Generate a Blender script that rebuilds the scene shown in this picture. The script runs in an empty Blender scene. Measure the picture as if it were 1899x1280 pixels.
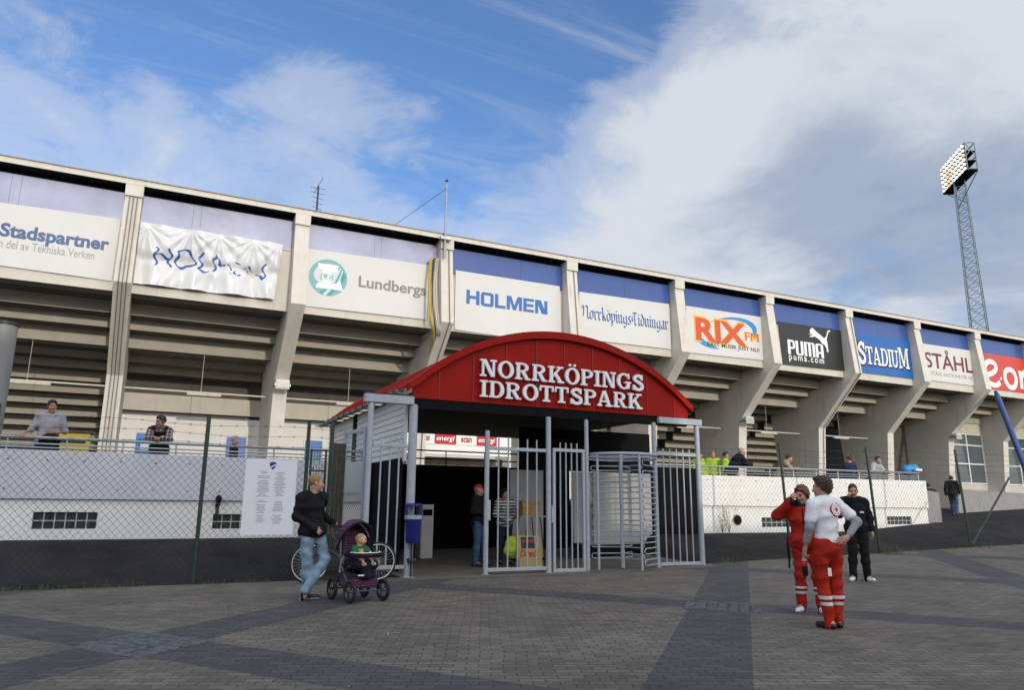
import bpy, bmesh, math, random
import numpy as np
from mathutils import Vector, Matrix

random.seed(7)
S = bpy.context.scene
C = S.collection
R = math.radians

# ------------------------------------------------------------------ camera
F_PX, YAW, PITCH, ROLL, EYE = 1357.79, R(26.09), R(12.52), R(0.46), 1.311
PW, PH = 1899.0, 1280.0
_f = Vector((math.sin(YAW) * math.cos(PITCH), math.cos(YAW) * math.cos(PITCH), math.sin(PITCH)))
_r = Vector((math.cos(YAW), -math.sin(YAW), 0))
_u = _r.cross(_f)
CR = _r * math.cos(ROLL) + _u * math.sin(ROLL)
CU = CR.cross(_f)
CF = _f
cam_data = bpy.data.cameras.new('camera')
cam_data.sensor_width = 36.0
cam_data.lens = F_PX / PW * 36.0
cam_data.clip_end = 5000.0
cam = bpy.data.objects.new('camera', cam_data)
C.objects.link(cam)
m = Matrix.Identity(4)
for i in range(3):
    m[i][0], m[i][1], m[i][2] = CR[i], CU[i], -CF[i]
m[2][3] = EYE
cam.matrix_world = m
S.camera = cam

# ------------------------------------------------------------------ sky and sun
SUN_EL, SUN_AZ = R(12.5), R(4.0)          # low evening sun behind the camera, a touch to the right
SUN_DIR = Vector((math.sin(SUN_AZ) * math.cos(SUN_EL), -math.cos(SUN_AZ) * math.cos(SUN_EL), math.sin(SUN_EL)))
sun_data = bpy.data.lights.new('sun', 'SUN')
sun_data.energy = 1.5
sun_data.angle = R(0.5)
sun_data.color = (1.0, 0.90, 0.76)
sun = bpy.data.objects.new('sun', sun_data)
C.objects.link(sun)
sun.rotation_euler = SUN_DIR.to_track_quat('Z', 'Y').to_euler()
sun.location = SUN_DIR * 60

S.view_settings.view_transform = 'Standard'
S.view_settings.look = 'None'
S.view_settings.exposure = 0.0
S.view_settings.gamma = 1.0

world = bpy.data.worlds.new('World')
S.world = world
world.use_nodes = True


def ray(px, py):
    return CF + CR * ((px - PW / 2) / F_PX) - CU * ((py - PH / 2) / F_PX)


def at(px, py, y):
    """photo pixel -> world point on the plane Y = y"""
    d = ray(px, py)
    t = y / d.y
    return Vector((d.x * t, y, EYE + d.z * t))


def atx(px, py, x):
    d = ray(px, py)
    t = x / d.x
    return Vector((x, d.y * t, EYE + d.z * t))


def atz(px, py, z=0.0):
    d = ray(px, py)
    t = (z - EYE) / d.z
    return Vector((d.x * t, d.y * t, z))


def build_world():
    nt = world.node_tree
    N, L = nt.nodes, nt.links
    N.clear()

    def nd(t, **k):
        n = N.new(t)
        for a, b in k.items():
            setattr(n, a, b)
        return n

    def math_(op, a, b=None, clamp=False):
        n = nd('ShaderNodeMath', operation=op, use_clamp=clamp)
        for i, v in enumerate((a, b)):
            if v is None:
                continue
            if isinstance(v, (int, float)):
                n.inputs[i].default_value = v
            else:
                L.new(v, n.inputs[i])
        return n.outputs[0]

    def ramp(fac, stops, interp='EASE'):
        n = nd('ShaderNodeValToRGB')
        n.color_ramp.interpolation = interp
        e = n.color_ramp.elements
        e[0].position, e[0].color = stops[0][0], (*stops[0][1], 1)
        e[1].position, e[1].color = stops[-1][0], (*stops[-1][1], 1)
        for p, c in stops[1:-1]:
            k = e.new(p)
            k.color = (*c, 1)
        L.new(fac, n.inputs[0])
        return n.outputs[0]

    def mix(fac, a, b, bt='MIX'):
        n = nd('ShaderNodeMix', data_type='RGBA', blend_type=bt)
        if isinstance(fac, (int, float)):
            n.inputs[0].default_value = fac
        else:
            L.new(fac, n.inputs[0])
        for s, v in ((6, a), (7, b)):
            if isinstance(v, tuple):
                n.inputs[s].default_value = (*v, 1)
            else:
                L.new(v, n.inputs[s])
        return n.outputs[2]

    sky = nd('ShaderNodeTexSky', sky_type='NISHITA', sun_disc=False)
    sky.sun_elevation = SUN_EL
    sky.sun_rotation = R(176)
    sky.altitude = 50
    sky.air_density = 1.0
    sky.dust_density = 0.6
    sky.ozone_density = 2.0
    co = nd('ShaderNodeTexCoord').outputs['Generated']
    sep = nd('ShaderNodeSeparateXYZ')
    L.new(co, sep.inputs[0])
    # project the view direction on a high flat layer so the clouds draw out towards the horizon
    den = math_('MAXIMUM', math_('ADD', sep.outputs[2], 0.14), 0.05)
    u = math_('DIVIDE', sep.outputs[0], den)
    v = math_('DIVIDE', sep.outputs[1], den)
    lay = nd('ShaderNodeCombineXYZ')
    L.new(u, lay.inputs[0])
    L.new(v, lay.inputs[1])

    def noise(scale, detail, rough, dist=0.0, off=(0, 0, 0), sc=(1, 1, 1), rot=0.0):
        mp = nd('ShaderNodeMapping')
        mp.inputs['Location'].default_value = off
        mp.inputs['Scale'].default_value = sc
        mp.inputs['Rotation'].default_value = (0, 0, rot)
        L.new(lay.outputs[0], mp.inputs[0])
        n = nd('ShaderNodeTexNoise')
        n.inputs['Scale'].default_value = scale
        n.inputs['Detail'].default_value = detail
        n.inputs['Roughness'].default_value = rough
        n.inputs['Distortion'].default_value = dist
        L.new(mp.outputs[0], n.inputs[0])
        return n.outputs[0]

    def lobe(px, py, lo, hi):
        """soft mask, 1 towards the direction seen at a photo position"""
        d = ray(px, py).normalized()
        n = nd('ShaderNodeVectorMath', operation='DOT_PRODUCT')
        L.new(co, n.inputs[0])
        n.inputs[1].default_value = d
        r = nd('ShaderNodeMapRange', interpolation_type='SMOOTHSTEP')
        r.inputs[1].default_value = math.cos(R(lo))
        r.inputs[2].default_value = math.cos(R(hi))
        L.new(n.outputs['Value'], r.inputs[0])
        return r.outputs[0]

    big = noise(1.1, 9, 0.62, 0.35, (3.1, 1.7, 0))
    fine = noise(3.2, 10, 0.68, 0.5, (0.4, 5.2, 0), (1, 1, 1))
    wisp = noise(1.6, 8, 0.7, 1.2, (7, 2, 0), (0.45, 2.4, 1), R(35))
    # where the cloud banks lie
    bank = math_('MULTIPLY', lobe(1800, 400, 33, 6), 0.60)
    bank = math_('ADD', bank, math_('MULTIPLY', lobe(1180, 440, 17, 1), 0.42))
    bank = math_('ADD', bank, math_('MULTIPLY', lobe(90, 240, 12, 1), 0.40))
    bank = math_('ADD', bank, math_('MULTIPLY', lobe(600, 470, 19, 3), 0.62))
    bank = math_('SUBTRACT', bank, math_('MULTIPLY', lobe(660, 100, 25, 5), 0.34))
    bank = math_('ADD', bank, math_('MULTIPLY', lobe(1800, 40, 20, 3), 0.22))
    dens = math_('ADD', math_('ADD', math_('MULTIPLY', math_('SUBTRACT', big, 0.5), 1.5), math_('MULTIPLY', math_('SUBTRACT', fine, 0.5), 1.0)), bank)
    cover = ramp(dens, [(-0.0, (0, 0, 0)), (0.30, (0.48, 0.48, 0.48)), (0.72, (1, 1, 1))])
    cover = math_('MULTIPLY', cover, 0.95)
    thin = ramp(wisp, [(0.42, (0, 0, 0)), (0.80, (0.40, 0.40, 0.40))])
    back = nd('ShaderNodeMapRange', interpolation_type='SMOOTHSTEP')
    back.inputs[1].default_value = 0.25
    back.inputs[2].default_value = -0.35
    L.new(sep.outputs[1], back.inputs[0])
    cover = math_('MAXIMUM', cover, thin)
    cover = math_('MAXIMUM', cover, math_('MULTIPLY', back.outputs[0], 0.8))
    horizon = nd('ShaderNodeMapRange', interpolation_type='SMOOTHSTEP')
    horizon.inputs[1].default_value = 0.36
    horizon.inputs[2].default_value = 0.12
    L.new(sep.outputs[2], horizon.inputs[0])
    cover = math_('MAXIMUM', cover, math_('MULTIPLY', horizon.outputs[0], 0.75))
    # cloud tone: lit tops, grey-blue bellies towards the lower right
    belly = noise(1.3, 7, 0.6, 0.3, (9, 4, 0))
    grey = math_('ADD', lobe(1690, 560, 19, 3), math_('MULTIPLY', math_('MULTIPLY', lobe(1500, 320, 8, 1), fine), 0.55))
    tone = math_('SUBTRACT', math_('MULTIPLY', belly, 1.5), math_('MULTIPLY', grey, 0.34), True)
    cl = ramp(tone, [(0.0, (0.235, 0.315, 0.46)), (0.30, (0.46, 0.54, 0.68)), (0.68, (0.84, 0.88, 0.95))])
    blue = mix(1.0, sky.outputs[0], CLEAR_TINT, 'MULTIPLY')
    cloud = mix(1.0, cl, CLOUD_GAIN, 'MULTIPLY')
    col = mix(cover, blue, cloud)
    # added glow high in the sky behind the camera, to fill the shade
    dfill = nd('ShaderNodeVectorMath', operation='DOT_PRODUCT')
    L.new(co, dfill.inputs[0])
    dfill.inputs[1].default_value = Vector((0.05, -math.cos(R(40)), math.sin(R(40)))).normalized()
    glow = nd('ShaderNodeMapRange', interpolation_type='SMOOTHSTEP')
    glow.inputs[1].default_value = 0.1
    glow.inputs[2].default_value = 1.0
    L.new(dfill.outputs['Value'], glow.inputs[0])
    warm = mix(glow.outputs[0], (1.0, 1.0, 1.0), FILL_GLOW)
    col = mix(1.0, col, warm, 'MULTIPLY')
    bg = nd('ShaderNodeBackground')
    bg.inputs[1].default_value = SKY_STRENGTH
    L.new(col, bg.inputs[0])
    out = nd('ShaderNodeOutputWorld')
    L.new(bg.outputs[0], out.inputs[0])


SKY_STRENGTH = 0.12
CLEAR_TINT = (1.15, 1.38, 1.78)
CLOUD_GAIN = (7.0, 7.0, 7.0)
FILL_GLOW = (2.55, 2.40, 2.15)
build_world()


# ------------------------------------------------------------------ helpers
def tag(o, label=None, cat=None, group=None, kind=None):
    for k, v in (('label', label), ('category', cat), ('group', group), ('kind', kind)):
        if v:
            o[k] = v
    return o


def thing(name, label, cat, loc=(0, 0, 0), rz=0.0, group=None):
    o = bpy.data.objects.new(name, None)
    C.objects.link(o)
    o.empty_display_size = 0.3
    o.location = loc
    o.rotation_euler = (0, 0, rz)
    return tag(o, label, cat, group)


def base_of(o):
    v = Vector((0, 0, 0))
    while o is not None:
        v += o.location
        o = o.parent
    return v


class MB:
    def __init__(self):
        self.v, self.f, self.m = [], [], []

    def add(self, verts, faces, mat=0):
        n = len(self.v)
        self.v += [tuple(p) for p in verts]
        self.f += [tuple(i + n for i in f) for f in faces]
        self.m += [mat] * len(faces)
        return self

    def box(self, x0, x1, y0, y1, z0, z1, mat=0):
        return self.add([(x0, y0, z0), (x1, y0, z0), (x1, y1, z0), (x0, y1, z0), (x0, y0, z1), (x1, y0, z1), (x1, y1, z1), (x0, y1, z1)],
                        [(0, 3, 2, 1), (4, 5, 6, 7), (0, 1, 5, 4), (1, 2, 6, 5), (2, 3, 7, 6), (3, 0, 4, 7)], mat)

    def bbox(self, x0, x1, y0, y1, z0, z1, b=0.01, mat=0):
        """box with bevelled vertical and horizontal edges"""
        bm = bmesh.new()
        bmesh.ops.create_cube(bm, size=1)
        for q in bm.verts:
            q.co = Vector(((x0 + x1) / 2 + q.co.x * (x1 - x0), (y0 + y1) / 2 + q.co.y * (y1 - y0), (z0 + z1) / 2 + q.co.z * (z1 - z0)))
        bmesh.ops.bevel(bm, geom=bm.edges[:], offset=b, segments=2, affect='EDGES', profile=0.5)
        bm.verts.index_update()
        self.add([q.co for q in bm.verts], [[q.index for q in f.verts] for f in bm.faces], mat)
        bm.free()
        return self

    def bar(self, p0, p1, w, d, up=(0, 0, 1), mat=0):
        """rectangular bar from p0 to p1, w across, d along 'up'"""
        p0, p1 = Vector(p0), Vector(p1)
        a = (p1 - p0).normalized()
        s = a.cross(Vector(up))
        if s.length < 1e-4:
            s = a.cross(Vector((0, 1, 0)))
        s.normalize()
        t = s.cross(a)
        vs = []
        for p in (p0, p1):
            for i, j in ((-1, -1), (1, -1), (1, 1), (-1, 1)):
                vs.append(p + s * (i * w / 2) + t * (j * d / 2))
        return self.add(vs, [(3, 2, 1, 0), (4, 5, 6, 7), (0, 1, 5, 4), (1, 2, 6, 5), (2, 3, 7, 6), (3, 0, 4, 7)], mat)

    def tube(self, pts, r, n=10, mat=0, cap=True, closed=False):
        pts = [Vector(p) for p in pts]
        k = len(pts)
        rs = r if isinstance(r, (list, tuple)) else [r] * k
        ring0 = None
        vs, fs = [], []
        ref = None
        for i, p in enumerate(pts):
            if closed:
                a = pts[(i + 1) % k] - pts[i - 1]
            else:
                a = pts[min(i + 1, k - 1)] - pts[max(i - 1, 0)]
            a.normalize()
            if ref is None:
                ref = a.orthogonal().normalized()
            s = (ref - a * ref.dot(a))
            if s.length < 1e-5:
                s = a.orthogonal()
            s.normalize()
            ref = s
            t = a.cross(s)
            for j in range(n):
                w = 2 * math.pi * j / n
                vs.append(p + (s * math.cos(w) + t * math.sin(w)) * rs[i])
        for i in range(k if closed else k - 1):
            for j in range(n):
                a, b = i * n + j, i * n + (j + 1) % n
                i2 = (i + 1) % k
                fs.append((a, b, i2 * n + (j + 1) % n, i2 * n + j))
        if cap and not closed:
            fs.append(tuple(range(n - 1, -1, -1)))
            fs.append(tuple((k - 1) * n + j for j in range(n)))
        return self.add(vs, fs, mat)

    def lathe(self, prof, c=(0, 0, 0), n=20, mat=0, axis='Z'):
        vs, fs = [], []
        for (r, z) in prof:
            for j in range(n):
                w = 2 * math.pi * j / n
                q = (r * math.cos(w), r * math.sin(w), z)
                if axis == 'Y':
                    q = (q[0], q[2], q[1])
                elif axis == 'X':
                    q = (q[2], q[0], q[1])
                vs.append((c[0] + q[0], c[1] + q[1], c[2] + q[2]))
        for i in range(len(prof) - 1):
            for j in range(n):
                a, b = i * n + j, i * n + (j + 1) % n
                fs.append((a, b, b + n, a + n) if axis != 'Y' else (a, a + n, b + n, b))
        return self.add(vs, fs, mat)

    def prism(self, poly, fn, d0, d1, mat=0):
        """extrude a 2-D polygon: fn(a, b, d) -> world; d0 .. d1 depth"""
        n = len(poly)
        area = sum(poly[i][0] * poly[(i + 1) % n][1] - poly[(i + 1) % n][0] * poly[i][1] for i in range(n))
        if area < 0:
            poly = poly[::-1]
        vs = [fn(a, b, d0) for a, b in poly] + [fn(a, b, d1) for a, b in poly]
        fs = [tuple(range(n)), tuple(range(2 * n - 1, n - 1, -1))]
        for i in range(n):
            j = (i + 1) % n
            fs.append((j, i, n + i, n + j))
        return self.add(vs, fs, mat)

    def build(self, name, mats, parent=None, smooth=False, world=True):
        me = bpy.data.meshes.new(name)
        off = base_of(parent) if (parent is not None and world) else Vector((0, 0, 0))
        me.from_pydata([(a - off.x, b - off.y, c - off.z) for a, b, c in self.v], [], self.f)
        if not isinstance(mats, (list, tuple)):
            mats = [mats]
        for q in mats:
            me.materials.append(q)
        if len(mats) > 1:
            me.polygons.foreach_set('material_index', self.m)
        if smooth:
            me.polygons.foreach_set('use_smooth', [True] * len(me.polygons))
            try:
                me.set_sharp_from_angle(angle=R(40))
            except Exception:
                pass
        me.update()
        o = bpy.data.objects.new(name, me)
        C.objects.link(o)
        if parent is not None:
            o.parent = parent
        return o


def copy_tree(o, parent=None):
    c = o.copy()
    C.objects.link(c)
    c.parent = parent
    for ch in list(o.children):
        copy_tree(ch, c)
    return c


# ------------------------------------------------------------------ materials
_M = {}


def mat(name, col, rough=0.6, metal=0.0, var=0.12, vscale=6.0, bump=0.0, bscale=60.0, spec=0.5, stain=None, coat=0.0, emit=None):
    """Principled material with procedural colour variation and bump"""
    if name in _M:
        return _M[name]
    q = bpy.data.materials.new(name)
    q.use_nodes = True
    nt = q.node_tree
    N, L = nt.nodes, nt.links
    b = N['Principled BSDF']
    b.inputs['Roughness'].default_value = rough
    b.inputs['Metallic'].default_value = metal
    b.inputs['Specular IOR Level'].default_value = spec
    b.inputs['Coat Weight'].default_value = coat
    co = N.new('ShaderNodeTexCoord').outputs['Object']
    no = N.new('ShaderNodeTexNoise')
    no.inputs['Scale'].default_value = vscale
    no.inputs['Detail'].default_value = 6
    no.inputs['Roughness'].default_value = 0.6
    L.new(co, no.inputs[0])
    rp = N.new('ShaderNodeValToRGB')
    e = rp.color_ramp.elements
    e[0].position, e[1].position = 0.3, 0.72
    e[0].color = (*[max(0, c * (1 - var)) for c in col], 1)
    e[1].color = (*[min(1, c * (1 + var)) for c in col], 1)
    L.new(no.outputs[0], rp.inputs[0])
    c_out = rp.outputs[0]
    if stain:
        n2 = N.new('ShaderNodeTexNoise')
        mp = N.new('ShaderNodeMapping')
        mp.inputs['Scale'].default_value = stain[1]
        L.new(co, mp.inputs[0])
        L.new(mp.outputs[0], n2.inputs[0])
        n2.inputs['Scale'].default_value = stain[2]
        n2.inputs['Detail'].default_value = 8
        n2.inputs['Roughness'].default_value = 0.7
        r2 = N.new('ShaderNodeMapRange')
        r2.inputs[1].default_value = stain[3]
        r2.inputs[2].default_value = stain[3] + 0.22
        r2.inputs[4].default_value = stain[4]
        L.new(n2.outputs[0], r2.inputs[0])
        mx = N.new('ShaderNodeMix')
        mx.data_type = 'RGBA'
        mx.inputs[7].default_value = (*stain[0], 1)
        L.new(r2.outputs[0], mx.inputs[0])
        L.new(c_out, mx.inputs[6])
        c_out = mx.outputs[2]
    L.new(c_out, b.inputs['Base Color'])
    if bump:
        n3 = N.new('ShaderNodeTexNoise')
        n3.inputs['Scale'].default_value = bscale
        n3.inputs['Detail'].default_value = 4
        L.new(co, n3.inputs[0])
        bp = N.new('ShaderNodeBump')
        bp.inputs['Strength'].default_value = bump
        bp.inputs['Distance'].default_value = 0.01
        L.new(n3.outputs[0], bp.inputs['Height'])
        L.new(bp.outputs[0], b.inputs['Normal'])
    if emit:
        b.inputs['Emission Color'].default_value = (*emit[0], 1)
        b.inputs['Emission Strength'].default_value = emit[1]
    _M[name] = q
    return q


M_CONC = mat('painted_concrete', (0.66, 0.625, 0.555), 0.75, var=0.07, vscale=1.6, bump=0.25, bscale=40, stain=((0.34, 0.30, 0.24), (2.2, 2.2, 0.22), 1.6, 0.54, 0.55))
M_SOFF = mat('raw_concrete', (0.125, 0.118, 0.103), 0.9, spec=0.2, var=0.15, vscale=2.2, bump=0.4, bscale=30, stain=((0.055, 0.050, 0.041), (0.4, 1.5, 1.5), 1.6, 0.54, 0.5))  # concrete darkened for the shade under the stand
M_CREAM = mat('cream_panel', (0.60, 0.56, 0.48), 0.6, var=0.07, vscale=1.2, stain=((0.34, 0.30, 0.23), (2.4, 2.4, 0.25), 1.7, 0.54, 0.5))
M_WHITEW = mat('white_plaster', (0.86, 0.845, 0.805), 0.7, var=0.05, vscale=1.5, bump=0.2, bscale=50, stain=((0.44, 0.41, 0.35), (1.6, 1.6, 0.4), 2.0, 0.57, 0.5))
M_BAND = mat('grey_blue_panel', (0.60, 0.61, 0.66), 0.6, var=0.06, vscale=1.0, stain=((0.33, 0.33, 0.37), (1.5, 1.5, 0.3), 1.4, 0.58, 0.35))
M_STEEL = mat('grey_painted_steel', (0.38, 0.41, 0.455), 0.42, 0.1, var=0.10, vscale=9, bump=0.05, stain=((0.20, 0.17, 0.15), (3, 3, 1), 2.5, 0.62, 0.6))
M_GALV = mat('galvanised_steel', (0.36, 0.37, 0.38), 0.4, 0.7, var=0.15, vscale=14)
M_WIRE = mat('fence_wire', (0.05, 0.055, 0.055), 0.5, 0.5, var=0.2, vscale=20)
M_GREEN = mat('green_fence_post', (0.022, 0.046, 0.028), 0.5, 0.0, var=0.3, vscale=8, stain=((0.16, 0.09, 0.05), (2, 2, 1), 3.0, 0.60, 0.6))
M_DARK = mat('dark_trim', (0.02, 0.02, 0.022), 0.5, var=0.2)
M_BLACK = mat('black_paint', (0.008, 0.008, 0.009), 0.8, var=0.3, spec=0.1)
M_RED = mat('red_sheet_metal', (0.31, 0.008, 0.003), 0.55, spec=0.12, var=0.07, vscale=1.5, stain=((0.22, 0.012, 0.008), (3, 3, 0.35), 1.7, 0.52, 0.6))
M_REDROOF = mat('red_roof_sheet', (0.31, 0.012, 0.009), 0.5, spec=0.2, var=0.10, vscale=2.0)
M_LETTER = mat('white_letter', (0.82, 0.82, 0.84), 0.45, var=0.03)
M_SIDING = mat('white_siding', (0.76, 0.75, 0.71), 0.6, var=0.06, vscale=2, stain=((0.40, 0.38, 0.32), (2, 2, 2), 2.0, 0.58, 0.4))
M_BLUEP = mat('blue_panel', (0.045, 0.095, 0.32), 0.30, 0.0, var=0.05, vscale=1.2, spec=0.4, coat=0.2)
M_MILKY = mat('cloud_reflection_glass', (0.36, 0.37, 0.53), 0.12, var=0.28, vscale=0.45, spec=0.6, coat=0.8)  # cloud reflections put into the pale mottled colour of the left panels
M_RISER = mat('sunlit_riser_tone', (0.45, 0.415, 0.345), 0.75, var=0.08, vscale=1.5, stain=((0.30, 0.27, 0.22), (0.5, 1.5, 1.0), 2.0, 0.56, 0.4))  # sunlight on the step fronts put into a paler concrete colour
M_DOORB = mat('blue_door', (0.012, 0.14, 0.52), 0.4, var=0.05)
M_ASPH = mat('asphalt', (0.032, 0.0298, 0.0300), 0.95, spec=0.15, var=0.45, vscale=0.9, bump=0.8, bscale=90, stain=((0.048, 0.044, 0.040), (0.5, 1.6, 1), 2.4, 0.50, 0.6))
M_CONFLOOR = mat('concrete_floor', (0.13, 0.115, 0.095), 0.85, var=0.2, vscale=2, bump=0.3, bscale=60)


# ------------------------------------------------------------------ ground
def sm(a, b, x):
    t = min(1, max(0, (x - a) / (b - a)))
    return t * t * (3 - 2 * t)


def zt(x, y):
    a = 0.021 * max(0.0, min(x, 40) - 9) * min(1.3, max(0.0, (y - 5) / 8.8))
    if y <= 13.95:
        return a
    bank = a * 0.3 + 0.66 + 0.26 * sm(19, 24.5, x) - a * 0.3
    hi = max(a, bank) if x < 26 else max(a, bank) + 0.035 * (x - 26)
    full = a + (hi - a) * sm(13.95, 16.6, y)
    inside = a + 0.02 * (y - 13.95)
    w = sm(4.15, 4.55, x) * (1 - sm(11.75, 12.15, x))
    return full * (1 - w) + min(inside, full) * w


def sheet(name, xs, ys, m, dz=0.0, thick=0.0):
    b = MB()
    nx, ny = len(xs), len(ys)
    vs = [(x, y, zt(x, y) + dz) for y in ys for x in xs]
    fs = [(j * nx + i, j * nx + i + 1, (j + 1) * nx + i + 1, (j + 1) * nx + i) for j in range(ny - 1) for i in range(nx - 1)]
    b.add(vs, fs)
    o = b.build(name, m, smooth=True)
    o['kind'] = 'structure'
    return o


def lin(a, b, n):
    return [a + (b - a) * i / (n - 1) for i in range(n)]


def paving_material():
    q = bpy.data.materials.new('block_paving')
    q.use_nodes = True
    nt = q.node_tree
    N, L = nt.nodes, nt.links
    b = N['Principled BSDF']
    b.inputs['Roughness'].default_value = 0.8
    co = N.new('ShaderNodeTexCoord').outputs['Object']

    def mth(op, a, bb=None, c=None):
        n = N.new('ShaderNodeMath')
        n.operation = op
        for i, v in enumerate((a, bb, c)):
            if v is None:
                continue
            if isinstance(v, (int, float)):
                n.inputs[i].default_value = v
            else:
                L.new(v, n.inputs[i])
        return n.outputs[0]

    def band(nx, ny, c, per, hw):
        d = N.new('ShaderNodeVectorMath')
        d.operation = 'DOT_PRODUCT'
        L.new(co, d.inputs[0])
        d.inputs[1].default_value = (nx, ny, 0)
        t = mth('ADD', d.outputs['Value'], -c + per / 2)
        t = mth('FLOORED_MODULO', t, per)
        t = mth('ABSOLUTE', mth('SUBTRACT', t, per / 2))
        return mth('LESS_THAN', t, hw)

    mask = mth('MAXIMUM', band(-0.725, 0.688, 5.60, 5.18, 0.40), band(0.814, 0.581, 4.92, 5.88, 0.40))
    wob = N.new('ShaderNodeTexNoise')
    wob.inputs['Scale'].default_value = 1.3
    L.new(co, wob.inputs[0])
    vm = N.new('ShaderNodeVectorMath')
    vm.operation = 'SCALE'
    vm.inputs['Scale'].default_value = 0.06
    L.new(wob.outputs['Color'], vm.inputs[0])
    va = N.new('ShaderNodeVectorMath')
    L.new(co, va.inputs[0])
    L.new(vm.outputs[0], va.inputs[1])
    mp = N.new('ShaderNodeMapping')
    mp.inputs['Rotation'].default_value = (0, 0, R(24))
    L.new(va.outputs[0], mp.inputs[0])

    def bricks(c1, c2, mo):
        t = N.new('ShaderNodeTexBrick')
        L.new(mp.outputs[0], t.inputs[0])
        t.offset = 0.5
        t.inputs['Color1'].default_value = (*c1, 1)
        t.inputs['Color2'].default_value = (*c2, 1)
        t.inputs['Mortar'].default_value = (*mo, 1)
        t.inputs['Scale'].default_value = 1.0
        t.inputs['Mortar Size'].default_value = 0.0065
        t.inputs['Mortar Smooth'].default_value = 0.25
        t.inputs['Bias'].default_value = -0.1
        t.inputs['Brick Width'].default_value = 0.21
        t.inputs['Row Height'].default_value = 0.105
        return t

    ta = bricks((0.128, 0.110, 0.085), (0.202, 0.174, 0.136), (0.058, 0.051, 0.042))
    tb = bricks((0.064, 0.060, 0.061), (0.100, 0.095, 0.094), (0.034, 0.032, 0.032))
    mx = N.new('ShaderNodeMix')
    mx.data_type = 'RGBA'
    L.new(mask, mx.inputs[0])
    L.new(ta.outputs[0], mx.inputs[6])
    L.new(tb.outputs[0], mx.inputs[7])
    # worn, dusty patches
    n1 = N.new('ShaderNodeTexNoise')
    n1.inputs['Scale'].default_value = 0.7
    n1.inputs['Detail'].default_value = 9
    n1.inputs['Roughness'].default_value = 0.68
    L.new(co, n1.inputs[0])
    r1 = N.new('ShaderNodeMapRange')
    r1.inputs[1].default_value, r1.inputs[2].default_value = 0.3, 0.75
    r1.inputs[3].default_value, r1.inputs[4].default_value = 0.68, 1.28
    L.new(n1.outputs[0], r1.inputs[0])
    n2 = N.new('ShaderNodeTexNoise')
    n2.inputs['Scale'].default_value = 45
    n2.inputs['Detail'].default_value = 3
    L.new(co, n2.inputs[0])
    r2 = N.new('ShaderNodeMapRange')
    r2.inputs[1].default_value, r2.inputs[2].default_value = 0.25, 0.75
    r2.inputs[3].default_value, r2.inputs[4].default_value = 0.82, 1.18
    L.new(n2.outputs[0], r2.inputs[0])
    k = mth('MULTIPLY', r1.outputs[0], r2.outputs[0])
    sc = N.new('ShaderNodeVectorMath')
    sc.operation = 'SCALE'
    L.new(mx.outputs[2], sc.inputs[0])
    L.new(k, sc.inputs['Scale'])
    # oil spots
    n4 = N.new('ShaderNodeTexNoise')
    n4.inputs['Scale'].default_value = 2.7
    n4.inputs['Detail'].default_value = 2
    L.new(co, n4.inputs[0])
    r4 = N.new('ShaderNodeMapRange')
    r4.inputs[1].default_value, r4.inputs[2].default_value = 0.67, 0.74
    r4.inputs[4].default_value = 0.55
    L.new(n4.outputs[0], r4.inputs[0])
    m4 = N.new('ShaderNodeMix')
    m4.data_type = 'RGBA'
    L.new(r4.outputs[0], m4.inputs[0])
    L.new(sc.outputs[0], m4.inputs[6])
    m4.inputs[7].default_value = (0.035, 0.03, 0.026, 1)
    L.new(m4.outputs[2], b.inputs['Base Color'])
    hh = mth('ADD', mth('MULTIPLY', ta.outputs['Fac'], -1.0), mth('MULTIPLY', n2.outputs[0], 0.35))
    bp = N.new('ShaderNodeBump')
    bp.inputs['Strength'].default_value = 0.6
    bp.inputs['Distance'].default_value = 0.006
    L.new(hh, bp.inputs['Height'])
    L.new(bp.outputs[0], b.inputs['Normal'])
    return q


far = MB()
far.add([(-2500, -2500, -0.5), (2500, -2500, -0.5), (2500, 2500, -0.5), (-2500, 2500, -0.5)], [(0, 1, 2, 3)])
far.build('ground', mat('far_ground', (0.08, 0.08, 0.06), 0.95, var=0.3, vscale=0.05))['kind'] = 'structure'
sheet('plaza_paving', lin(-45, 70, 60), lin(-40, 13.97, 30), paving_material())
ya = lin(13.97, 16.9, 14)
sheet('asphalt_yard', lin(-45, 4.0, 40) + lin(4.2, 4.6, 4) + lin(5, 11.6, 8) + lin(11.75, 12.15, 4) + lin(12.6, 30, 30) + lin(32, 70, 14), ya + lin(17.5, 27, 8), M_ASPH, dz=-0.006)
sheet('passage_floor', lin(4.5, 11.8, 12), lin(13.2, 23, 16), M_CONFLOOR, dz=0.006)


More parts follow.
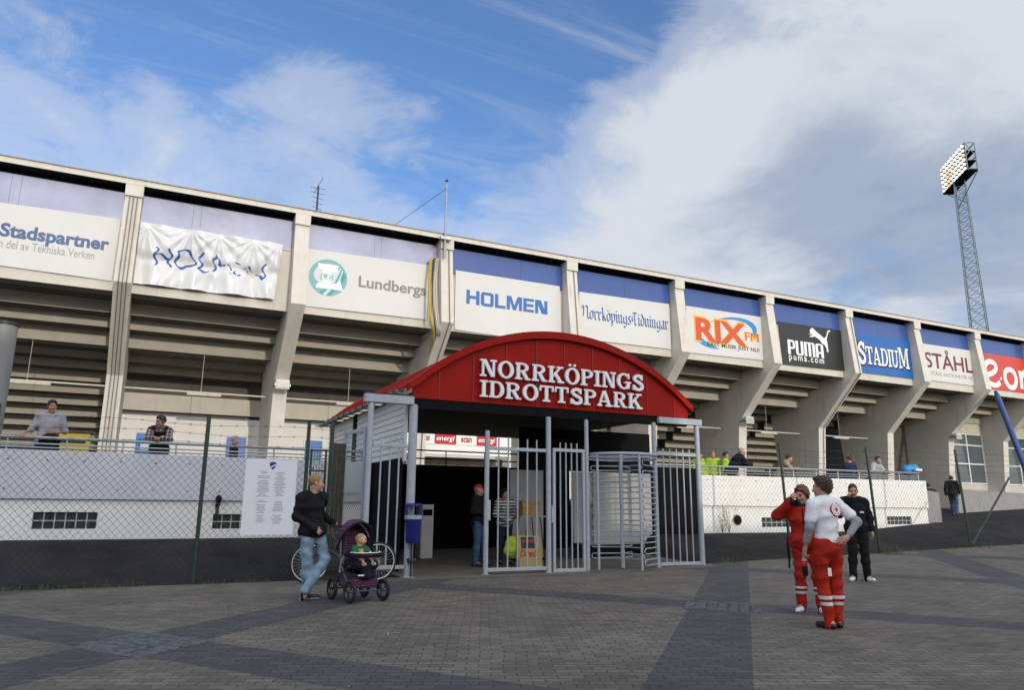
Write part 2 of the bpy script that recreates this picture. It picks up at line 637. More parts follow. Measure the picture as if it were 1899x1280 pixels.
def cobbles(cx, cy, hx, hy):
    """diamond of rough grey setts laid where two dark bands cross"""
    b = MB()
    rnd = random.Random(int(cx * 10) + 5)
    ax, ay = Vector((0.69, 0.725, 0)), Vector((0.58, -0.814, 0))
    n = 7
    for i in range(n):
        for j in range(n):
            u, v = (i + 0.5) / n * 2 - 1 + rnd.uniform(-.03, .03), (j + 0.5) / n * 2 - 1 + rnd.uniform(-.03, .03)
            p = Vector((cx, cy, 0)) + ax * (u * hx) + ay * (v * hy)
            s = hx / n * rnd.uniform(.78, .95)
            t = hy / n * rnd.uniform(.78, .95)
            z = zt(p.x, p.y)
            h = rnd.uniform(0.008, 0.022)
            q = [p + ax * (a * s) + ay * (c * t) for a, c in ((-1, -1), (1, -1), (1, 1), (-1, 1))]
            q2 = [p + ax * (a * s * .8 * rnd.uniform(.85, 1)) + ay * (c * t * .8 * rnd.uniform(.85, 1)) for a, c in ((-1, -1), (1, -1), (1, 1), (-1, 1))]
            vs = [(k.x, k.y, z + 0.002) for k in q] + [(k.x, k.y, z + h + rnd.uniform(-.004, .004)) for k in q2]
            b.add(vs, [(0, 4, 5, 1), (1, 5, 6, 2), (2, 6, 7, 3), (3, 7, 4, 0), (7, 6, 5, 4)])
    o = b.build('cobble_inlay', mat('granite_sett', (0.105, 0.110, 0.113), 0.75, var=0.45, vscale=9, bump=0.4))
    o['kind'] = 'structure'


cobbles(0.12, 8.27, 0.46, 0.52)
cobbles(7.25, 8.20, 0.46, 0.52)


# ------------------------------------------------------------------ buildings behind the camera that put the plaza in shade
def street_block(name, label, x0, x1, y0, y1, h, col):
    t = thing(name, label, 'building', ((x0 + x1) / 2, (y0 + y1) / 2, 0))
    MB().box(x0, x1, y0, y1, -0.4, h).build('wall', mat(name + '_render', col, 0.8, var=0.1, vscale=0.6), t)
    MB().box(x0 - .4, x1 + .02, y0 - .4, y1 + .4, h + .003, h + 0.25).build('roof', M_DARK, t)
    nx = int((x1 - x0) / 3.2)
    g = mat('street_glass', (0.05, 0.06, 0.08), 0.1, var=0.1)
    for fl in range(int(h / 3.1)):
        for i in range(nx):
            x = x0 + (i + .5) * (x1 - x0) / nx
            w = MB().box(x - .6, x + .6, y1 - .02, y1 + .05, 0.9 + fl * 3.1, 2.3 + fl * 3.1).build('window', M_LETTER, t)
            MB().box(x - .52, x + .52, y1 + .053, y1 + .06, 0.98 + fl * 3.1, 2.22 + fl * 3.1).build('pane', g, w)


street_block('apartment_block', 'long pale rendered apartment block on the street facing the stand', -34, 14.2, -43, -31, 15.2, (0.42, 0.36, 0.27))
street_block('shop_building', 'low grey shop building next to the tall apartment block', 14.3, 27, -41, -31, 11.0, (0.32, 0.31, 0.30))

# ------------------------------------------------------------------ the stand
COLX = [-7.2, -1.4, 4.37, 10.27, 16.31, 22.4, 28.3, 34.22, 39.98, 45.69, 51.4, 57.2, 63.0]
stand = thing('stadium_stand', 'long cream concrete stand on raking columns with blue panels under its roof edge', 'stadium stand', (20, 30, 0))
M_FIN = M_CONC
for x in COLX:
    b = MB()
    prof = [(27.23, 11.80), (26.9, 8.6), (29.65, 5.86), (30.1, 1.0), (32.5, 1.0), (33.2, 7.0), (31.3, 7.9), (28.3, 9.3), (27.72, 9.3), (27.72, 11.80)]
    b.prism(prof, lambda y, z, d: (d, y, z), x - 0.265, x + 0.265)
    col = b.build('column', M_FIN, stand)
    # capping block, cast joint and drain pipes
    d = MB()
    d.box(x - .285, x + .285, 27.15, 27.72, 11.803, 12.215)
    d.build('capital', M_CONC, col)
    if x in (COLX[1], COLX[3], COLX[4], COLX[7]):
        pp = MB()
        for dx in ((-.12, 0.0, .12) if x == COLX[1] else (0.08,)):
            pp.tube([(x + dx, 27.19, 11.9), (x + dx, 26.86, 8.6), (x + dx, 29.61, 5.83), (x + dx, 30.0, 1.6)], 0.022, 6)
        pp.build('drain_pipe', mat('pipe_grey', (0.22, 0.21, 0.19), 0.5), col)

b = MB()
b.box(-14, 66, 27.16, 27.8, 12.225, 12.42)
b.build('roof_beam', M_CONC, stand)
MB().box(-14, 66, 27.19, 27.9, 12.217, 12.2235).build('beam_underside', M_BLACK, stand)  # black trim; the shade under the beam is painted black with it
b = MB()
b.box(-14, 66, 27.12, 40, 12.424, 12.455)  # front edge real; slab behind added to keep the inside dark
b.build('roof', mat('rusty_flashing', (0.34, 0.26, 0.19), 0.7, var=.2), stand)
TREADS = [(27.72, 9.0), (28.5, 8.5), (29.3, 8.06), (30.07, 7.68), (30.9, 7.14), (31.15, 7.5), (31.9, 7.2), (32.7, 6.92), (33.5, 6.62)]
more = list(TREADS)
for i in range(1, 12):
    more.append((33.5 + .8 * i, 6.62 - .40 * i))


def soffit(x0, x1, tr, name='stepped_soffit'):
    b = MB()
    poly = []
    for i, (y, z) in enumerate(tr):
        poly.append((y, (tr[i - 1][1] if i else z)))
        poly.append((y, z))
    yend = tr[-1][0] + 0.8
    poly.append((yend, tr[-1][1]))
    poly.append((yend, tr[-1][1] + 0.55))
    poly.append((27.72, 9.9))
    # clean duplicates
    out = []
    for p in poly:
        if not out or (abs(p[0] - out[-1][0]) + abs(p[1] - out[-1][1])) > 1e-4:
            out.append(p)
    b.prism(out, lambda y, z, d: (d, y, z), x0, x1)
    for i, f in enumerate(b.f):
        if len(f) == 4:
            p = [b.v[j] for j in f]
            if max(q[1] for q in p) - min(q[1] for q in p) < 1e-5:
                b.m[i] = 1  # step fronts take the tone with painted-in sunlight
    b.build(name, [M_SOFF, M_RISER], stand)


for k in range(len(COLX) - 1):
    x0, x1 = COLX[k] + 0.268, COLX[k + 1] - 0.268
    # blue glazed panels in two or three sheets
    b = MB()
    mid = x0 + (x1 - x0) * (0.36, 0.32, 0.50, 0.62, 0.52, 0.52, 0.50, 0.5, 0.5, 0.5, 0.5, 0.5)[k]
    seg = [x0, mid, mid, x1]
    if k in (0, 1, 2):
        seg = [x0, mid, mid, mid + .28, mid + .28, x1]
    for i in range(0, len(seg) - 1, 2):
        b.box(seg[i] + .004, seg[i + 1] - .004, 27.66, 27.70, 10.90, 12.06)
    b.build('glazed_panel', M_MILKY if k in (0, 1, 2) else M_BLUEP, stand)
    MB().box(x0, x1, 27.72, 27.78, 10.85, 12.21).build('panel_backing', M_BLACK, stand)
    MB().box(x0, x1, 27.62, 27.72, 10.845, 10.885).build('sill', M_CONC, stand)
    MB().box(x0, x1, 27.655, 27.715, 8.45, 10.84).build('fascia_panel', M_CREAM, stand)
    deep = k in (0, 5, 6, 7)
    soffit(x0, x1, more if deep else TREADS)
    # hanging light rail: a thing of its own, below
    if k in (1, 2, 3, 4):
        MB().box(x0 - .27, x1 + .27, 34.0, 34.2, 1.4, 4.98).build('back_wall', M_WHITEW, stand)
        MB().box(x0 - .27, x1 + .27, 33.85, 34.2, 5.12, 5.83).build('lintel_beam', M_CREAM, stand)
        MB().box(x0 - .27, x1 + .27, 34.05, 34.3, 4.99, 5.11).build('shadow_gap', M_DARK, stand)
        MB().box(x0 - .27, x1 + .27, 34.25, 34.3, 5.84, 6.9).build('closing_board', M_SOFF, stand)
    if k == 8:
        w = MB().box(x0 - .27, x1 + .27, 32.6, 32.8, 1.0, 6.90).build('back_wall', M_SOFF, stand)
    if k >= 9:
        MB().box(x0, x1, 31.0, 31.2, 1.0, 3.05).build('back_wall', M_CREAM, stand)
        MB().box(x0, x1, 31.0, 31.2, 6.45, 7.14).build('lintel_beam', M_CREAM, stand)
        fr = MB()
        for i in range(4):
            xx = x0 + .05 + (x1 - x0 - .1) * i / 3
            fr.box(xx - .05, xx + .05, 31.02, 31.12, 3.053, 6.447)
        for z in (3.12, 4.4, 5.65, 6.4):
            for i in range(3):
                xa = x0 + .05 + (x1 - x0 - .1) * i / 3
                fr.box(xa + .052, xa + (x1 - x0 - .1) / 3 - .052, 31.025, 31.115, z - .04, z + .04)
        w = fr.build('window', M_LETTER, stand)
        MB().box(x0, x1, 31.06, 31.08, 3.06, 6.44).build('pane', mat('stand_glass', (0.10, 0.12, 0.13), 0.08, var=0.2, vscale=0.6), w)
# unseen closing wall and flat deck added to stop light leaking under the seats
MB().box(-14, 66, 44, 44.3, 0, 9).build('light_stop_wall', M_DARK, stand)
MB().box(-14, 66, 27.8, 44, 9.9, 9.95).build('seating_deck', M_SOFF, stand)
# doors in the back wall
for px0, px1 in ((420, 457), (566, 598), (252, 281)):
    a, c = at(px0, 815, 33.97), at(px1, 815, 33.97)
    d = MB().box(a.x, c.x, 33.94, 33.998, 1.9, 4.2).build('door', M_DOORB, stand)
    MB().box(c.x - .16, c.x - .06, 33.90, 33.938, 2.95, 3.0).build('handle', M_GALV, d)
    MB().box(a.x - .06, a.x - .003, 33.93, 33.998, 1.9, 4.26).build('door_frame', M_LETTER, d)

# concourse deck between the retaining wall and the stand
def deck(x0, x1, y0):
    b = MB()
    b.add([(x0, y0, 1.45), (x1, y0, 1.45), (x1, 46, 2.0), (x0, 46, 2.0)], [(0, 1, 2, 3)])
    b.build('concourse_floor', M_CONFLOOR)['kind'] = 'structure'


deck(-45, 4.2, 16.77)
deck(11.9, 23.4, 16.77)
deck(4.2, 11.9, 20.62)
deck(23.4, 66, 29)

# ------------------------------------------------------------------ retaining wall of the concourse
def wall_with_holes(b, x0, x1, y0, y1, z0, z1, holes):
    xs = [x0]
    for h in holes:
        xs += [h[0], h[1]]
    xs.append(x1)
    for i in range(0, len(xs), 2):
        b.box(xs[i], xs[i + 1], y0, y1, z0, z1)
    for h in holes:
        b.box(h[0], h[1], y0, y1, z0, h[2])
        b.box(h[0], h[1], y0, y1, h[3], z1)


M_GBLOCK = mat('glass_block', (0.035, 0.05, 0.05), 0.12, var=0.6, vscale=14, bump=0.5, bscale=25)
M_MORTAR = mat('block_mortar', (0.55, 0.55, 0.53), 0.8)


def block_window(parent, x0, x1, z0, z1, nx, nz, label=None):
    f = MB()
    t = 0.018
    for i in range(nx + 1):
        x = x0 + (x1 - x0) * i / nx
        f.box(x - t / 2, x + t / 2, 16.54, 16.60, z0, z1)
    for j in range(nz + 1):
        z = z0 + (z1 - z0) * j / nz
        for i in range(nx):
            xa, xb = x0 + (x1 - x0) * i / nx + t / 2 + .001, x0 + (x1 - x0) * (i + 1) / nx - t / 2 - .001
            f.box(xa, xb, 16.542, 16.598, z - t / 2, z + t / 2)
    w = f.build('window', M_MORTAR, parent)
    g = MB()
    for i in range(nx):
        for j in range(nz):
            xa, xb = x0 + (x1 - x0) * i / nx, x0 + (x1 - x0) * (i + 1) / nx
            za, zb = z0 + (z1 - z0) * j / nz, z0 + (z1 - z0) * (j + 1) / nz
            g.bbox(xa + .012, xb - .012, 16.548, 16.60, za + .012, zb - .012, 0.012)
    g.build('pane', M_GBLOCK, w)
    MB().box(x0 - .05, x1 + .05, 16.61, 16.68, z0 - .05, z1 + .05).build('backing', M_BLACK, w)


def retaining_wall(label, x0, x1, ztop0, ztop1, wins, band_m, low_m):
    t = thing('retaining_wall', label, 'wall', ((x0 + x1) / 2, 16.6, 0))
    b = MB()
    wall_with_holes(b, x0, x1, 16.5, 16.75, 0.2, 1.40, wins)
    b.build('lower_wall', low_m, t)
    b = MB()
    b.prism([(x0, 1.403), (x1, 1.403), (x1, ztop1), (x0, ztop0)], lambda x, z, d: (x, d, z), 16.44, 16.75)
    b.build('parapet', band_m, t)
    bl = MB()
    x = x0 + 0.3
    while x < x1:
        for z in (1.58, 2.12):
            bl.lathe([(0.018, 0), (0.012, -0.008), (0, -0.009)], (x, 16.44, z), 6, axis='Y')
        x += 0.62
    bl.build('bolt', M_DARK, t)
    for w in wins:
        block_window(t, *w, 6, 2)
    return t


retaining_wall('low concourse wall with grey-blue parapet behind the fence left of the red pavilion', -20, 4.50, 2.37, 2.28,
               [(-1.83, -0.77, 0.84, 1.16), (1.30, 2.38, 0.83, 1.13)], M_BAND, M_WHITEW)
a1, a2 = at(1645, 960, 16.5).x, at(1690, 960, 16.5).x
retaining_wall('bright white concourse wall behind the fence right of the red pavilion', 10.2, 23.7, 2.22, 2.30,
               [(16.24, 17.5, 0.80, 1.08), (a1, a2, 0.86, 1.12)], M_WHITEW, M_WHITEW)
# low grey ramp wall beyond the right end
t = thing('ramp_wall', 'low grey concrete wall of the ramp beyond the white wall end', 'wall', (50, 24, 0))
p0, p1 = Vector((34.6, 22.5, 0)), Vector((66, 26.5, 0))
b = MB()
nrm = Vector((p1.y - p0.y, -(p1.x - p0.x), 0)).normalized()
b.add([(p0.x, p0.y, 0.6), (p1.x, p1.y, 0.5), (p1.x, p1.y, 1.9), (p0.x, p0.y, 2.34),
       (p0.x, p0.y + .25, 0.6), (p1.x, p1.y + .25, 0.5), (p1.x, p1.y + .25, 1.9), (p0.x, p0.y + .25, 2.34)],
      [(0, 1, 2, 3), (5, 4, 7, 6), (3, 2, 6, 7), (4, 0, 3, 7), (1, 5, 6, 2)])
b.build('wall', mat('grey_concrete_wall', (0.30, 0.29, 0.28), 0.8, var=0.15, vscale=1.5, bump=0.3), t)
t = thing('end_wall', 'short return wall in shadow at the end of the white wall', 'wall', (24.5, 17.2, 0))
b = MB()
b.add([(23.72, 16.5, .5), (25.6, 17.3, .5), (25.6, 17.3, 1.95), (23.72, 16.5, 2.0), (23.72, 16.75, .5), (25.6, 17.55, .5), (25.6, 17.55, 1.95), (23.72, 16.75, 2.0)],
      [(0, 1, 2, 3), (5, 4, 7, 6), (3, 2, 6, 7), (4, 0, 3, 7), (1, 5, 6, 2)])
b.build('wall', mat('grey_concrete_wall', (0.30, 0.29, 0.28)), t)


# ------------------------------------------------------------------ railings on the parapet
def railing(label, x0, x1, z0, z1):
    t = thing('railing', label, 'railing', ((x0 + x1) / 2, 16.6, z0 - .25))
    zz = lambda x: z0 + (z1 - z0) * (x - x0) / (x1 - x0)
    MB().tube([(x0, 16.6, z0), (x1, 16.6, z1)], 0.032, 10).build('handrail', M_GALV, t, smooth=True)
    b = MB()
    b.tube([(x0, 16.6, z0 - .115), (x1, 16.6, z1 - .115)], 0.016, 8)
    b.tube([(x0, 16.6, z0 - .185), (x1, 16.6, z1 - .185)], 0.013, 8)
    b.build('mid_rail', M_GALV, t, smooth=True)
    n = int((x1 - x0) / 0.95)
    for i in range(n + 1):
        x = x0 + .05 + (x1 - x0 - .1) * i / n
        MB().tube([(x, 16.6, zz(x) - .32), (x, 16.6, zz(x) - .02)], 0.016, 8).build('post', M_GALV, t, smooth=True)


railing('dark steel handrail along the grey-blue parapet on the left', -16, 4.4, 2.60, 2.52)
railing('grey steel handrail along the white wall on the right', 11.9, 23.6, 2.50, 2.56)


# ------------------------------------------------------------------ chain-link fence
def fence(label, x0, x1, posts, cat='fence', r=0.003, lean=0.0, brace=None):
    FY = 13.9
    t = thing('chain_link_fence', label, cat, ((x0 + x1) / 2, FY, 0))
    H = 2.15
    b = MB()
    step = 0.119
    n0, n1 = int((x0 - H) / step) - 1, int((x1 + H) / step) + 1
    for i in range(n0, n1):
        for sgn in (1, -1):
            xa = i * step if sgn > 0 else i * step
            # wire from (xa,0) up to (xa+sgn*H, H)
            za, zb = 0.0, H
            xs, xe = xa, xa + sgn * H * 0.92
            lo, hi = 0.0, 1.0
            for lim, side in ((x0, 1), (x1, -1)):
                if (xe - xs) == 0:
                    continue
                tt = (lim - xs) / (xe - xs)
                if (xs - lim) * side < 0:
                    lo = max(lo, tt)
                if (xe - lim) * side < 0:
                    hi = min(hi, tt)
            if hi - lo < 0.01:
                continue
            pts = []
            for tt in (lo, (lo + hi) / 2, hi):
                x = xs + (xe - xs) * tt
                g = zt(x, 13.9) + 0.03
                y = FY + sgn * 0.0025 + lean * tt * H + 0.012 * math.sin(x * 1.7)
                pts.append((x, y, g + H * tt))
            b.tube(pts, r, 3, cap=False)
    b.build('wire_mesh', M_WIRE, t)
    bw = MB()
    for k, z in enumerate((2.17, 2.36, 2.53, 2.70)):
        pts = []
        n = int((x1 - x0) / .25)
        for i in range(n + 1):
            x = x0 + (x1 - x0) * i / n
            sag = 0.025 * math.sin(x * 2.1 + k)
            pts.append((x, FY + lean * z, zt(x, 13.9) + z + sag * (k > 0)))
        bw.tube(pts, 0.0035, 4, cap=False)
        if k:
            for i in range(0, n, 1):
                x, y, z_ = pts[i]
                bw.tube([(x - .02, y - .02, z_ - .025), (x + .02, y + .02, z_ + .025)], 0.003, 3)
                bw.tube([(x - .02, y + .02, z_ + .025), (x + .02, y - .02, z_ - .025)], 0.003, 3)
    bw.build('barbed_wire', M_WIRE, t)
    for x in posts:
        g = zt(x, 13.9)
        MB().tube([(x, FY + .03, g - .2), (x, FY + .03 + lean * 2.85, g + 2.85)], 0.036, 10).build('post', M_GREEN, t, smooth=True)
    if brace:
        MB().tube([brace[0], brace[1]], 0.03, 8).build('brace', M_GREEN, t, smooth=True)
    return t


px_x = lambda px, py: at(px, py, 13.93).x
fence('chain-link fence with green posts left of the red pavilion', -12, px_x(612, 960), [px_x(358, 1080), px_x(358, 1080) - 3.1, px_x(358, 1080) - 6.2, px_x(562, 960), px_x(607, 960)])
r1, r2 = px_x(1632, 1025), px_x(1800, 1010)
xr0 = px_x(1309, 960)
br = (Vector((r2 + .05, 13.9, zt(r2, 13.9) + .1)), at(1872, 886, 13.9))
fence('chain-link fence with leaning green posts right of the red pavilion', xr0, 36, [px_x(1462, 960), r1, r2, r2 + 4, r2 + 8], lean=0.045, brace=br, r=0.0019)


# ------------------------------------------------------------------ lettering
def text_polys(b, s, fn, x0, x1, z0, z1, d0, d1, bold=0.0, shear=0.0, spacing=1.0, mi=0):
    """write s into the box x0..x1, z0..z1 with the built-in font; fn(a, b, d) -> world"""
    cu = bpy.data.curves.new('lettering', 'FONT')
    cu.body = s
    cu.offset = bold
    cu.shear = shear
    cu.extrude = 0.5
    cu.space_character = spacing
    cu.resolution_u = 4
    o = bpy.data.objects.new('lettering', cu)
    C.objects.link(o)
    dg = bpy.context.evaluated_depsgraph_get()
    me = bpy.data.meshes.new_from_object(o.evaluated_get(dg))
    vs = [q.co.copy() for q in me.vertices]
    fs = [tuple(p.vertices) for p in me.polygons]
    bpy.data.objects.remove(o)
    bpy.data.curves.remove(cu)
    bpy.data.meshes.remove(me)
    ax, bx = min(v.x for v in vs), max(v.x for v in vs)
    ay, by = min(v.y for v in vs), max(v.y for v in vs)
    out = []
    for v in vs:
        a = x0 + (v.x - ax) / (bx - ax) * (x1 - x0)
        c = z0 + (v.y - ay) / (by - ay) * (z1 - z0)
        out.append(fn(a, c, d0 + (d1 - d0) * (v.z + 0.5)))
    b.add(out, fs, mi)


def _rect(a, b, c, d):
    return [(a, c), (b, c), (b, d), (a, d)]


def _stroke(p, q, w):
    dx, dy = q[0] - p[0], q[1] - p[1]
    l = math.hypot(dx, dy)
    nx, ny = -dy / l * w / 2, dx / l * w / 2
    return [(p[0] + nx, p[1] + ny), (p[0] - nx, p[1] - ny), (q[0] - nx, q[1] - ny), (q[0] + nx, q[1] + ny)]


def _ring(cx, cy, ro, ri, a0=0, a1=360, n=26):
    out = []
    for i in range(n):
        a, b = R(a0 + (a1 - a0) * i / n), R(a0 + (a1 - a0) * (i + 1) / n)
        out.append([(cx + ro[0] * math.cos(a), cy + ro[1] * math.sin(a)), (cx + ro[0] * math.cos(b), cy + ro[1] * math.sin(b)),
                    (cx + ri[0] * math.cos(b), cy + ri[1] * math.sin(b)), (cx + ri[0] * math.cos(a), cy + ri[1] * math.sin(a))])
    return out


def _path(pts, w, closed=False):
    out = []
    n = len(pts)
    nr = []
    for i in range(n):
        p, q = pts[max(i - 1, 0)], pts[min(i + 1, n - 1)]
        dx, dy = q[0] - p[0], q[1] - p[1]
        l = math.hypot(dx, dy) or 1
        nr.append((-dy / l * w / 2, dx / l * w / 2))
    for i in range(n - 1):
        a, b, na, nb = pts[i], pts[i + 1], nr[i], nr[i + 1]
        out.append([(a[0] + na[0], a[1] + na[1]), (a[0] - na[0], a[1] - na[1]), (b[0] - nb[0], b[1] - nb[1]), (b[0] + nb[0], b[1] + nb[1])])
    return out


def _smooth(pts, n=5):
    out = []
    for i in range(len(pts) - 1):
        p0, p1, p2, p3 = pts[max(i - 1, 0)], pts[i], pts[i + 1], pts[min(i + 2, len(pts) - 1)]
        for k in range(n):
            t = k / n
            out.append(tuple(0.5 * (2 * p1[j] + (p2[j] - p0[j]) * t + (2 * p0[j] - 5 * p1[j] + 4 * p2[j] - p3[j]) * t * t + (3 * p1[j] - p0[j] - 3 * p2[j] + p3[j]) * t ** 3) for j in (0, 1)))
    out.append(tuple(pts[-1]))
    return out


_S = _smooth([(.74, .76), (.60, .91), (.40, .93), (.22, .82), (.22, .67), (.40, .55), (.62, .45), (.76, .32), (.74, .15), (.56, .06), (.32, .07), (.14, .25)])
_stem = [_rect(.1, .3, 0, 1), _rect(0, .3, .89, 1), _rect(0, .44, 0, .11)]
SLAB = {
    'N': (1.02, [_rect(0, .34, .89, 1), _rect(.12, .24, 0, 1), _rect(0, .38, 0, .11), _rect(.64, 1.02, .89, 1), _rect(.78, .9, 0, 1), [(.12, 1), (.36, 1), (.9, 0), (.68, 0)]]),
    'I': (.46, [_rect(.13, .33, 0, 1), _rect(0, .46, .89, 1), _rect(0, .46, 0, .11)]),
    'D': (.93, [_rect(.1, .3, 0, 1), _rect(0, .47, .89, 1), _rect(0, .47, 0, .11)] + _ring(.45, .5, (.48, .5), (.26, .39), -90, 90, 14)),
    'O': (1.0, _ring(.5, .5, (.5, .52), (.28, .40))),
    'P': (.86, _stem + [_rect(0, .45, .89, 1), _rect(.2, .45, .46, .56)] + _ring(.45, .73, (.41, .27), (.2, .16), -90, 90, 12)),
    'K': (1.04, [_rect(.1, .3, 0, 1), _rect(0, .42, .89, 1), _rect(0, .42, 0, .11), _stroke((.3, .40), (.82, .95), .11), _rect(.58, 1.0, .89, 1), _stroke((.44, .58), (.84, .03), .2), _rect(.62, 1.04, 0, .11)]),
    'G': (1.02, _ring(.5, .5, (.5, .52), (.28, .40), 42, 335, 24) + [_rect(.70, .90, .04, .46), _rect(.56, 1.02, .38, .48), _rect(.80, .90, .66, 1.0)]),
    'S': (.88, _path(_S, .19) + [_rect(.70, .80, .66, 1), _rect(.06, .16, 0, .34)]),
    'T': (.92, [_rect(0, .92, .89, 1), _rect(.36, .56, 0, 1), _rect(.22, .7, 0, .11), _rect(0, .1, .66, 1), _rect(.82, .92, .66, 1)]),
    'A': (1.06, [_stroke((.13, 0), (.47, 1), .11), _stroke((.50, 1), (.87, 0), .21), _rect(.26, .72, .27, .37), _rect(0, .33, 0, .11), _rect(.60, 1.06, 0, .11)]),
    'U': (.98, [_rect(.1, .3, .35, 1), _rect(0, .42, .89, 1), _rect(.70, .82, .35, 1), _rect(.56, .98, .89, 1)] + _ring(.46, .36, (.36, .38), (.20, .26), 180, 360, 12)),
    'M': (1.22, [_rect(0, .30, .89, 1), _rect(.1, .2, 0, 1), _rect(0, .34, 0, .11), _rect(.92, 1.22, .89, 1), _rect(.92, 1.12, 0, 1), _rect(.80, 1.22, 0, .11), [(.12, 1), (.34, 1), (.68, .1), (.52, .1)], [(.52, .1), (.64, .1), (1.0, 1), (.90, 1)]]),
}
SLAB['R'] = (1.0, SLAB['P'][1] + [_stroke((.48, .50), (.76, .05), .2), _rect(.70, .98, 0, .10)])
SLAB['\u00d6'] = (1.0, SLAB['O'][1] + [[(.33 + dx + .085 * math.cos(a * .7854), 1.17 + .085 * math.sin(a * .7854)) for a in range(8)] for dx in (0, .34)])


def slab_text(b, s, fn, x0, x1, z0, z1, d0, d1, gap=0.10, mi=0, heights=None):
    tot = sum(SLAB[c][0] * (heights[i] if heights else 1) for i, c in enumerate(s)) + gap * (len(s) - 1)
    k = (x1 - x0) / tot
    x = x0
    for i, c in enumerate(s):
        h = heights[i] if heights else 1
        w, polys = SLAB[c]
        for j, pl in enumerate(polys):
            b.prism([(x + px * k * h, z0 + pz * (z1 - z0) * h) for px, pz in pl], fn, d0, d1 + 0.0007 * (j % 9) + 0.0002 * (j // 9), mi)
        x += (w * h + gap) * k


_min = lambda x, top=.95: [(x, top), (x + .12, top - .12), (x + .12, .15), (x + .26, 0)]
BLACK = {
    'N': (1.25, [[(0, 1.1), (.18, 1.45), (.36, 1.25), (.30, .3), (.05, .02)], [(.34, 1.25), (.75, 1.5), (.95, 1.3), (.95, .2), (1.12, 0)]]),
    'o': (.74, [[(.35, .98), (.1, .8), (.1, .2), (.32, .02)], [(.3, .98), (.56, .8), (.56, .2), (.32, .02)]]),
    'r': (.62, [_min(0), [(.15, .8), (.40, .98), (.5, .84)]]),
    'k': (.72, [_min(0, 1.5), [(.15, .55), (.48, .95)], [(.25, .6), (.56, .02)]]),
    'p': (.76, [[(0, .95), (.12, .83), (.12, -.45)], [(.15, .8), (.42, .98), (.56, .82), (.56, .2), (.35, .02), (.15, .1)]]),
    'i': (.38, [_min(0), [(.08, 1.32), (.16, 1.24)]]),
    'n': (.80, [_min(0), [(.14, .75), (.40, .98), (.53, .83), (.53, .15), (.66, 0)]]),
    'g': (.76, [[(.35, .98), (.1, .8), (.1, .2), (.32, .02), (.56, .2)], [(.56, .95), (.56, -.2), (.35, -.42), (.1, -.3)]]),
    's': (.64, [[(.52, .9), (.3, .98), (.12, .8), (.48, .32), (.48, .15), (.25, 0), (.05, .1)]]),
    'd': (.74, [[(.35, .98), (.1, .8), (.1, .2), (.32, .02), (.56, .2), (.56, .85), (.2, 1.4)]]),
    'a': (.74, [[(.12, .85), (.38, .98), (.5, .85), (.5, .15), (.62, 0)], [(.5, .6), (.1, .4), (.1, .15), (.3, 0), (.5, .15)]]),
    'T': (1.12, [[(.0, 1.22), (.22, 1.42), (.95, 1.42)], [(.56, 1.42), (.56, .15), (.74, 0), (.95, .14)], [(.2, 1.05), (.08, .75), (.22, .42)]]),
}
BLACK['\u00f6'] = (.74, BLACK['o'][1] + [[(.14, 1.3), (.2, 1.24)], [(.44, 1.3), (.5, 1.24)]])


def nib_text(b, s, fn, x0, x1, z0, zx, d0, d1, nib=0.10, mi=0):
    """broken-letter lettering drawn with a slanted broad nib; zx = height of the small letters"""
    tot = sum(BLACK[c][0] for c in s)
    k = (x1 - x0) / tot
    x = x0
    j = 0
    for c in s:
        for path in BLACK[c][1]:
            for p, q in zip(path[:-1], path[1:]):
                n = (nib * .85, nib * .8)
                pl = [(p[0] - n[0], p[1] - n[1]), (p[0] + n[0], p[1] + n[1]), (q[0] + n[0], q[1] + n[1]), (q[0] - n[0], q[1] - n[1])]
                ar = abs((pl[1][0] - pl[0][0]) * (pl[3][1] - pl[0][1]) - (pl[3][0] - pl[0][0]) * (pl[1][1] - pl[0][1]))
                if ar < 0.004:
                    continue
                b.prism([(x + (a + .06) * k, z0 + c2 * (zx - z0)) for a, c2 in pl], fn, d0, d1 + 0.0006 * (j % 7), mi)
                j += 1
        x += BLACK[c][0] * k


# ------------------------------------------------------------------ banners on the fascia
BY = 27.60
px = lambda x, y: (lambda v: (v.x, v.z))(at(x, y, BY))


def box2(bl, tr):
    a, c = px(*bl), px(*tr)
    return a[0], c[0], a[1], c[1]


def wrinkle(seed, amp, wl=1.0, dirs=5):
    rnd = random.Random(seed)
    w = [(rnd.uniform(-2.2, 2.2) / wl, rnd.uniform(-1.6, 1.6) / wl, rnd.uniform(0, 6.28), rnd.uniform(.4, 1)) for _ in range(dirs)]
    tot = sum(q[3] for q in w)
    return lambda x, z: amp * sum(q[3] * math.sin(q[0] * x * 2 + q[1] * z * 2 + q[2]) for q in w) / tot


VINYL = mat('white_vinyl', (0.66, 0.655, 0.64), 0.5, spec=0.3, var=0.025, vscale=1.0, stain=((0.62, 0.60, 0.55), (1.2, 1.2, .4), 1.5, 0.6, 0.35))


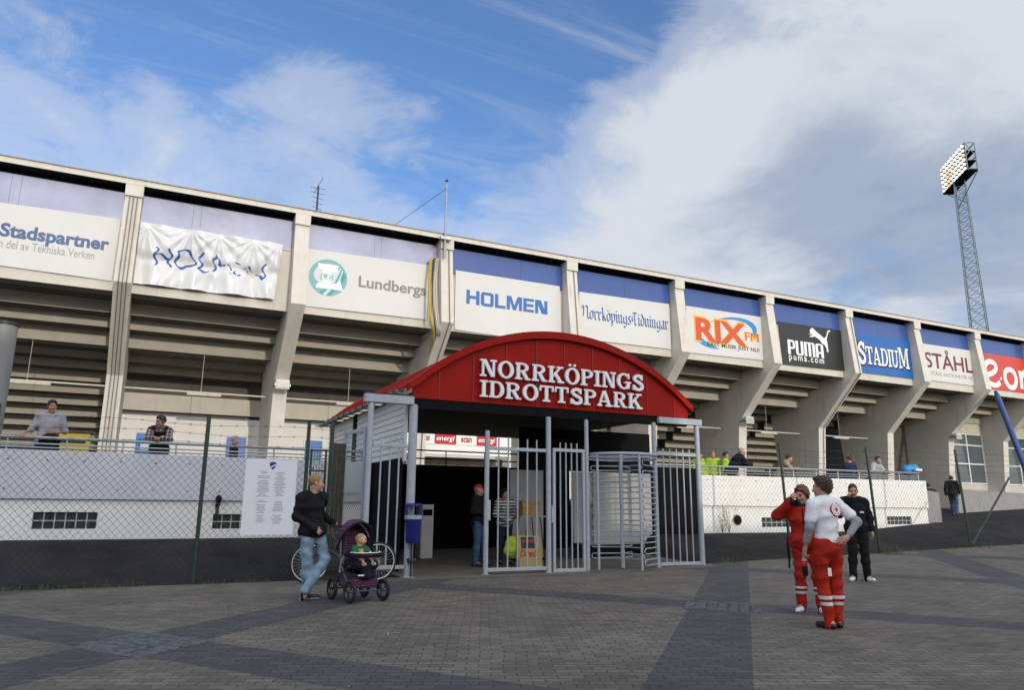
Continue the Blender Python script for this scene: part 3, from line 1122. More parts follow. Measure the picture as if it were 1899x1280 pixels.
def banner(label, tl, tr, bl, br, m, disp, name='banner', nx=60, nz=26):
    """hung vinyl sheet; returns thing, fn mapping (x, z, d) to the sheet's front"""
    A, B_, D_, E_ = px(*tl), px(*tr), px(*bl), px(*br)
    t = thing(name, label, 'banner', ((A[0] + B_[0]) / 2, BY, (A[1] + D_[1]) / 2), group='sponsor banners along the stand')
    b = MB()
    vs, fs = [], []
    for back in (0, 1):
        for j in range(nz + 1):
            for i in range(nx + 1):
                u, v = i / nx, j / nz
                x = (D_[0] * (1 - v) + A[0] * v) * (1 - u) + (E_[0] * (1 - v) + B_[0] * v) * u
                z = (D_[1] * (1 - v) + A[1] * v) * (1 - u) + (E_[1] * (1 - v) + B_[1] * v) * u
                vs.append((x, BY + disp(x, z) + 0.006 * back, z))
    n = (nx + 1) * (nz + 1)
    for j in range(nz):
        for i in range(nx):
            a = j * (nx + 1) + i
            fs.append((a, a + 1, a + nx + 2, a + nx + 1))
            fs.append((n + a + nx + 1, n + a + nx + 2, n + a + 1, n + a))
    rim = [i for i in range(nx + 1)] + [j * (nx + 1) + nx for j in range(1, nz + 1)] + [nz * (nx + 1) + i for i in range(nx - 1, -1, -1)] + [j * (nx + 1) for j in range(nz - 1, 0, -1)]
    for i in range(len(rim)):
        a, c = rim[i], rim[(i + 1) % len(rim)]
        fs.append((c, a, n + a, n + c))
    b.add(vs, fs)
    b.build('cloth', m, t, smooth=True)
    return t, (lambda x, z, d: (x, BY + disp(x, z) - d, z))


NAVY = mat('navy_ink', (0.035, 0.085, 0.24), 0.45, var=0.05)
BLUEI = mat('blue_ink', (0.012, 0.13, 0.42), 0.45, var=0.05)
GREYI = mat('grey_ink', (0.33, 0.32, 0.31), 0.5, var=0.05)
BROWNI = mat('brown_grey_ink', (0.24, 0.20, 0.18), 0.5, var=0.05)
MAROON = mat('maroon_ink', (0.17, 0.018, 0.030), 0.5, var=0.05)
WHITEI = mat('white_ink', (0.82, 0.82, 0.81), 0.45, var=0.02)
BLACKI = mat('black_ink', (0.012, 0.012, 0.013), 0.45, var=0.05)
TEAL = mat('teal_ink', (0.12, 0.38, 0.42), 0.45, var=0.06)
TEALD = mat('dark_teal_ink', (0.02, 0.26, 0.30), 0.45, var=0.06)
TEALP = mat('pale_teal_ink', (0.45, 0.63, 0.66), 0.45, var=0.06)
ORANGE = mat('orange_ink', (0.62, 0.075, 0.020), 0.45, var=0.04)
YELLOWI = mat('yellow_ink', (0.80, 0.45, 0.04), 0.45, var=0.04)
SKYI = mat('sky_blue_ink', (0.02, 0.25, 0.58), 0.45, var=0.04)


def letters(t, fn, name, m, *calls):
    b = MB()
    for c in calls:
        text_polys(b, c[0], fn, *box2(c[1], c[2]), 0.002, 0.009, **(c[3] if len(c) > 3 else {}))
    return b.build(name, m, t)


# first bay
dsp = wrinkle(1, 0.016, 1.2)
t, fn = banner('white banner at the left end with blue two-line partner lettering over thin grey writing', (-115, 359), (224, 406), (-115, 476), (207, 521), VINYL, dsp)
letters(t, fn, 'lettering', NAVY, ('Stadspartner', (-3, 444.8), (204.5, 441.2), dict(bold=0.034)))
letters(t, fn, 'small_lettering', GREYI, ('En del av Tekniska Verken', (-12, 456.5), (176, 466.5)))


# second bay: crumpled sheet, its lettering folded out of shape
def crumple(x, z):
    v = 0.0
    top = 10.85
    for hx, k in ((-0.9, 1.3), (0.55, 1.5), (1.5, 1.2), (2.7, 1.4), (3.6, 1.1)):
        dx, dz = x - hx, top - z + 0.12
        a = math.atan2(dx, dz)
        v += 0.034 * math.sin(a * 9 * k + hx * 5) * math.exp(-((dx / 0.85) ** 2)) * min(1, dz * 1.6)
    v += 0.020 * math.sin(x * 5.2 + 1.5 * math.sin(z * 2.3)) * (0.4 + 0.6 * sm(8.6, 9.8, z))
    v += 0.05 * math.exp(-((z - 9.75 - 0.05 * math.sin(x * 4)) / 0.16) ** 2)
    v += 0.010 * math.sin(x * 3.4 + z * 2.5) + 0.010 * math.sin(x * 2 - z * 5)
    v += 0.007 * math.sin(x * 17 + 3 * math.sin(z * 1.7 + x)) * sm(9.6, 8.9, z)
    return v * 1.9 - 0.13


t, fn = banner('crumpled shiny white banner whose blue capital lettering is folded almost unreadable', (261, 413), (524, 455), (247, 526), (507, 557),
               mat('shiny_white_vinyl', (0.68, 0.68, 0.69), 0.30, var=0.02, vscale=1.0), crumple, nx=150, nz=70)
b = MB()
text_polys(b, 'HOLMEN', lambda a, c, d: (a, d, c), *box2((285, 492), (492, 487)), 0.002, 0.009, bold=-0.012)
bm = bmesh.new()
vv = [bm.verts.new(p) for p in b.v]
for f in b.f:
    try:
        bm.faces.new([vv[i] for i in f])
    except ValueError:
        pass
bmesh.ops.triangulate(bm, faces=bm.faces[:])
for _ in range(4):
    bmesh.ops.subdivide_edges(bm, edges=[e for e in bm.edges if e.calc_length() > 0.09], cuts=1)
    bmesh.ops.triangulate(bm, faces=[f for f in bm.faces if len(f.verts) > 3])
bm.verts.index_update()
b2 = MB()
warp = []
for q in bm.verts:
    x, z = q.co.x, q.co.z
    fold = math.exp(-((x - 2.35) / 0.75) ** 2)
    z2 = z + 0.16 * math.sin(x * 6.5 + z * 3) * (0.25 + fold) + 0.05 * math.sin(x * 15)
    z2 = 9.62 + (z2 - 9.62) * (1 - 0.5 * fold)
    x2 = x + 0.07 * math.sin(z * 14 + x * 3)
    warp.append(fn(x2, z2, 0.011 + q.co.y - 0.05 * fold * (0.5 + 0.5 * math.sin(x * 17 + z * 9))))
b2.add(warp, [[q.index for q in f.verts] for f in bm.faces])
bm.free()
b2.build('lettering', mat('glossy_blue_ink', (0.03, 0.11, 0.36), 0.25, var=0.3, vscale=3), t)

# third bay
dsp = wrinkle(3, 0.018, 1.1)
t, fn = banner('white banner with a round teal emblem and brown-grey lettering beside the yellow hose', (572, 461), (798, 492), (562, 567), (791, 593), VINYL, dsp)
letters(t, fn, 'lettering', BROWNI, ('Lundbergs', (664.3, 538.2), (790.3, 529.2), dict(bold=0.022)))
e = MB()
cx, cz = px(608.7, 515.0)
rad = 0.5 * (px(644, 520)[0] - px(573, 508)[0])
disc = lambda r: [(cx + r * math.cos(R(i * 10)), cz + r * math.sin(R(i * 10))) for i in range(36)]
e.prism(disc(rad), fn, 0.001, 0.004, 0)
U = lambda pts: [(cx + a * rad, cz + c * rad) for a, c in pts]


def clipc(pts):
    out = []
    for a, c in pts:
        l = math.hypot(a, c)
        out.append((a, c) if l <= 0.995 else (a / l * .995, c / l * .995))
    return U(out)


for i, (m0, o0, w0) in enumerate(((2, -.02, .10), (1, .12, .09), (2, .25, .09), (1, .38, .08))):
    e.prism(clipc([(.08 + o0, -.62), (.08 + o0 + w0, -.62), (.95, .15 + o0 * .3 - .1), (.62 + o0 * .4, .62 - o0 * .4)]), fn, 0.001, 0.0056 + .0006 * i, m0)
for i, (a0, m0) in enumerate(((-.35, 1), (-.13, 2), (.1, 1))):
    e.prism(clipc([(a0 - .12, -.93), (a0 + .05, -.99), (a0 + .32, -.66), (a0 + .12, -.66)]), fn, 0.001, 0.0056 + .0006 * i, m0)
e.prism(U([(-.56, .72), (.52, .72), (.42, .30), (.14, .30), (.14, -.36), (.42, -.28), (.62, -.02), (.80, -.62), (-.62, -.62), (-.56, -.36), (-.28, -.36), (-.28, .38), (-.56, .46)]), fn, 0.001, 0.0095, 3)
emb = e.build('emblem', [TEAL, TEALD, TEALP, WHITEI], t)
e = MB()
e.prism(U([(-.40, -.12), (.24, -.12), (.24, .17), (-.40, .17)]), fn, 0.0095, 0.0105, 1)
text_polys(e, 'LE', fn, cx - .34 * rad, cx + .20 * rad, cz - .09 * rad, cz + .14 * rad, 0.0105, 0.0125, bold=0.02)
e.build('monogram', [WHITEI, TEAL], emb)

# fourth bay
dsp = wrinkle(4, 0.015, 1.1)
t, fn = banner('smooth white banner with one bold blue capital word, just above the red pavilion roof', (845, 501), (1038, 531), (843, 611), (1042, 640), VINYL, dsp)
b = MB()
_o = [(_rect(.0, .26, .20, .80)), (_rect(.74, 1.0, .20, .80)), (_rect(.2, .8, .80, 1.0)), (_rect(.2, .8, .0, .2)), [(0, .8), (.26, .8), (.3, 1.0), (.18, 1.0), (.05, .93)], [(.7, 1.0), (.74, .8), (1.0, .8), (.95, .93), (.82, 1.0)], [(0, .2), (.05, .07), (.18, 0), (.3, 0), (.26, .2)], [(.74, .2), (.7, 0), (.82, 0), (.95, .07), (1.0, .2)]]
WIDE = {'H': (1.0, [_rect(0, .26, 0, 1), _rect(.74, 1, 0, 1), _rect(.26, .74, .40, .61)]), 'O': (1.0, _o), 'L': (.82, [_rect(0, .26, 0, 1), _rect(.26, .82, 0, .21)]),
        'M': (1.22, [_rect(0, .25, 0, 1), _rect(.97, 1.22, 0, 1), [(.25, 1), (.25, .62), (.50, 0), (.72, 0), (.36, 1)], [(.86, 1), (.55, .17), (.72, 0), (.97, .62), (.97, 1)]]),
        'E': (.86, [_rect(0, .26, 0, 1), _rect(.26, .86, 0, .2), _rect(.26, .82, .40, .6), _rect(.26, .86, .8, 1)]), 'N': (1.02, [_rect(0, .25, 0, 1), _rect(.77, 1.02, 0, 1), [(.25, 1), (.25, .66), (.55, 0), (.77, 0), (.77, .34), (.47, 1)]])}
SLAB.update({'w' + c_: v_ for c_, v_ in WIDE.items()})
a0, a1, z0, z1 = box2((864.4, 563.2), (1015, 559))
slab_text(b, ['w' + c_ for c_ in 'HOLMEN'], fn, a0, a1, z0, z1, 0.002, 0.008, gap=.10)
b.build('lettering', BLUEI, t)

# fifth bay
dsp = wrinkle(5, 0.008, 1.8)
t, fn = banner('white banner with blue blackletter newspaper title', (1074, 541), (1241, 564), (1074, 628), (1245, 648), VINYL, dsp)
b = MB()
a0, a1, z0, z1 = box2((1077.5, 589.5), (1239, 596.5))
nib_text(b, 'Norrk\u00f6pingsTidningar', fn, a0, a1, z0, z1 - 0.0 * (z1 - z0), 0.002, 0.009, nib=0.095)
b.build('lettering', mat('deep_blue_ink', (0.02, 0.10, 0.30), 0.45), t)

# sixth bay
dsp = wrinkle(6, 0.006, 1.8)
t, fn = banner('white banner with orange capitals outlined in yellow and a blue swoosh', (1272, 567), (1418, 589), (1277, 654), (1421, 669), VINYL, dsp)
sw = MB()
c0 = px(1349, 618)
for sgn, a0_, a1_ in ((1, -42, 118), (1, 165, 248)):
    n = 26
    for i in range(n):
        q = []
        for k in (0, 1):
            f = (i + k) / n
            a = R(a0_ + (a1_ - a0_) * f)
            w = 0.20 * math.sin(math.pi * min(1, max(0, f))) ** .7 + .004
            ca, sa = math.cos(a), math.sin(a)
            for rr in (1.0, 1.0 - w):
                ex, ez = 2.05 * rr * ca, 0.80 * (rr if rr == 1 else 1 - w * .9) * sa
                th = R(13)
                q.append((c0[0] + ex * math.cos(th) - ez * math.sin(th), c0[1] + ex * math.sin(th) + ez * math.cos(th)))
        sw.prism([q[0], q[2], q[3], q[1]], fn, 0.001, 0.004)
sw.build('swoosh', SKYI, t)
o = MB()
text_polys(o, 'RIX', fn, *box2((1288.5, 633), (1385, 599)), 0.002, 0.0065, bold=0.055, spacing=1.0)
o.build('letter_outline', YELLOWI, t)
letters(t, lambda x, z, d: fn(x, z, d + .003), 'lettering', ORANGE, ('RIX', (1291, 630.5), (1382, 602), dict(bold=0.035)))
o = MB()
text_polys(o, 'FM', fn, *box2((1381, 632), (1407, 618.8)), 0.002, 0.0075, bold=0.03)
o.build('small_letter_outline', YELLOWI, t)
letters(t, lambda x, z, d: fn(x, z, d + .003), 'small_lettering', ORANGE, ('FM', (1382.5, 631), (1405.8, 620)))
letters(t, fn, 'slogan', BLACKI, ('B\u00c4ST MUSIK JUST NU!', (1312, 643.5), (1407.6, 645), dict(bold=0.01)))

# seventh bay
dsp = wrinkle(7, 0.022, 0.9)
t, fn = banner('black banner with white leaping cat above bold white lettering', (1443, 596), (1561, 613), (1453, 676), (1566, 688), mat('black_vinyl', (0.015, 0.015, 0.017), 0.45, var=0.1), dsp)
SLAB.update({'bP': (.70, [_rect(0, .25, 0, 1), _rect(.25, .5, .86, 1), _rect(.25, .5, .38, .52), [(.5, .38), (.70, .46), (.70, .92), (.5, 1.0)]]),
             'bU': (.74, [_rect(0, .25, .12, 1), _rect(.49, .74, .12, 1), [(0, .12), (.12, 0), (.62, 0), (.74, .12)]]),
             'bM': (1.06, [_rect(0, .25, 0, .9), _rect(.405, .655, 0, .9), _rect(.81, 1.06, 0, .9), [(0, .9), (1.06, .9), (.98, 1.0), (.0, 1.0)]]),
             'bA': (.78, [_rect(0, .25, 0, .88), _rect(.53, .78, 0, .88), [(0, .88), (.78, .88), (.66, 1.0), (.12, 1.0)], _rect(.25, .53, .28, .44)])})
b = MB()
a0, a1, z0, z1 = box2((1462, 656.5), (1526, 639))
slab_text(b, ['bP', 'bU', 'bM', 'bA'], fn, a0, a1, z0, z1, 0.002, 0.008, gap=.08)
b.build('lettering', WHITEI, t)
letters(t, fn, 'small_lettering', WHITEI, ('puma.com', (1463.8, 671), (1527.6, 667), dict(bold=0.012, spacing=1.35)))
cat_px = [(597, 84), (612, 72), (602, 60), (612, 40), (626, 34), (640, 48), (662, 70), (690, 92), (718, 118), (734, 104), (740, 76), (744, 60), (756, 53), (767, 58), (764, 66), (752, 70), (746, 92), (738, 126), (744, 160), (749, 196), (752, 222), (746, 231), (738, 222), (736, 196), (722, 172), (700, 156), (684, 130), (664, 116), (644, 104), (626, 108), (606, 106), (602, 98), (616, 94), (630, 90), (618, 84)]
b = MB()
b.prism([px(1360 + a / 4.267, 600 + c / 4.267) for a, c in cat_px], fn, 0.002, 0.010)
b.build('cat_emblem', WHITEI, t)

# eighth bay
dsp = wrinkle(8, 0.010, 1.0)
t, fn = banner('bright blue banner with white slab capitals shadowed in black', (1587, 618), (1690, 633), (1599, 691), (1694, 703), mat('blue_vinyl', (0.012, 0.12, 0.42), 0.42, var=0.06), dsp)
hs = [1.2, 1, 1, 1, 1, 1, 1.2]
for nm, m_, dx, dz, d, gr in (('letter_shadow', BLACKI, 0.05, -0.07, 0.004, 0.03), ('letter_edge', BLACKI, -.02, -.02, .0045, .045), ('lettering', WHITEI, 0, 0, 0.014, 0)):
    b = MB()
    a0, a1, z0, z1 = box2((1592, 673), (1683.5, 653.5))
    slab_text(b, 'STADIUM', fn, a0 + dx - gr, a1 + dx + gr, z0 + dz - gr, z1 + dz + gr, 0.002, d, gap=0.02, heights=hs)
    b.build(nm, m_, t)

# ninth bay
dsp = wrinkle(9, 0.006, 1.8)
t, fn = banner('white banner with maroon capitals over faint grey small print', (1710, 637), (1804, 651), (1721, 705), (1811, 716.5), VINYL, dsp)
letters(t, fn, 'lettering', MAROON, ('ST\u00c5HL', (1717, 681), (1800, 657), dict(bold=0.012)))
letters(t, fn, 'small_lettering', GREYI, ('ST\u00c5HL FASTIGHETER AB', (1727, 695), (1803, 697)))

# tenth bay
dsp = wrinkle(10, 0.008, 1.8)
t, fn = banner('orange-red banner with rounded white lettering at the right end', (1824, 655), (1925, 670), (1837, 721), (1930, 733), mat('red_vinyl', (0.60, 0.055, 0.030), 0.42, var=0.05), dsp)
b = MB()
x0, x1, z0, z1 = box2((1826, 716), (1896, 687))
hh = z1 - z0
E = lambda pts: [(x0 + a * (x1 - x0), z0 + c * hh) for a, c in pts]
wd = 0.24
k = 0
for path in ([(.03, .52), (.20, .62), (.33, .88), (.30, 1.14), (.17, 1.18), (.06, .90), (.05, .45), (.14, .16), (.28, .10), (.39, .26)],
             [(.66, .95), (.55, .8), (.53, .4), (.62, .1), (.74, .15), (.80, .5), (.76, .85), (.66, .95)],
             [(.92, .95), (.93, .5), (.92, .08)], [(.93, .6), (1.03, .9), (1.14, .85), (1.17, .5), (1.17, .08)]):
    for pl in _path(_smooth(E(path), 4), wd * hh * 1.0):
        b.prism(pl, fn, 0.002, 0.009 + .0004 * (k % 9))
        k += 1
b.prism([(E([(.42, .45)])[0][0] + .10 * math.cos(a * .7854), E([(.42, .45)])[0][1] + .10 * math.sin(a * .7854)) for a in range(8)], fn, 0.002, 0.0135)
b.build('lettering', WHITEI, t)

# block letters on the shaded wall of the ninth bay
b = MB()
text_polys(b, 'A-B', lambda a, c, d: (a, 32.598 - d, c), at(1690, 812, 32.6).x, at(1708, 812, 32.6).x, at(1690, 812, 32.6).z, at(1708, 803.5, 32.6).z, 0.0, 0.004, bold=0.01)
b.build('wall_lettering', BLACKI, stand)


# ------------------------------------------------------------------ red entrance pavilion
PY = 13.80
pav = thing('entrance_pavilion', 'small entrance pavilion with barrel-vaulted red roof and white slab lettering', 'entrance pavilion', (8.0, 17.0, 0))
PX0, PX1, ZB, ZE, ZP = 4.57, 11.45, 3.42, 3.69, 5.03
PYB = 21.4


def arc_z(x, lift=0.0):
    """circular arch through the eaves and the peak"""
    c = (PX0 + PX1) / 2
    hw = (PX1 - PX0) / 2
    hgt = ZP - ZE
    r = (hw * hw + hgt * hgt) / (2 * hgt)
    return ZE + math.sqrt(max(0, r * r - (x - c) ** 2)) - (r - hgt) + lift


fnF = lambda a, c, d: (a, PY - d, c)
# front board: vertical sheets with raised seams
xs = [PX0] + [at(q, 720, PY).x for q in (814, 877, 938, 995, 1047, 1099, 1149, 1199, 1248)] + [PX1]
b = MB()
for i in range(len(xs) - 1):
    n = 5
    x0, x1 = xs[i] + .004, xs[i + 1] - .004
    top = [(x0 + (x1 - x0) * j / n, arc_z(x0 + (x1 - x0) * j / n) - .02) for j in range(n + 1)]
    b.prism([(x0, ZB), (x1, ZB)] + top[::-1], fnF, -0.05, 0.0)
front = b.build('gable_board', M_RED, pav)
for x in xs[1:-1]:
    MB().box(x - .012, x + .012, PY - .016, PY - .001, ZB + .01, arc_z(x) - .13).build('seam', mat('dark_red_seam', (0.24, 0.009, 0.005), 0.55), front)
# arched rim over the front board
b = MB()
n = 40
for nm, (y0, y1, za, zb) in {'rim': (PY - .10, PY + .12, -.075, .085)}.items():
    vs, fs = [], []
    for i in range(n + 1):
        x = PX0 - .09 + (PX1 - PX0 + .18) * i / n
        xc = min(max(x, PX0), PX1)
        z = arc_z(xc) - (0.05 if x != xc else 0)
        vs += [(x, y0, z + za), (x, y1, z + za), (x, y1, z + zb), (x, y0, z + zb)]
    for i in range(n):
        a = i * 4
        for j in range(4):
            k = (j + 1) % 4
            fs.append((a + j, a + 4 + j, a + 4 + k, a + k))
    fs += [(0, 1, 2, 3), (n * 4 + 3, n * 4 + 2, n * 4 + 1, n * 4)]
    b.add(vs, fs)
b.build('arch_rim', M_RED, pav)
# vault with standing seams
b = MB()
vs, fs = [], []
ys = [PY + .122, PYB]
n = 40
for i in range(n + 1):
    x = PX0 - .16 + (PX1 - PX0 + .32) * i / n
    xc = min(max(x, PX0), PX1)
    z = arc_z(xc, .05) - abs(x - xc) * .55
    for y in ys:
        vs += [(x, y, z), (x, y, z - .06)]
for i in range(n):
    a = i * 4
    fs += [(a, a + 2, a + 6, a + 4), (a + 1, a + 5, a + 7, a + 3), (a, a + 4, a + 5, a + 1), (a + 2, a + 3, a + 7, a + 6)]
fs += [(0, 1, 3, 2), (n * 4, n * 4 + 2, n * 4 + 3, n * 4 + 1)]
b.add(vs, [f[::-1] for f in fs])
roof = b.build('roof', M_REDROOF, pav)
b = MB()
y = PY + .5
while y < PYB:
    pts = []
    for i in range(n + 1):
        x = PX0 - .15 + (PX1 - PX0 + .30) * i / n
        xc = min(max(x, PX0), PX1)
        pts.append((x, y, arc_z(xc, .062) - abs(x - xc) * .55))
    b.tube(pts, 0.014, 4)
    y += .42
b.build('roof_seam', M_REDROOF, roof)
# gutter with brackets under the left eave
b = MB()
gx = PX0 - .19
prof = [(gx + .075 * math.cos(R(a)), 3.60 + .075 * math.sin(R(a))) for a in range(180, 361, 20)]
prof += [(gx + .065 * math.cos(R(a)), 3.60 + .065 * math.sin(R(a))) for a in range(360, 179, -20)]
b.prism(prof, lambda a, c, d: (a, d, c), PY + .2, PYB + .1)
b.build('gutter', M_GALV, pav)
y = PY + .4
while y < PYB:
    b = MB()
    b.box(gx - .09, PX0 - .02, y, y + .03, 3.50, 3.522)
    b.box(gx - .09, gx - .075, y, y + .03, 3.5222, 3.66)
    b.build('gutter_bracket', M_DARK, pav)
    y += .6
# ceiling, inner lining
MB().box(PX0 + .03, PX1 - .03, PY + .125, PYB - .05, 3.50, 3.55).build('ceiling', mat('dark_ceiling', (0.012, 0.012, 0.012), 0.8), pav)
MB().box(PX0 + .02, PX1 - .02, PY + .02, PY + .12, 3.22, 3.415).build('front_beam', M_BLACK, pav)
# left side wall in lapped white boards, with a dark post gap
b = MB()
z = 2.28
SX = PX0 + .04
while z < 3.55:
    for y0, y1 in ((PY + .55, 18.15), (18.45, PYB - .1)):
        b.add([(SX - .028, y0, z), (SX - .028, y1, z), (SX - .004, y1, z + .125), (SX - .004, y0, z + .125), (SX + .03, y0, z), (SX + .03, y1, z), (SX + .03, y1, z + .125), (SX + .03, y0, z + .125)],
              [(0, 3, 2, 1), (4, 5, 6, 7), (0, 1, 5, 4), (3, 7, 6, 2), (0, 4, 7, 3), (1, 2, 6, 5)])
    z += .128
b.build('side_boarding', M_SIDING, pav)
MB().box(SX - .05, SX + .05, 18.16, 18.44, 0.2, 3.55).build('side_post', M_BLACK, pav)
MB().box(SX - .03, SX + .02, PY + .42, PY + .545, 2.2, 3.5).build('corner_trim', M_SIDING, pav)
b = MB()
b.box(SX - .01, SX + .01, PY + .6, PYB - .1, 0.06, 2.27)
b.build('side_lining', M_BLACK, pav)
# back of the passage, its shade painted black, and its upper opening
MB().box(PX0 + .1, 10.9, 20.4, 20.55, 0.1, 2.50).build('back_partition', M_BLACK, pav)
b = MB()
for z in (2.68, 2.92):
    b.tube([(PX0 + .1, 20.45, z), (PX1, 20.45, z)], 0.022, 6)
x = PX0 + .8
while x < PX1:
    b.tube([(x, 20.45, 2.5), (x, 20.45, 2.92)], 0.016, 6)
    x += 1.25
b.build('back_rail', M_DARK, pav)
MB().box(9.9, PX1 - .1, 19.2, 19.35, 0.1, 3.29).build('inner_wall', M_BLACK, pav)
# lit tube lamps are off: thin battens along the ceiling
b = MB()
b.box(6.0, 9.5, 15.2, 15.26, 3.44, 3.497)
b.build('ceiling_batten', M_GALV, pav)
# white boards and black sheets seen through the right half
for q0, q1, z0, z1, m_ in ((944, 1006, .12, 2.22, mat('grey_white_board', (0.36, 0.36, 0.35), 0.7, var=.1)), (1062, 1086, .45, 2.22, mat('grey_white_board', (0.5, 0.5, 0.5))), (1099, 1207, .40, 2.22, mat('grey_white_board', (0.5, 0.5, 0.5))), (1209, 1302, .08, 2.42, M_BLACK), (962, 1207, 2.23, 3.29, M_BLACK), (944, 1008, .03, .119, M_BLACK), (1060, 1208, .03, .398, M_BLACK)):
    MB().box(at(q0, 950, 16.4).x, at(q1, 950, 16.4).x, 16.36, 16.42, z0, z1).build('white_screen' if m_ is not M_BLACK else 'black_sheet', m_, pav)


def post(parent, x, y, z0, z1, r, name='post', cap=True):
    b = MB()
    b.tube([(x, y, z0), (x, y, z1)], r, 18)
    if cap:
        b.lathe([(0, r * .35), (r * .6, r * .3), (r, 0.0)], (x, y, z1), 18)
    b.lathe([(r * 1.6, 0.0), (r * 1.6, .012), (r * 1.02, .014)], (x, y, z0), 18)
    return b.build(name, M_STEEL, parent, smooth=True)


gx_ = lambda q, y_=1000: at(q, y_, PY).x
P_L0, P_L1 = gx_(676), gx_(759)
P1, P2, P3, P4, P5 = gx_(901), gx_(1017.5), gx_(1090), gx_(1219), gx_(1301)
post(pav, P_L0, PY, 0.05, 3.27, .058)
post(pav, P_L1, PY + .02, 0.0, 3.27, .085)
post(pav, P2, PY, 0.0, 3.21, .056)
post(pav, P3, PY, 0.0, 3.21, .046)
post(pav, P4, PY, 0.03, 3.25, .052)
post(pav, P5, PY, 0.05, 3.25, .062)
MB().bbox(P_L0 - .14, PX0 + .02, PY - .075, PY + .075, 3.275, 3.44, .008).build('porch_beam', M_STEEL, pav)
MB().box(P_L0 - .15, PX0 + .01, PY - .085, PY + .085, 3.443, 3.465).build('beam_flashing', M_DARK, pav)
MB().bbox(P4 + .12, P5 + .12, PY - .07, PY + .07, 3.255, 3.40, .008).build('porch_beam', M_STEEL, pav)
# the letters stand off the board on pins
b = MB()
q0, q1 = at(890.5, 697.2, PY - .1), at(1193.4, 696.5, PY - .1)
slab_text(b, 'NORRK\u00d6PINGS', fnF, q0.x, q1.x, q0.z, q1.z, 0.055, 0.105, gap=.09)
q0, q1 = at(890.5, 735.7, PY - .1), at(1190.6, 731.5, PY - .1)
slab_text(b, 'IDROTTSPARK', fnF, q0.x, q1.x, q0.z, q1.z, 0.055, 0.105, gap=.09)
b.build('lettering', M_LETTER, pav)


# ------------------------------------------------------------------ gates
def barred_gate(label, x0, x1, z0, z1, nb, y=PY, framed=False, spikes=.13, r=.017, lock=False):
    t = thing('barred_gate', label, 'gate', ((x0 + x1) / 2, y, z0))
    for z in (z0, z1):
        MB().bbox(x0, x1, y - .03, y + .03, z - .035, z + .035, .006).build('rail', M_STEEL, t)
    if framed:
        for x in (x0 + .03, x1 - .03):
            MB().bbox(x - .03, x + .03, y - .029, y + .029, z0 + .036, z1 - .036, .005).build('stile', M_STEEL, t)
        x0, x1 = x0 + .05, x1 - .05
    for i in range(nb):
        x = x0 + (x1 - x0) * (i + 1) / (nb + 1)
        MB().tube([(x, y, z0 + .02), (x, y, z1 + spikes)], r, 8).build('bar', M_STEEL, t, smooth=True)
    if lock:
        MB().bbox(x0 - .06, x0 + .03, y - .06, y + .02, 1.05, 1.45, .008).build('lock_box', M_STEEL, t)
    return t


zof = lambda q, x=1000: at(x, q, PY).z
barred_gate('barred gate panel beside the blue bin, left of the open passage', P_L0 + .06, P_L1 - .09, zof(1053, 715), zof(826, 715), 3, spikes=.16)
g = barred_gate('wide five-bar gate leaf standing right of the open passage', P1 + .04, P2 - .06, zof(1056, 960), zof(834, 960), 5, spikes=.22, lock=True)
post(g, P1, PY, 0.0, zof(800, 905), .050, 'post')
g = barred_gate('narrow framed wicket gate between two round posts', P2 + .10, P3 - .06, zof(1058, 1055), zof(836, 1055), 4, framed=True, spikes=.16)
MB().bbox(P2 + .055, P2 + .098, PY - .05, PY + .0, 1.0, 1.35, .006).build('lock_box', M_STEEL, g)
barred_gate('five-bar fixed panel at the right end beyond the turnstile', P4 + .055, P5 - .065, zof(1046, 1262), zof(844, 1262), 5, spikes=.13)

# chain-link leaf swung open on the far left post
t = thing('mesh_gate', 'grey gate leaf filled with chain-link, swung open left of the barred panel', 'gate', (P_L0 - .1, PY, 0))
A0, A1 = Vector((P_L0 - .03, PY + .05, 0)), Vector((P_L0 - .05, PY + 1.35, 0))
A1 = Vector((at(630, 1000, PY + .95).x, PY + .95, 0))
ztop, zbot = 2.78, .25
dv = (A1 - A0)
ln = dv.length
dv.normalize()
b = MB()
up = Vector((0, 0, 1))
for p in (A0 + dv * .05, A1):
    b.bar(p + up * zbot, p + up * ztop, .06, .06, (dv.x, dv.y, 0))
b.build('stile', M_STEEL, t)
b = MB()
for z in (zbot + .03, 1.55, ztop - .03):
    b.bar(A0 + dv * .085 + up * z, A1 - dv * .035 + up * z, .05, .07 if z != 1.55 else .03)
b.build('rail', M_STEEL, t)
b = MB()
h = ztop - zbot
st = .085
i = -int(h / st) - 1
while i * st < ln:
    for sg in (1, -1):
        s0, s1 = i * st, i * st + h
        pts = []
        for s in (max(0, s0), min(ln, s1)):
            zz = (s - s0)
            pts.append(A0 + dv * s + up * (zbot + (zz if sg > 0 else h - zz)) + Vector((0.004 * sg, 0, 0)))
        if (pts[1] - pts[0]).length > .05:
            b.tube(pts, .0026, 3, cap=False)
    i += 1
b.build('wire_mesh', mat('light_wire', (0.35, 0.36, 0.38), 0.45, 0.6), t)

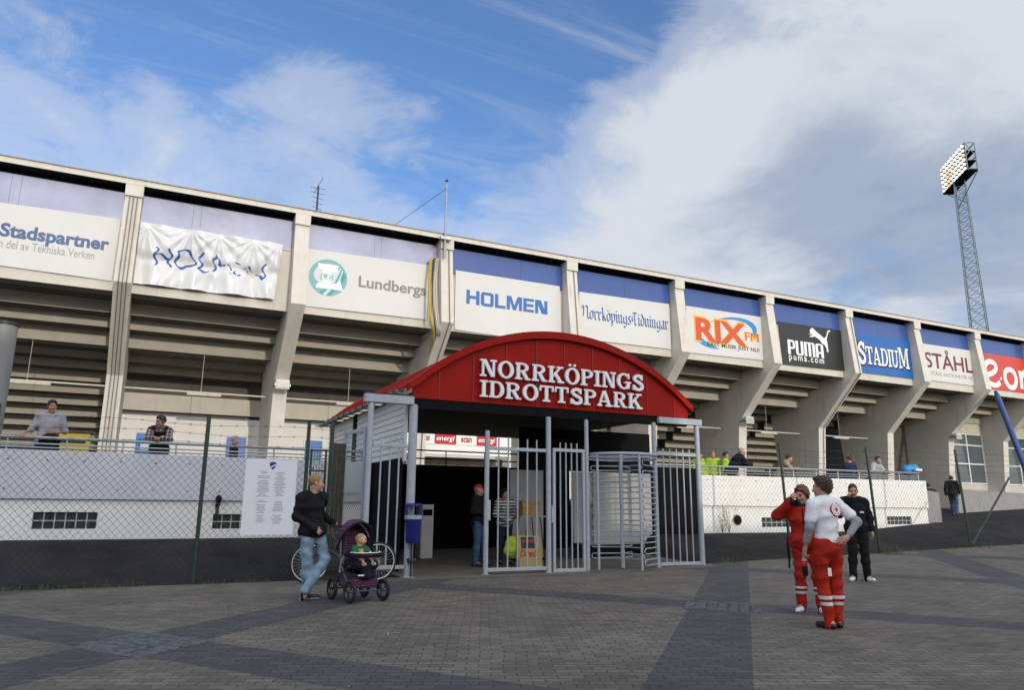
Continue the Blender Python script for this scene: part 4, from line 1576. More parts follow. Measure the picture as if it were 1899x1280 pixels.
# full-height turnstile
t = thing('turnstile', 'full-height grey steel turnstile with hooped rotor arms between gates', 'turnstile', ((P3 + P4) / 2, PY, 0))
cx, cy = (P3 + P4) / 2 + .03, PY + .05
RR = (P4 - P3) / 2 - .12
zt_, zb_ = zof(845, 1150), .04
b = MB()
pts = [(cx + RR * math.cos(R(a)), cy + RR * math.sin(R(a)) * .9, zt_) for a in range(0, 360, 12)]
for z in (zt_, zt_ - .07):
    b.tube([(p[0], p[1], z) for p in pts], .035 if z == zt_ else .02, 8, closed=True)
b.build('top_ring', M_STEEL, t, smooth=True)
for a in (196, 268, 342):
    MB().tube([(cx + RR * math.cos(R(a)), cy + RR * .9 * math.sin(R(a)), zb_), (cx + RR * math.cos(R(a)), cy + RR * .9 * math.sin(R(a)), zt_)], .027, 10).build('cage_post', M_STEEL, t, smooth=True)
MB().tube([(cx - .02, cy, zb_), (cx - .02, cy, zt_ + .05)], .045, 12).build('rotor_shaft', M_STEEL, t, smooth=True)
b = MB()
zz = .18
while zz < zt_ - .15:
    # fixed comb: U-shaped hoops on the right side of the cage
    a1 = R(342)
    e = Vector((cx + RR * math.cos(a1), cy + RR * .9 * math.sin(a1), 0))
    s = Vector((cx + RR * math.cos(R(268)), cy + RR * .9 * math.sin(R(268)), 0))
    inn = s * .82 + e * .18
    dz = .058
    hoop = [e + up * (zz - dz)]
    c0_, c1_ = e * .12 + inn * .88, inn
    for k in range(7):
        w = R(-90 - 180 * k / 6)
        hoop.append(c0_ + (c0_ - c1_) * -1 * (-math.cos(w)) * 1.0 + up * (zz + dz * math.sin(w)))
    hoop.append(e + up * (zz + dz))
    b.tube(hoop, .014, 6)
    zz += .235
b.build('comb_hoop', M_STEEL, t, smooth=True)
for ang in (160, 280, 40):
    b = MB()
    zz = .30
    d_ = Vector((math.cos(R(ang)), math.sin(R(ang)) * .9, 0))
    c_ = Vector((cx - .02, cy, 0))
    while zz < zt_ - .1:
        dz = .05
        hoop = [c_ + up * (zz - dz)]
        for k in range(7):
            w = R(-90 + 180 * k / 6)
            hoop.append(c_ + d_ * (RR * .82 + dz * math.cos(w)) + up * (zz + dz * math.sin(w)))
        hoop.append(c_ + up * (zz + dz))
        b.tube(hoop, .013, 6)
        zz += .235
    b.build('rotor_arm', M_STEEL, t, smooth=True)
MB().bbox(P3 - .02, P4 + .0, PY - .5, PY + .6, 0.0, 0.022, .004).build('floor_plate', M_CONFLOOR, t)

# green gate and posts between the poster and the pavilion
t = thing('green_mesh_gate', 'dark green wire gate panel behind the man in black', 'gate', (px_x(590, 960), 14.05, 0))
gxa, gxb = px_x(572, 960), px_x(600, 960)
b = MB()
for x in (gxa, gxb):
    b.bar((x, 14.05, .1), (x, 14.05, 2.35), .035, .035, (0, 1, 0))
for z in (.15, 1.95, 2.33):
    b.bar((gxa + .02, 14.05, z), (gxb - .02, 14.05, z), .03, .03)
b.build('frame', M_GREEN, t)
b = MB()
x = gxa + .06
while x < gxb:
    b.bar((x, 14.05, .16), (x, 14.05, 2.32), .006, .006, (0, 1, 0))
    x += .05
b.build('bar', M_GREEN, t)
t = thing('dark_hedge_panel', 'narrow dark weathered board panel between green gate and grey mesh gate', 'panel', (px_x(618, 960) + .05, 14.3, 0))
b = MB()
x = px_x(611, 960) + .06
for i in range(4):
    b.bbox(x, x + .075, 14.55, 14.58, .1, 2.52, .004)
    x += .082
b.build('board', mat('weathered_dark_board', (0.055, 0.05, 0.035), 0.8, var=0.4, vscale=10), t)

# ------------------------------------------------------------------ poster on the fence
t = thing('poster', 'large white poster with blue shield and two columns of small names, tied to the fence', 'poster', (px_x(498, 920), 13.84, 1.4))
fy = 13.84
c_ = {k: at(*v, fy) for k, v in dict(tl=(456, 851), tr=(551, 854), br=(543, 993), bl=(446, 992)).items()}
x0, x1 = (c_['tl'].x + c_['bl'].x) / 2, (c_['tr'].x + c_['br'].x) / 2
z0, z1 = (c_['bl'].z + c_['br'].z) / 2, (c_['tl'].z + c_['tr'].z) / 2
MB().box(x0, x1, fy - .004, fy + .004, z0, z1).build('sheet', mat('poster_paper', (0.74, 0.75, 0.80), 0.5, var=0.02), t)
W_, H_ = x1 - x0, z1 - z0
fnP = lambda a, c, d: (x0 + a * W_, fy - .004 - d, z0 + c * H_)
b = MB()
sh = [(.455, .955), (.475, .962), (.52, .97), (.565, .962), (.585, .955), (.58, .92), (.56, .885), (.52, .86), (.48, .885), (.46, .92)]
b.prism(sh, fnP, 0.0, .002, 0)
b.prism([(.462, .893), (.468, .88), (.578, .925), (.581, .943)], fnP, .0, .0035, 1)
b.build('shield', [mat('violet_blue_ink', (0.05, 0.03, 0.25), 0.5), WHITEI], t)
b = MB()
rnd = random.Random(3)


def print_lines(cx_, z, n, big=False):
    for i in range(n):
        ln_ = rnd.uniform(.10, .24)
        xx = cx_ - ln_ / 2
        end = cx_ + ln_ / 2
        while xx < end:
            w_ = min(rnd.uniform(.012, .05), end - xx)
            b.prism([(xx, z), (xx + w_, z), (xx + w_, z + .0075), (xx, z + .0075)], fnP, 0.0, .0015)
            xx += w_ + .008
        z -= .0205
    return z


zz = print_lines(.36, .83, 2) - .02
zz = print_lines(.36, zz, 2) - .02
zz = print_lines(.36, zz, 11) - .035
zz = print_lines(.35, zz, 2) - .02
zz = print_lines(.35, zz, 6) - .02
print_lines(.35, zz, 5)
zz = print_lines(.68, .82, 16) - .06
zz = print_lines(.68, zz, 7) - .04
print_lines(.67, zz, 6)
b.build('small_print', mat('print_grey', (0.16, 0.16, 0.20), 0.6), t)

# ------------------------------------------------------------------ litter bin on the gate post
bx, by = at(764, 1000, PY - .16).x, PY - .20
t = thing('litter_bin', 'dark blue hanging litter bin lined with a clear bag, strapped to the gate post', 'litter bin', (bx, by, .5))
M_BIN = mat('blue_bin_plastic', (0.012, 0.018, 0.17), 0.4, var=0.1)
za, zb2 = at(764, 1008, by).z, at(764, 958, by).z
b = MB()
b.lathe([(0, za), (.125, za), (.135, za + .02), (.155, zb2), (.16, zb2 + .012), (.148, zb2 + .012), (.146, zb2), (.128, za + .03), (0, za + .03)], (bx, by, 0), 22)
b.build('bucket', M_BIN, t, smooth=True)
b = MB()
prof = []
for i in range(24):
    pass
b.lathe([(.150, zb2 - .02), (.163, zb2 + .02), (.166, zb2 + .0), (.169, zb2 - .05), (.165, zb2 - .055)], (bx, by, 0), 22)
b.build('bag', mat('clear_bag', (0.30, 0.33, 0.40), 0.25, var=0.4, vscale=25, bump=0.5), t, smooth=True)
z3 = at(764, 937, by).z
b = MB()
for a in (20, 160, 200, 340):
    p = (bx + .15 * math.cos(R(a)), by + .15 * math.sin(R(a)))
    b.bar((p[0], p[1], zb2), (p[0], p[1], z3), .035, .014, (0, 1, 0))
b.lathe([(0, z3 + .035), (.13, z3 + .03), (.163, z3 + .012), (.165, z3 - .012), (.155, z3 - .012), (0, z3 + .01)], (bx, by, 0), 22)
b.build('hood', M_BIN, t, smooth=True)
b = MB()
b.tube([(bx + .02, by + .1, 0.02), (bx + .02, by + .1, za)], .018, 8)
b.bbox(bx - .05, bx + .09, by + .03, by + .16, .28, .36, .01)
b.build('stand_pole', M_DARK, t, smooth=True)


# ------------------------------------------------------------------ figures: one smooth surface grown from a posed skeleton
class Field:
    """signed distance field of blended limbs, meshed with surface nets"""

    def __init__(self, h):
        self.h = h
        self.p = []
        self.cuts = []
        self.noise = None

    def cap(self, a, b, ra, rb, k=0.03):
        a, b = np.array(a, float), np.array(b, float)
        r = max(ra, rb) + k + 2 * self.h
        self.p.append(('c', a, b, ra, rb, k, np.minimum(a, b) - r, np.maximum(a, b) + r))
        return self

    def ell(self, c, rad, rot=None, k=0.03):
        c, rad = np.array(c, float), np.array(rad, float)
        rot = np.eye(3) if rot is None else np.array(rot, float)
        r = rad.max() + k + 2 * self.h
        self.p.append(('e', c, rad, rot, 0, k, c - r, c + r))
        return self

    def mesh(self):
        h = self.h
        lo = np.min([q[6] for q in self.p], axis=0) - h
        hi = np.max([q[7] for q in self.p], axis=0) + h
        n = np.ceil((hi - lo) / h).astype(int) + 1
        F = np.full(n, 0.5)
        for q in self.p:
            i0 = np.maximum(np.floor((q[6] - lo) / h).astype(int), 0)
            i1 = np.minimum(np.ceil((q[7] - lo) / h).astype(int) + 1, n)
            ax = [lo[d] + h * np.arange(i0[d], i1[d]) for d in range(3)]
            X, Y, Z = np.meshgrid(*ax, indexing='ij')
            if q[0] == 'c':
                a, b, ra, rb = q[1:5]
                ba = b - a
                L2 = max((ba * ba).sum(), 1e-9)
                t = np.clip(((X - a[0]) * ba[0] + (Y - a[1]) * ba[1] + (Z - a[2]) * ba[2]) / L2, 0, 1)
                d = np.sqrt((X - a[0] - t * ba[0]) ** 2 + (Y - a[1] - t * ba[1]) ** 2 + (Z - a[2] - t * ba[2]) ** 2) - (ra + t * (rb - ra))
            else:
                c, rad, rot = q[1:4]
                P = np.stack([X - c[0], Y - c[1], Z - c[2]], -1) @ rot
                k0 = np.sqrt(((P / rad) ** 2).sum(-1))
                k1 = np.sqrt(((P / rad ** 2) ** 2).sum(-1)) + 1e-9
                d = k0 * (k0 - 1) / k1
            sl = tuple(slice(i0[j], i1[j]) for j in range(3))
            G = F[sl]
            k = q[5]
            w = np.clip(0.5 + 0.5 * (G - d) / k, 0, 1)
            F[sl] = G * (1 - w) + d * w - k * w * (1 - w)
        ax = [lo[d] + h * np.arange(n[d]) for d in range(3)]
        X, Y, Z = np.meshgrid(*ax, indexing='ij', sparse=True)
        if self.noise:
            near = np.abs(F) < 0.06
            F = np.where(near, F + self.noise(X, Y, Z), F)
        for cu in self.cuts:
            pt, nv = cu[0], cu[1]
            G = np.maximum(F, (X - pt[0]) * nv[0] + (Y - pt[1]) * nv[1] + (Z - pt[2]) * nv[2])
            if len(cu) > 2:      # a cut that only reaches cu[2] from the point, across
                G = np.where((X - pt[0]) ** 2 + (Y - pt[1]) ** 2 < cu[2] ** 2, G, F)
            F = G
        s = F < 0
        # surface nets
        c8 = [s[i:n[0] - 1 + i, j:n[1] - 1 + j, k:n[2] - 1 + k] for i in (0, 1) for j in (0, 1) for k in (0, 1)]
        tot = np.sum(c8, axis=0)
        mixed = (tot > 0) & (tot < 8)
        I = np.argwhere(mixed)
        if len(I) == 0:
            return np.zeros((0, 3)), []
        V8 = {}
        for i in (0, 1):
            for j in (0, 1):
                for k in (0, 1):
                    V8[(i, j, k)] = F[I[:, 0] + i, I[:, 1] + j, I[:, 2] + k]
        acc = np.zeros((len(I), 3))
        cnt = np.zeros(len(I))
        keys = list(V8)
        for a in keys:
            for d in range(3):
                if a[d] == 0:
                    b = tuple(a[x] + (1 if x == d else 0) for x in range(3))
                    va, vb = V8[a], V8[b]
                    cr = (va < 0) != (vb < 0)
                    t = np.where(cr, va / np.where(cr, va - vb, 1), 0)
                    pos = np.array(a, float)[None, :] + t[:, None] * (np.array(b) - np.array(a))[None, :]
                    acc[cr] += pos[cr]
                    cnt[cr] += 1
        P = lo + h * (I + acc / cnt[:, None])
        idx = np.full(mixed.shape, -1, int)
        idx[I[:, 0], I[:, 1], I[:, 2]] = np.arange(len(I))
        faces = []
        for d in range(3):
            u, v = (d + 1) % 3, (d + 2) % 3
            sl0 = [slice(1, -1)] * 3
            a_ = [slice(None)] * 3
            a_[d] = slice(0, -1)
            b_ = [slice(None)] * 3
            b_[d] = slice(1, None)
            A, B = s[tuple(a_)], s[tuple(b_)]
            E = np.argwhere(A != B)
            ok = (E[:, u] > 0) & (E[:, v] > 0) & (E[:, u] < n[u] - 1) & (E[:, v] < n[v] - 1)
            E = E[ok]
            ins = A[E[:, 0], E[:, 1], E[:, 2]]
            q = []
            for du, dv in ((-1, -1), (0, -1), (0, 0), (-1, 0)):
                T = E.copy()
                T[:, u] += du
                T[:, v] += dv
                q.append(idx[T[:, 0], T[:, 1], T[:, 2]])
            Q = np.stack(q, 1)
            Q[~ins] = Q[~ins][:, ::-1]
            faces.append(Q[(Q >= 0).all(1)])
        return P, np.concatenate(faces)

    def build(self, name, mats, parent, pick=None):
        P, Fc = self.mesh()
        me = bpy.data.meshes.new(name)
        me.from_pydata(P.tolist(), [], Fc.tolist())
        if not isinstance(mats, (list, tuple)):
            mats = [mats]
        for q in mats:
            me.materials.append(q)
        if pick is not None and len(mats) > 1:
            cen = P[Fc].mean(1)
            me.polygons.foreach_set('material_index', np.asarray(pick(cen), int).tolist())
        me.polygons.foreach_set('use_smooth', [True] * len(me.polygons))
        me.update()
        o = bpy.data.objects.new(name, me)
        C.objects.link(o)
        o.parent = parent
        return o


def rotm(yaw=0, pitch=0, roll=0):
    """head frame (facing -y): yaw turns to the person's left, pitch nods down, roll tilts"""
    M = Matrix.Rotation(yaw, 3, 'Z') @ Matrix.Rotation(pitch, 3, 'X') @ Matrix.Rotation(roll, 3, 'Y')
    return np.array(M)


def folds(amp, seed=0, sc=1.0):
    r = random.Random(seed)
    w = [(r.uniform(-22, 22) * sc, r.uniform(-22, 22) * sc, r.uniform(14, 40) * sc, r.uniform(0, 6)) for _ in range(5)]
    return lambda X, Y, Z: amp * (sum(1.6 * np.abs(np.sin(.5 * (a * X + b * Y + c * Z + d) + 1.1 * np.sin(7 * Z + 9 * X + d))) - .8 for a, b, c, d in w) / 2.4)


SKIN = mat('skin', (0.50, 0.27, 0.185), 0.5, var=0.10, vscale=12)
SKIN2 = mat('tanned_skin', (0.36, 0.185, 0.12), 0.5, var=0.10, vscale=12)
LIP = mat('lip', (0.33, 0.10, 0.085), 0.5)
EYEM = mat('eye_dark', (0.03, 0.022, 0.02), 0.3)
H_BLOND = mat('cropped_fair_hair', (0.30, 0.17, 0.08), 0.7, var=0.25, vscale=40, bump=0.3, bscale=200)
H_BROWN = mat('brown_hair', (0.055, 0.028, 0.017), 0.55, var=0.4, vscale=30, bump=0.4, bscale=120)
H_AUBURN = mat('auburn_hair', (0.12, 0.042, 0.020), 0.5, var=0.4, vscale=30, bump=0.4, bscale=120)
H_DARK = mat('dark_hair', (0.018, 0.013, 0.011), 0.5, var=0.4, vscale=30, bump=0.4, bscale=120)
H_GREY = mat('grey_hair', (0.32, 0.30, 0.28), 0.6, var=0.3, vscale=30, bump=0.4, bscale=120)


def cloth(name, col, rough=0.85, var=0.15, bump=0.25, vscale=7, **k):
    return mat(name, col, rough, var=var, vscale=vscale, bump=max(bump, 0.9), bscale=17, spec=0.25, **k)


DEF = dict(pelvis=(0, 0, .95), chest=(0, .01, 1.27), neck=(0, .02, 1.45), head=(0, -.005, 1.60),
           shL=(.175, .02, 1.405), shR=(-.175, .02, 1.405), elL=(.235, .03, 1.12), elR=(-.235, .03, 1.12),
           wrL=(.25, -.04, .88), wrR=(-.25, -.04, .88), haL=(.02, -.25, -1), haR=(-.02, -.25, -1), pnL=(-1, 0, 0), pnR=(1, 0, 0),
           hipL=(.095, .0, .91), hipR=(-.095, .0, .91), knL=(.10, -.02, .50), knR=(-.10, -.02, .50),
           anL=(.105, .02, .085), anR=(-.105, .02, .085), toeL=(.15, -1, -.0), toeR=(-.15, -1, -.0), curlL=.5, curlR=.5, hd=(0, 0, 0))


def person(label, loc, rz, pose=None, height=1.75, top=None, legs=None, shoes=None, hair=None, skin=SKIN, h=0.009, girth=1.0, extra=None, group=None, face=True, seed=1, female=False):
    P = dict(DEF)
    P.update(pose or {})
    k = height / 1.75
    V = {q: np.array(v, float) * (k if q not in ('haL', 'haR', 'pnL', 'pnR', 'toeL', 'toeR', 'hd') else 1) for q, v in P.items() if q not in ('curlL', 'curlR')}
    root = thing('person', label, 'person', loc, rz, group)
    g = girth
    lat = V['shL'] - V['shR']
    lat /= np.linalg.norm(lat)
    spine = V['neck'] - V['pelvis']
    spine /= np.linalg.norm(spine)
    fwd = np.cross(spine, lat)          # backwards for a figure facing -y
    fwd /= np.linalg.norm(fwd)
    lat2 = np.cross(spine, fwd)
    Rt = np.stack([lat2, fwd, spine], 1)
    latp = V['hipL'] - V['hipR']
    latp /= np.linalg.norm(latp)
    up = np.array([0, 0, 1.0])
    fp = np.cross(up, latp)
    fp /= np.linalg.norm(fp)
    Rp = np.stack([latp, fp, np.cross(latp, fp)], 1)
    hy, hp, hr = V['hd']
    Rh = rotm(R(hy), R(hp), R(hr))
    hc = V['head']
    HP = lambda x, y, z: hc + Rh @ (np.array([x, y, z]) * k)

    def torso(f, t, kk=.05, hx=0.0):
        wais = V['pelvis'] * .45 + V['chest'] * .55
        f.ell(V['chest'] + spine * .0 * k, np.array([.158 * g + t, .108 * g + t, .185]) * k, Rt, kk)
        f.ell(wais - spine * .02 * k, np.array([.138 * g + t, .098 * g + t, .17]) * k, Rt, kk)
        f.ell(V['pelvis'] + up * .01 * k, np.array([(.155 if not female else .165) * g + t + hx, .110 * g + t + hx, .12 + hx]) * k, Rp, kk)
        if hx:
            f.ell((V['hipL'] + V['hipR']) / 2 - up * .02 * k + fp * .035, np.array([.135 * g + t + hx, .10 * g + t + hx, .11]) * k, Rp, kk)
        if female:
            for s in (-1, 1):
                f.ell(V['chest'] + lat2 * s * .07 * k - fwd * (.085 * g) * k - spine * .02 * k, np.array([.062 + t * .5] * 3) * k, Rt, .05)
        for s in ('shL', 'shR'):
            f.cap(V['chest'] + spine * .10 * k + (V[s] - V['chest']) * .35, V[s], (.075 + t) * k, (.054 + min(t, .024)) * k, .06)
        f.cap(V['chest'] + spine * .12 * k, V['neck'] - spine * .01 * k, (.075 + t) * k, (.056 + t * .7) * k, .05)

    def arm(f, s, t, end=1.0, ua=1.0):
        a, b, c = V['sh' + s], V['el' + s], V['wr' + s]
        if ua < 1:
            f.cap(a, a + (b - a) * ua, (.052 * g ** .5 + t) * k, (.050 + t * 1.2) * k, .03)
            return
        f.cap(a, b, (.050 * g ** .5 + t) * k, (.040 + t) * k, .03)
        e = b + (c - b) * end
        if end > 0:
            f.cap(b, e, (.040 + t) * k, (.040 + t - (.013) * end) * k, .03)

    def leg(f, s, t, cuff=0.0):
        a, b, c = V['hip' + s], V['kn' + s], V['an' + s]
        f.cap(a, b, (.083 * g ** .6 + t) * k, (.054 + t) * k, .05)
        cc = b + (c - b) * (1.0 - cuff)
        f.cap(b, b * .7 + cc * .3 + fp * .012, (.052 + t) * k, (.053 + t) * k, .03)
        f.cap(b * .7 + cc * .3 + fp * .012, cc, (.053 + t) * k, (.036 + t * 1.25) * k, .03)

    # ---- body: one continuous skin surface
    f = Field(h)
    torso(f, -.012)
    f.cap(V['neck'] - spine * .03, HP(0, .02, -.06), .056 * k, .052 * k, .03)
    f.ell(HP(0, .018, .035), np.array([.074, .094, .086]) * k, Rh, .02)
    f.ell(HP(0, -.025, -.045), np.array([.058, .066, .072]) * k, Rh, .03)
    f.cap(HP(-.012, -.070, -.098), HP(.012, -.070, -.098), .021 * k, .021 * k, .03)
    f.cap(HP(-.036, -.078, .020), HP(.036, -.078, .020), .013 * k, .013 * k, .015)
    f.cap(HP(0, -.088, .008), HP(0, -.108, -.034), .009 * k, .0145 * k, .012)
    f.ell(HP(.016, -.098, -.036), np.array([.010, .012, .009]) * k, Rh, .008)
    f.ell(HP(-.016, -.098, -.036), np.array([.010, .012, .009]) * k, Rh, .008)
    f.cap(HP(-.020, -.086, -.066), HP(.020, -.086, -.066), .0085 * k, .0085 * k, .010)
    for s in (-1, 1):
        f.ell(HP(.042 * s, -.062, -.03), np.array([.026, .026, .03]) * k, Rh, .025)
        f.ell(HP(.076 * s, .012, -.008), np.array([.011, .021, .032]) * k, Rh @ rotm(R(18 * s), 0, 0), .008)
    fr = max(.0082, .95 * h)
    for s in ('L', 'R'):
        arm(f, s, -.006)
        leg(f, s, -.008)
        an = V['an' + s]
        td = V['toe' + s] / np.linalg.norm(V['toe' + s])
        f.cap(an, an + td * .13 * k - up * (.045 * k if abs(td[2]) < .5 else 0), .036 * k, .026 * k, .03)
        f.cap(an, an - td * .05 * k - up * (.03 * k if abs(td[2]) < .5 else 0), .036 * k, .030 * k, .03)
        # hand: palm, four unequal bent fingers, thumb from the side
        w = V['wr' + s]
        d = V['ha' + s] / np.linalg.norm(V['ha' + s])
        nn = V['pn' + s]
        nn = nn - d * nn.dot(d)
        nn /= np.linalg.norm(nn)
        sd = np.cross(d, nn) * (1 if s == 'R' else -1)       # towards the thumb
        cu = P['curl' + s]
        for o in (-.024, 0, .024):
            f.cap(w + sd * o * .55 * k, w + (d * .082 + sd * o) * k, .0155 * k, .0135 * k, .016)
        for j, (o, ln) in enumerate(((.031, .068), (.0105, .077), (-.0105, .071), (-.031, .056))):
            b0 = w + (d * .085 + sd * o) * k
            c1 = cu * (.75 + .12 * j)
            d1 = d * math.cos(c1) + nn * math.sin(c1)
            c2 = c1 + cu * 1.1 + .12
            d2 = d * math.cos(c2) + nn * math.sin(c2)
            m = b0 + d1 * ln * .55 * k
            f.cap(b0, m, fr * 1.08 * k, fr * k, .005)
            f.cap(m, m + d2 * ln * .5 * k, fr * k, fr * .85 * k, .004)
        t0 = w + (d * .022 + sd * .026) * k
        tdr = d * .62 + sd * .62 + nn * (.2 + .5 * cu)
        tdr /= np.linalg.norm(tdr)
        t1 = t0 + tdr * .045 * k
        t2 = t1 + (tdr * .5 + d * .45 + nn * .2 * cu) * .04 * k
        f.cap(t0, t1, .0135 * k, fr * 1.15 * k, .012)
        f.cap(t1, t2, fr * 1.15 * k, fr * .95 * k, .004)
    e1, e2, lp = HP(.031, -.088, 0.002), HP(-.031, -.088, 0.002), HP(0, -.094, -.066)
    inv = Rh.T

    def pick(c):
        out = np.zeros(len(c), int)
        if not face:
            return out
        for e in (e1, e2):
            q = (c - e) @ Rh / k
            out[(np.abs(q[:, 0]) < .0135) & (np.abs(q[:, 2]) < .0065) & (np.abs(q[:, 1]) < .022)] = 1
        for e in (HP(.031, -.092, .021), HP(-.031, -.092, .021)):
            q = (c - e) @ Rh / k
            out[(np.abs(q[:, 0]) < .019) & (np.abs(q[:, 2]) < .0055) & (np.abs(q[:, 1]) < .022)] = 3
        q = (c - lp) @ Rh / k
        out[(np.abs(q[:, 0]) < .023) & (np.abs(q[:, 2]) < .0075) & (np.abs(q[:, 1]) < .02)] = 2
        return out

    f.build('body', [skin, EYEM, LIP, hair[1] if hair else H_BROWN], root, pick)
    # ---- hair
    if hair:
        style, hm = hair[:2]
        f = Field(max(h * .8, .006))
        t = dict(buzz=.005, short=.014, bob=.020, crop=.022, cap=.014, bald=.003)[style]
        f.ell(HP(0, .022, .040), np.array([.074 + t, .096 + t, .085 + t]) * k, Rh, .01)
        if style == 'short':
            f.ell(HP(0, -.04, .10), np.array([.05, .045, .03]) * k, Rh, .03)
        if style == 'bob':
            for s in (-1, 1):
                f.ell(HP(.066 * s, .01, -.02), np.array([.028, .06, .07]) * k, Rh, .04)
            f.ell(HP(0, .085, -.03), np.array([.06, .035, .07]) * k, Rh, .04)
            f.ell(HP(0, -.06, .085), np.array([.055, .04, .028]) * k, Rh, .03)
        if style == 'crop':
            f.ell(HP(0, .075, -.02), np.array([.062, .045, .07]) * k, Rh, .04)
            f.ell(HP(.015, -.03, .095), np.array([.062, .06, .036]) * k, Rh, .03)
            for s in (-1, 1):
                f.ell(HP(.07 * s, -.01, .01), np.array([.018, .05, .045]) * k, Rh, .03)
        if style == 'cap':
            f.cap(HP(-.035, -.10, .055), HP(.035, -.10, .055), .012 * k, .012 * k, .02)
            f.cap(HP(-.03, -.145, .047), HP(.03, -.145, .047), .009 * k, .009 * k, .02)
        else:
            f.noise = folds(.0075 if style in ('bob', 'crop', 'short') else .001, seed, 6.5)
        up_h = Rh @ np.array([0, 0, 1.0])
        fh = Rh @ np.array([0, -1.0, 0])
        lim = dict(buzz=(.052, -.055), short=(.060, -.05), bob=(.062, -.125), crop=(.040, -.085), cap=(.2, .03), bald=(-.01, -.05))[style]
        # hairline: everything in front of and below the brow is cut away
        f.cuts.append((HP(0, -lim[0], .055), (fh * .80 - up_h * .60) if style != 'cap' else -up_h))
        if style == 'crop':
            f.cuts.append((HP(0, .045, -.095), -up_h * .85 + fh * .53))
        else:
            f.cuts.append((HP(0, 0, lim[1]), -up_h))
        if style == 'bald':
            f.cuts.append((HP(0, 0, .035), up_h))
        f.build('hair' if style != 'cap' else 'cap', hm, root)
    # ---- trousers
    if legs:
        m = legs['m']
        t = legs.get('t', .018)
        f = Field(h)
        f.ell(V['pelvis'] + up * .02 * k, np.array([(.155 if not female else .168) * g + t * .55, .110 * g + t * .55, .13]) * k, Rp, .05)
        f.ell((V['hipL'] + V['hipR']) / 2 - up * .03 * k + fp * .035, np.array([.13 * g + t, .10 * g + t, .10]) * k, Rp, .05)
        for s in ('L', 'R'):
            leg(f, s, t, legs.get('cuff', -.08))
        f.cuts.append((V['pelvis'] + up * legs.get('waist', .09) * k, (0, 0, 1)))
        f.noise = folds(legs.get('fold', .006), seed + 3, 1.0)
        mats = [m] + legs.get('m2', [])
        f.build('trousers', mats, root, (lambda c: legs['pick'](c / k)) if 'pick' in legs else None)
    # ---- upper garments, innermost first
    for gi, q in enumerate(top or []):
        t = q.get('t', .014)
        f = Field(h)
        torso(f, q.get('tt', t), .05, q.get('hx', .019 if q.get('hem', -.06) < -.03 else 0.0))
        for s in ('L', 'R'):
            if q.get('sleeve', 1.0) > 0:
                arm(f, s, t, q.get('sleeve', 1.0) if q.get('sleeve', 1) > .3 else 0, q.get('ua', 1.0))
        if q.get('hood'):
            f.ell(V['neck'] + fwd * .075 * k + spine * .01 * k, np.array([.11, .065, .06]) * k, Rt, .04)
            f.ell(V['neck'] + fwd * .02 * k, np.array([.085, .075, .05]) * k, Rt, .03)
        if q.get('collar'):
            f.ell(V['neck'] + spine * .02 * k, np.array([.072, .072, .045]) * k, Rt, .02)
        hem = q.get('hem', -.06)
        f.cuts.append((V['pelvis'] + up * hem * k, (0, 0, -1)))
        nk = V['neck'] + spine * q.get('neckline', .022) * k
        nv = spine - fwd * 0.35
        f.cuts.append((nk, nv / np.linalg.norm(nv), .105 * k))
        if 0 < q.get('sleeve', 1.0) <= .3:
            pass
        f.noise = folds(q.get('fold', .005), seed + gi, 1.0)
        if q.get('short'):
            # short sleeves: cut the upper arm across
            for s in ('L', 'R'):
                a, b = V['sh' + s], V['el' + s]
                ax_ = (b - a) / np.linalg.norm(b - a)
                f.cuts.append(None)
                f.cuts.pop()
        f.build(q.get('name', 'jacket'), [q['m']] + q.get('m2', []), root, (lambda c, q=q: q['pick'](c / k, V, Rt)) if 'pick' in q else None)
    # ---- shoes
    if shoes:
        for s in ('L', 'R'):
            f = Field(min(h, .008))
            an = V['an' + s]
            td = V['toe' + s] / np.linalg.norm(V['toe' + s])
            fl = abs(td[2]) < .5
            dn = up if fl else np.array([td[0] * 0, 1.0, 0])
            if not fl:
                dn = -np.cross(np.cross(td, fp), td)
                dn /= np.linalg.norm(dn)
                dn = -fp * 1.0
            lo_ = an - dn * .048 * k
            f.cap(lo_ - td * .055 * k, lo_ + td * .07 * k, .037 * k, .042 * k, .02)
            f.cap(lo_ + td * .07 * k, lo_ + td * .165 * k - dn * .006 * k, .042 * k, .032 * k, .02)
            f.cap(an, lo_ + td * .05 * k, .044 * k, .036 * k, .02)
            bot = an - dn * .084 * k
            f.cuts.append((bot, -dn))
            sole = an - dn * .062 * k
            f.build('shoe', [shoes[0], shoes[1]], root, lambda c, sole=sole, dn=dn: ((c - sole) @ dn < 0).astype(int))
    return root, V, dict(k=k, HP=HP, Rt=Rt, fwd=fwd, lat=lat2, spine=spine, Rh=Rh)


def short_sleeve(q_short, c, V, frac):
    """faces of a sleeve beyond frac of the upper arm"""
    out = np.zeros(len(c), bool)
    return out


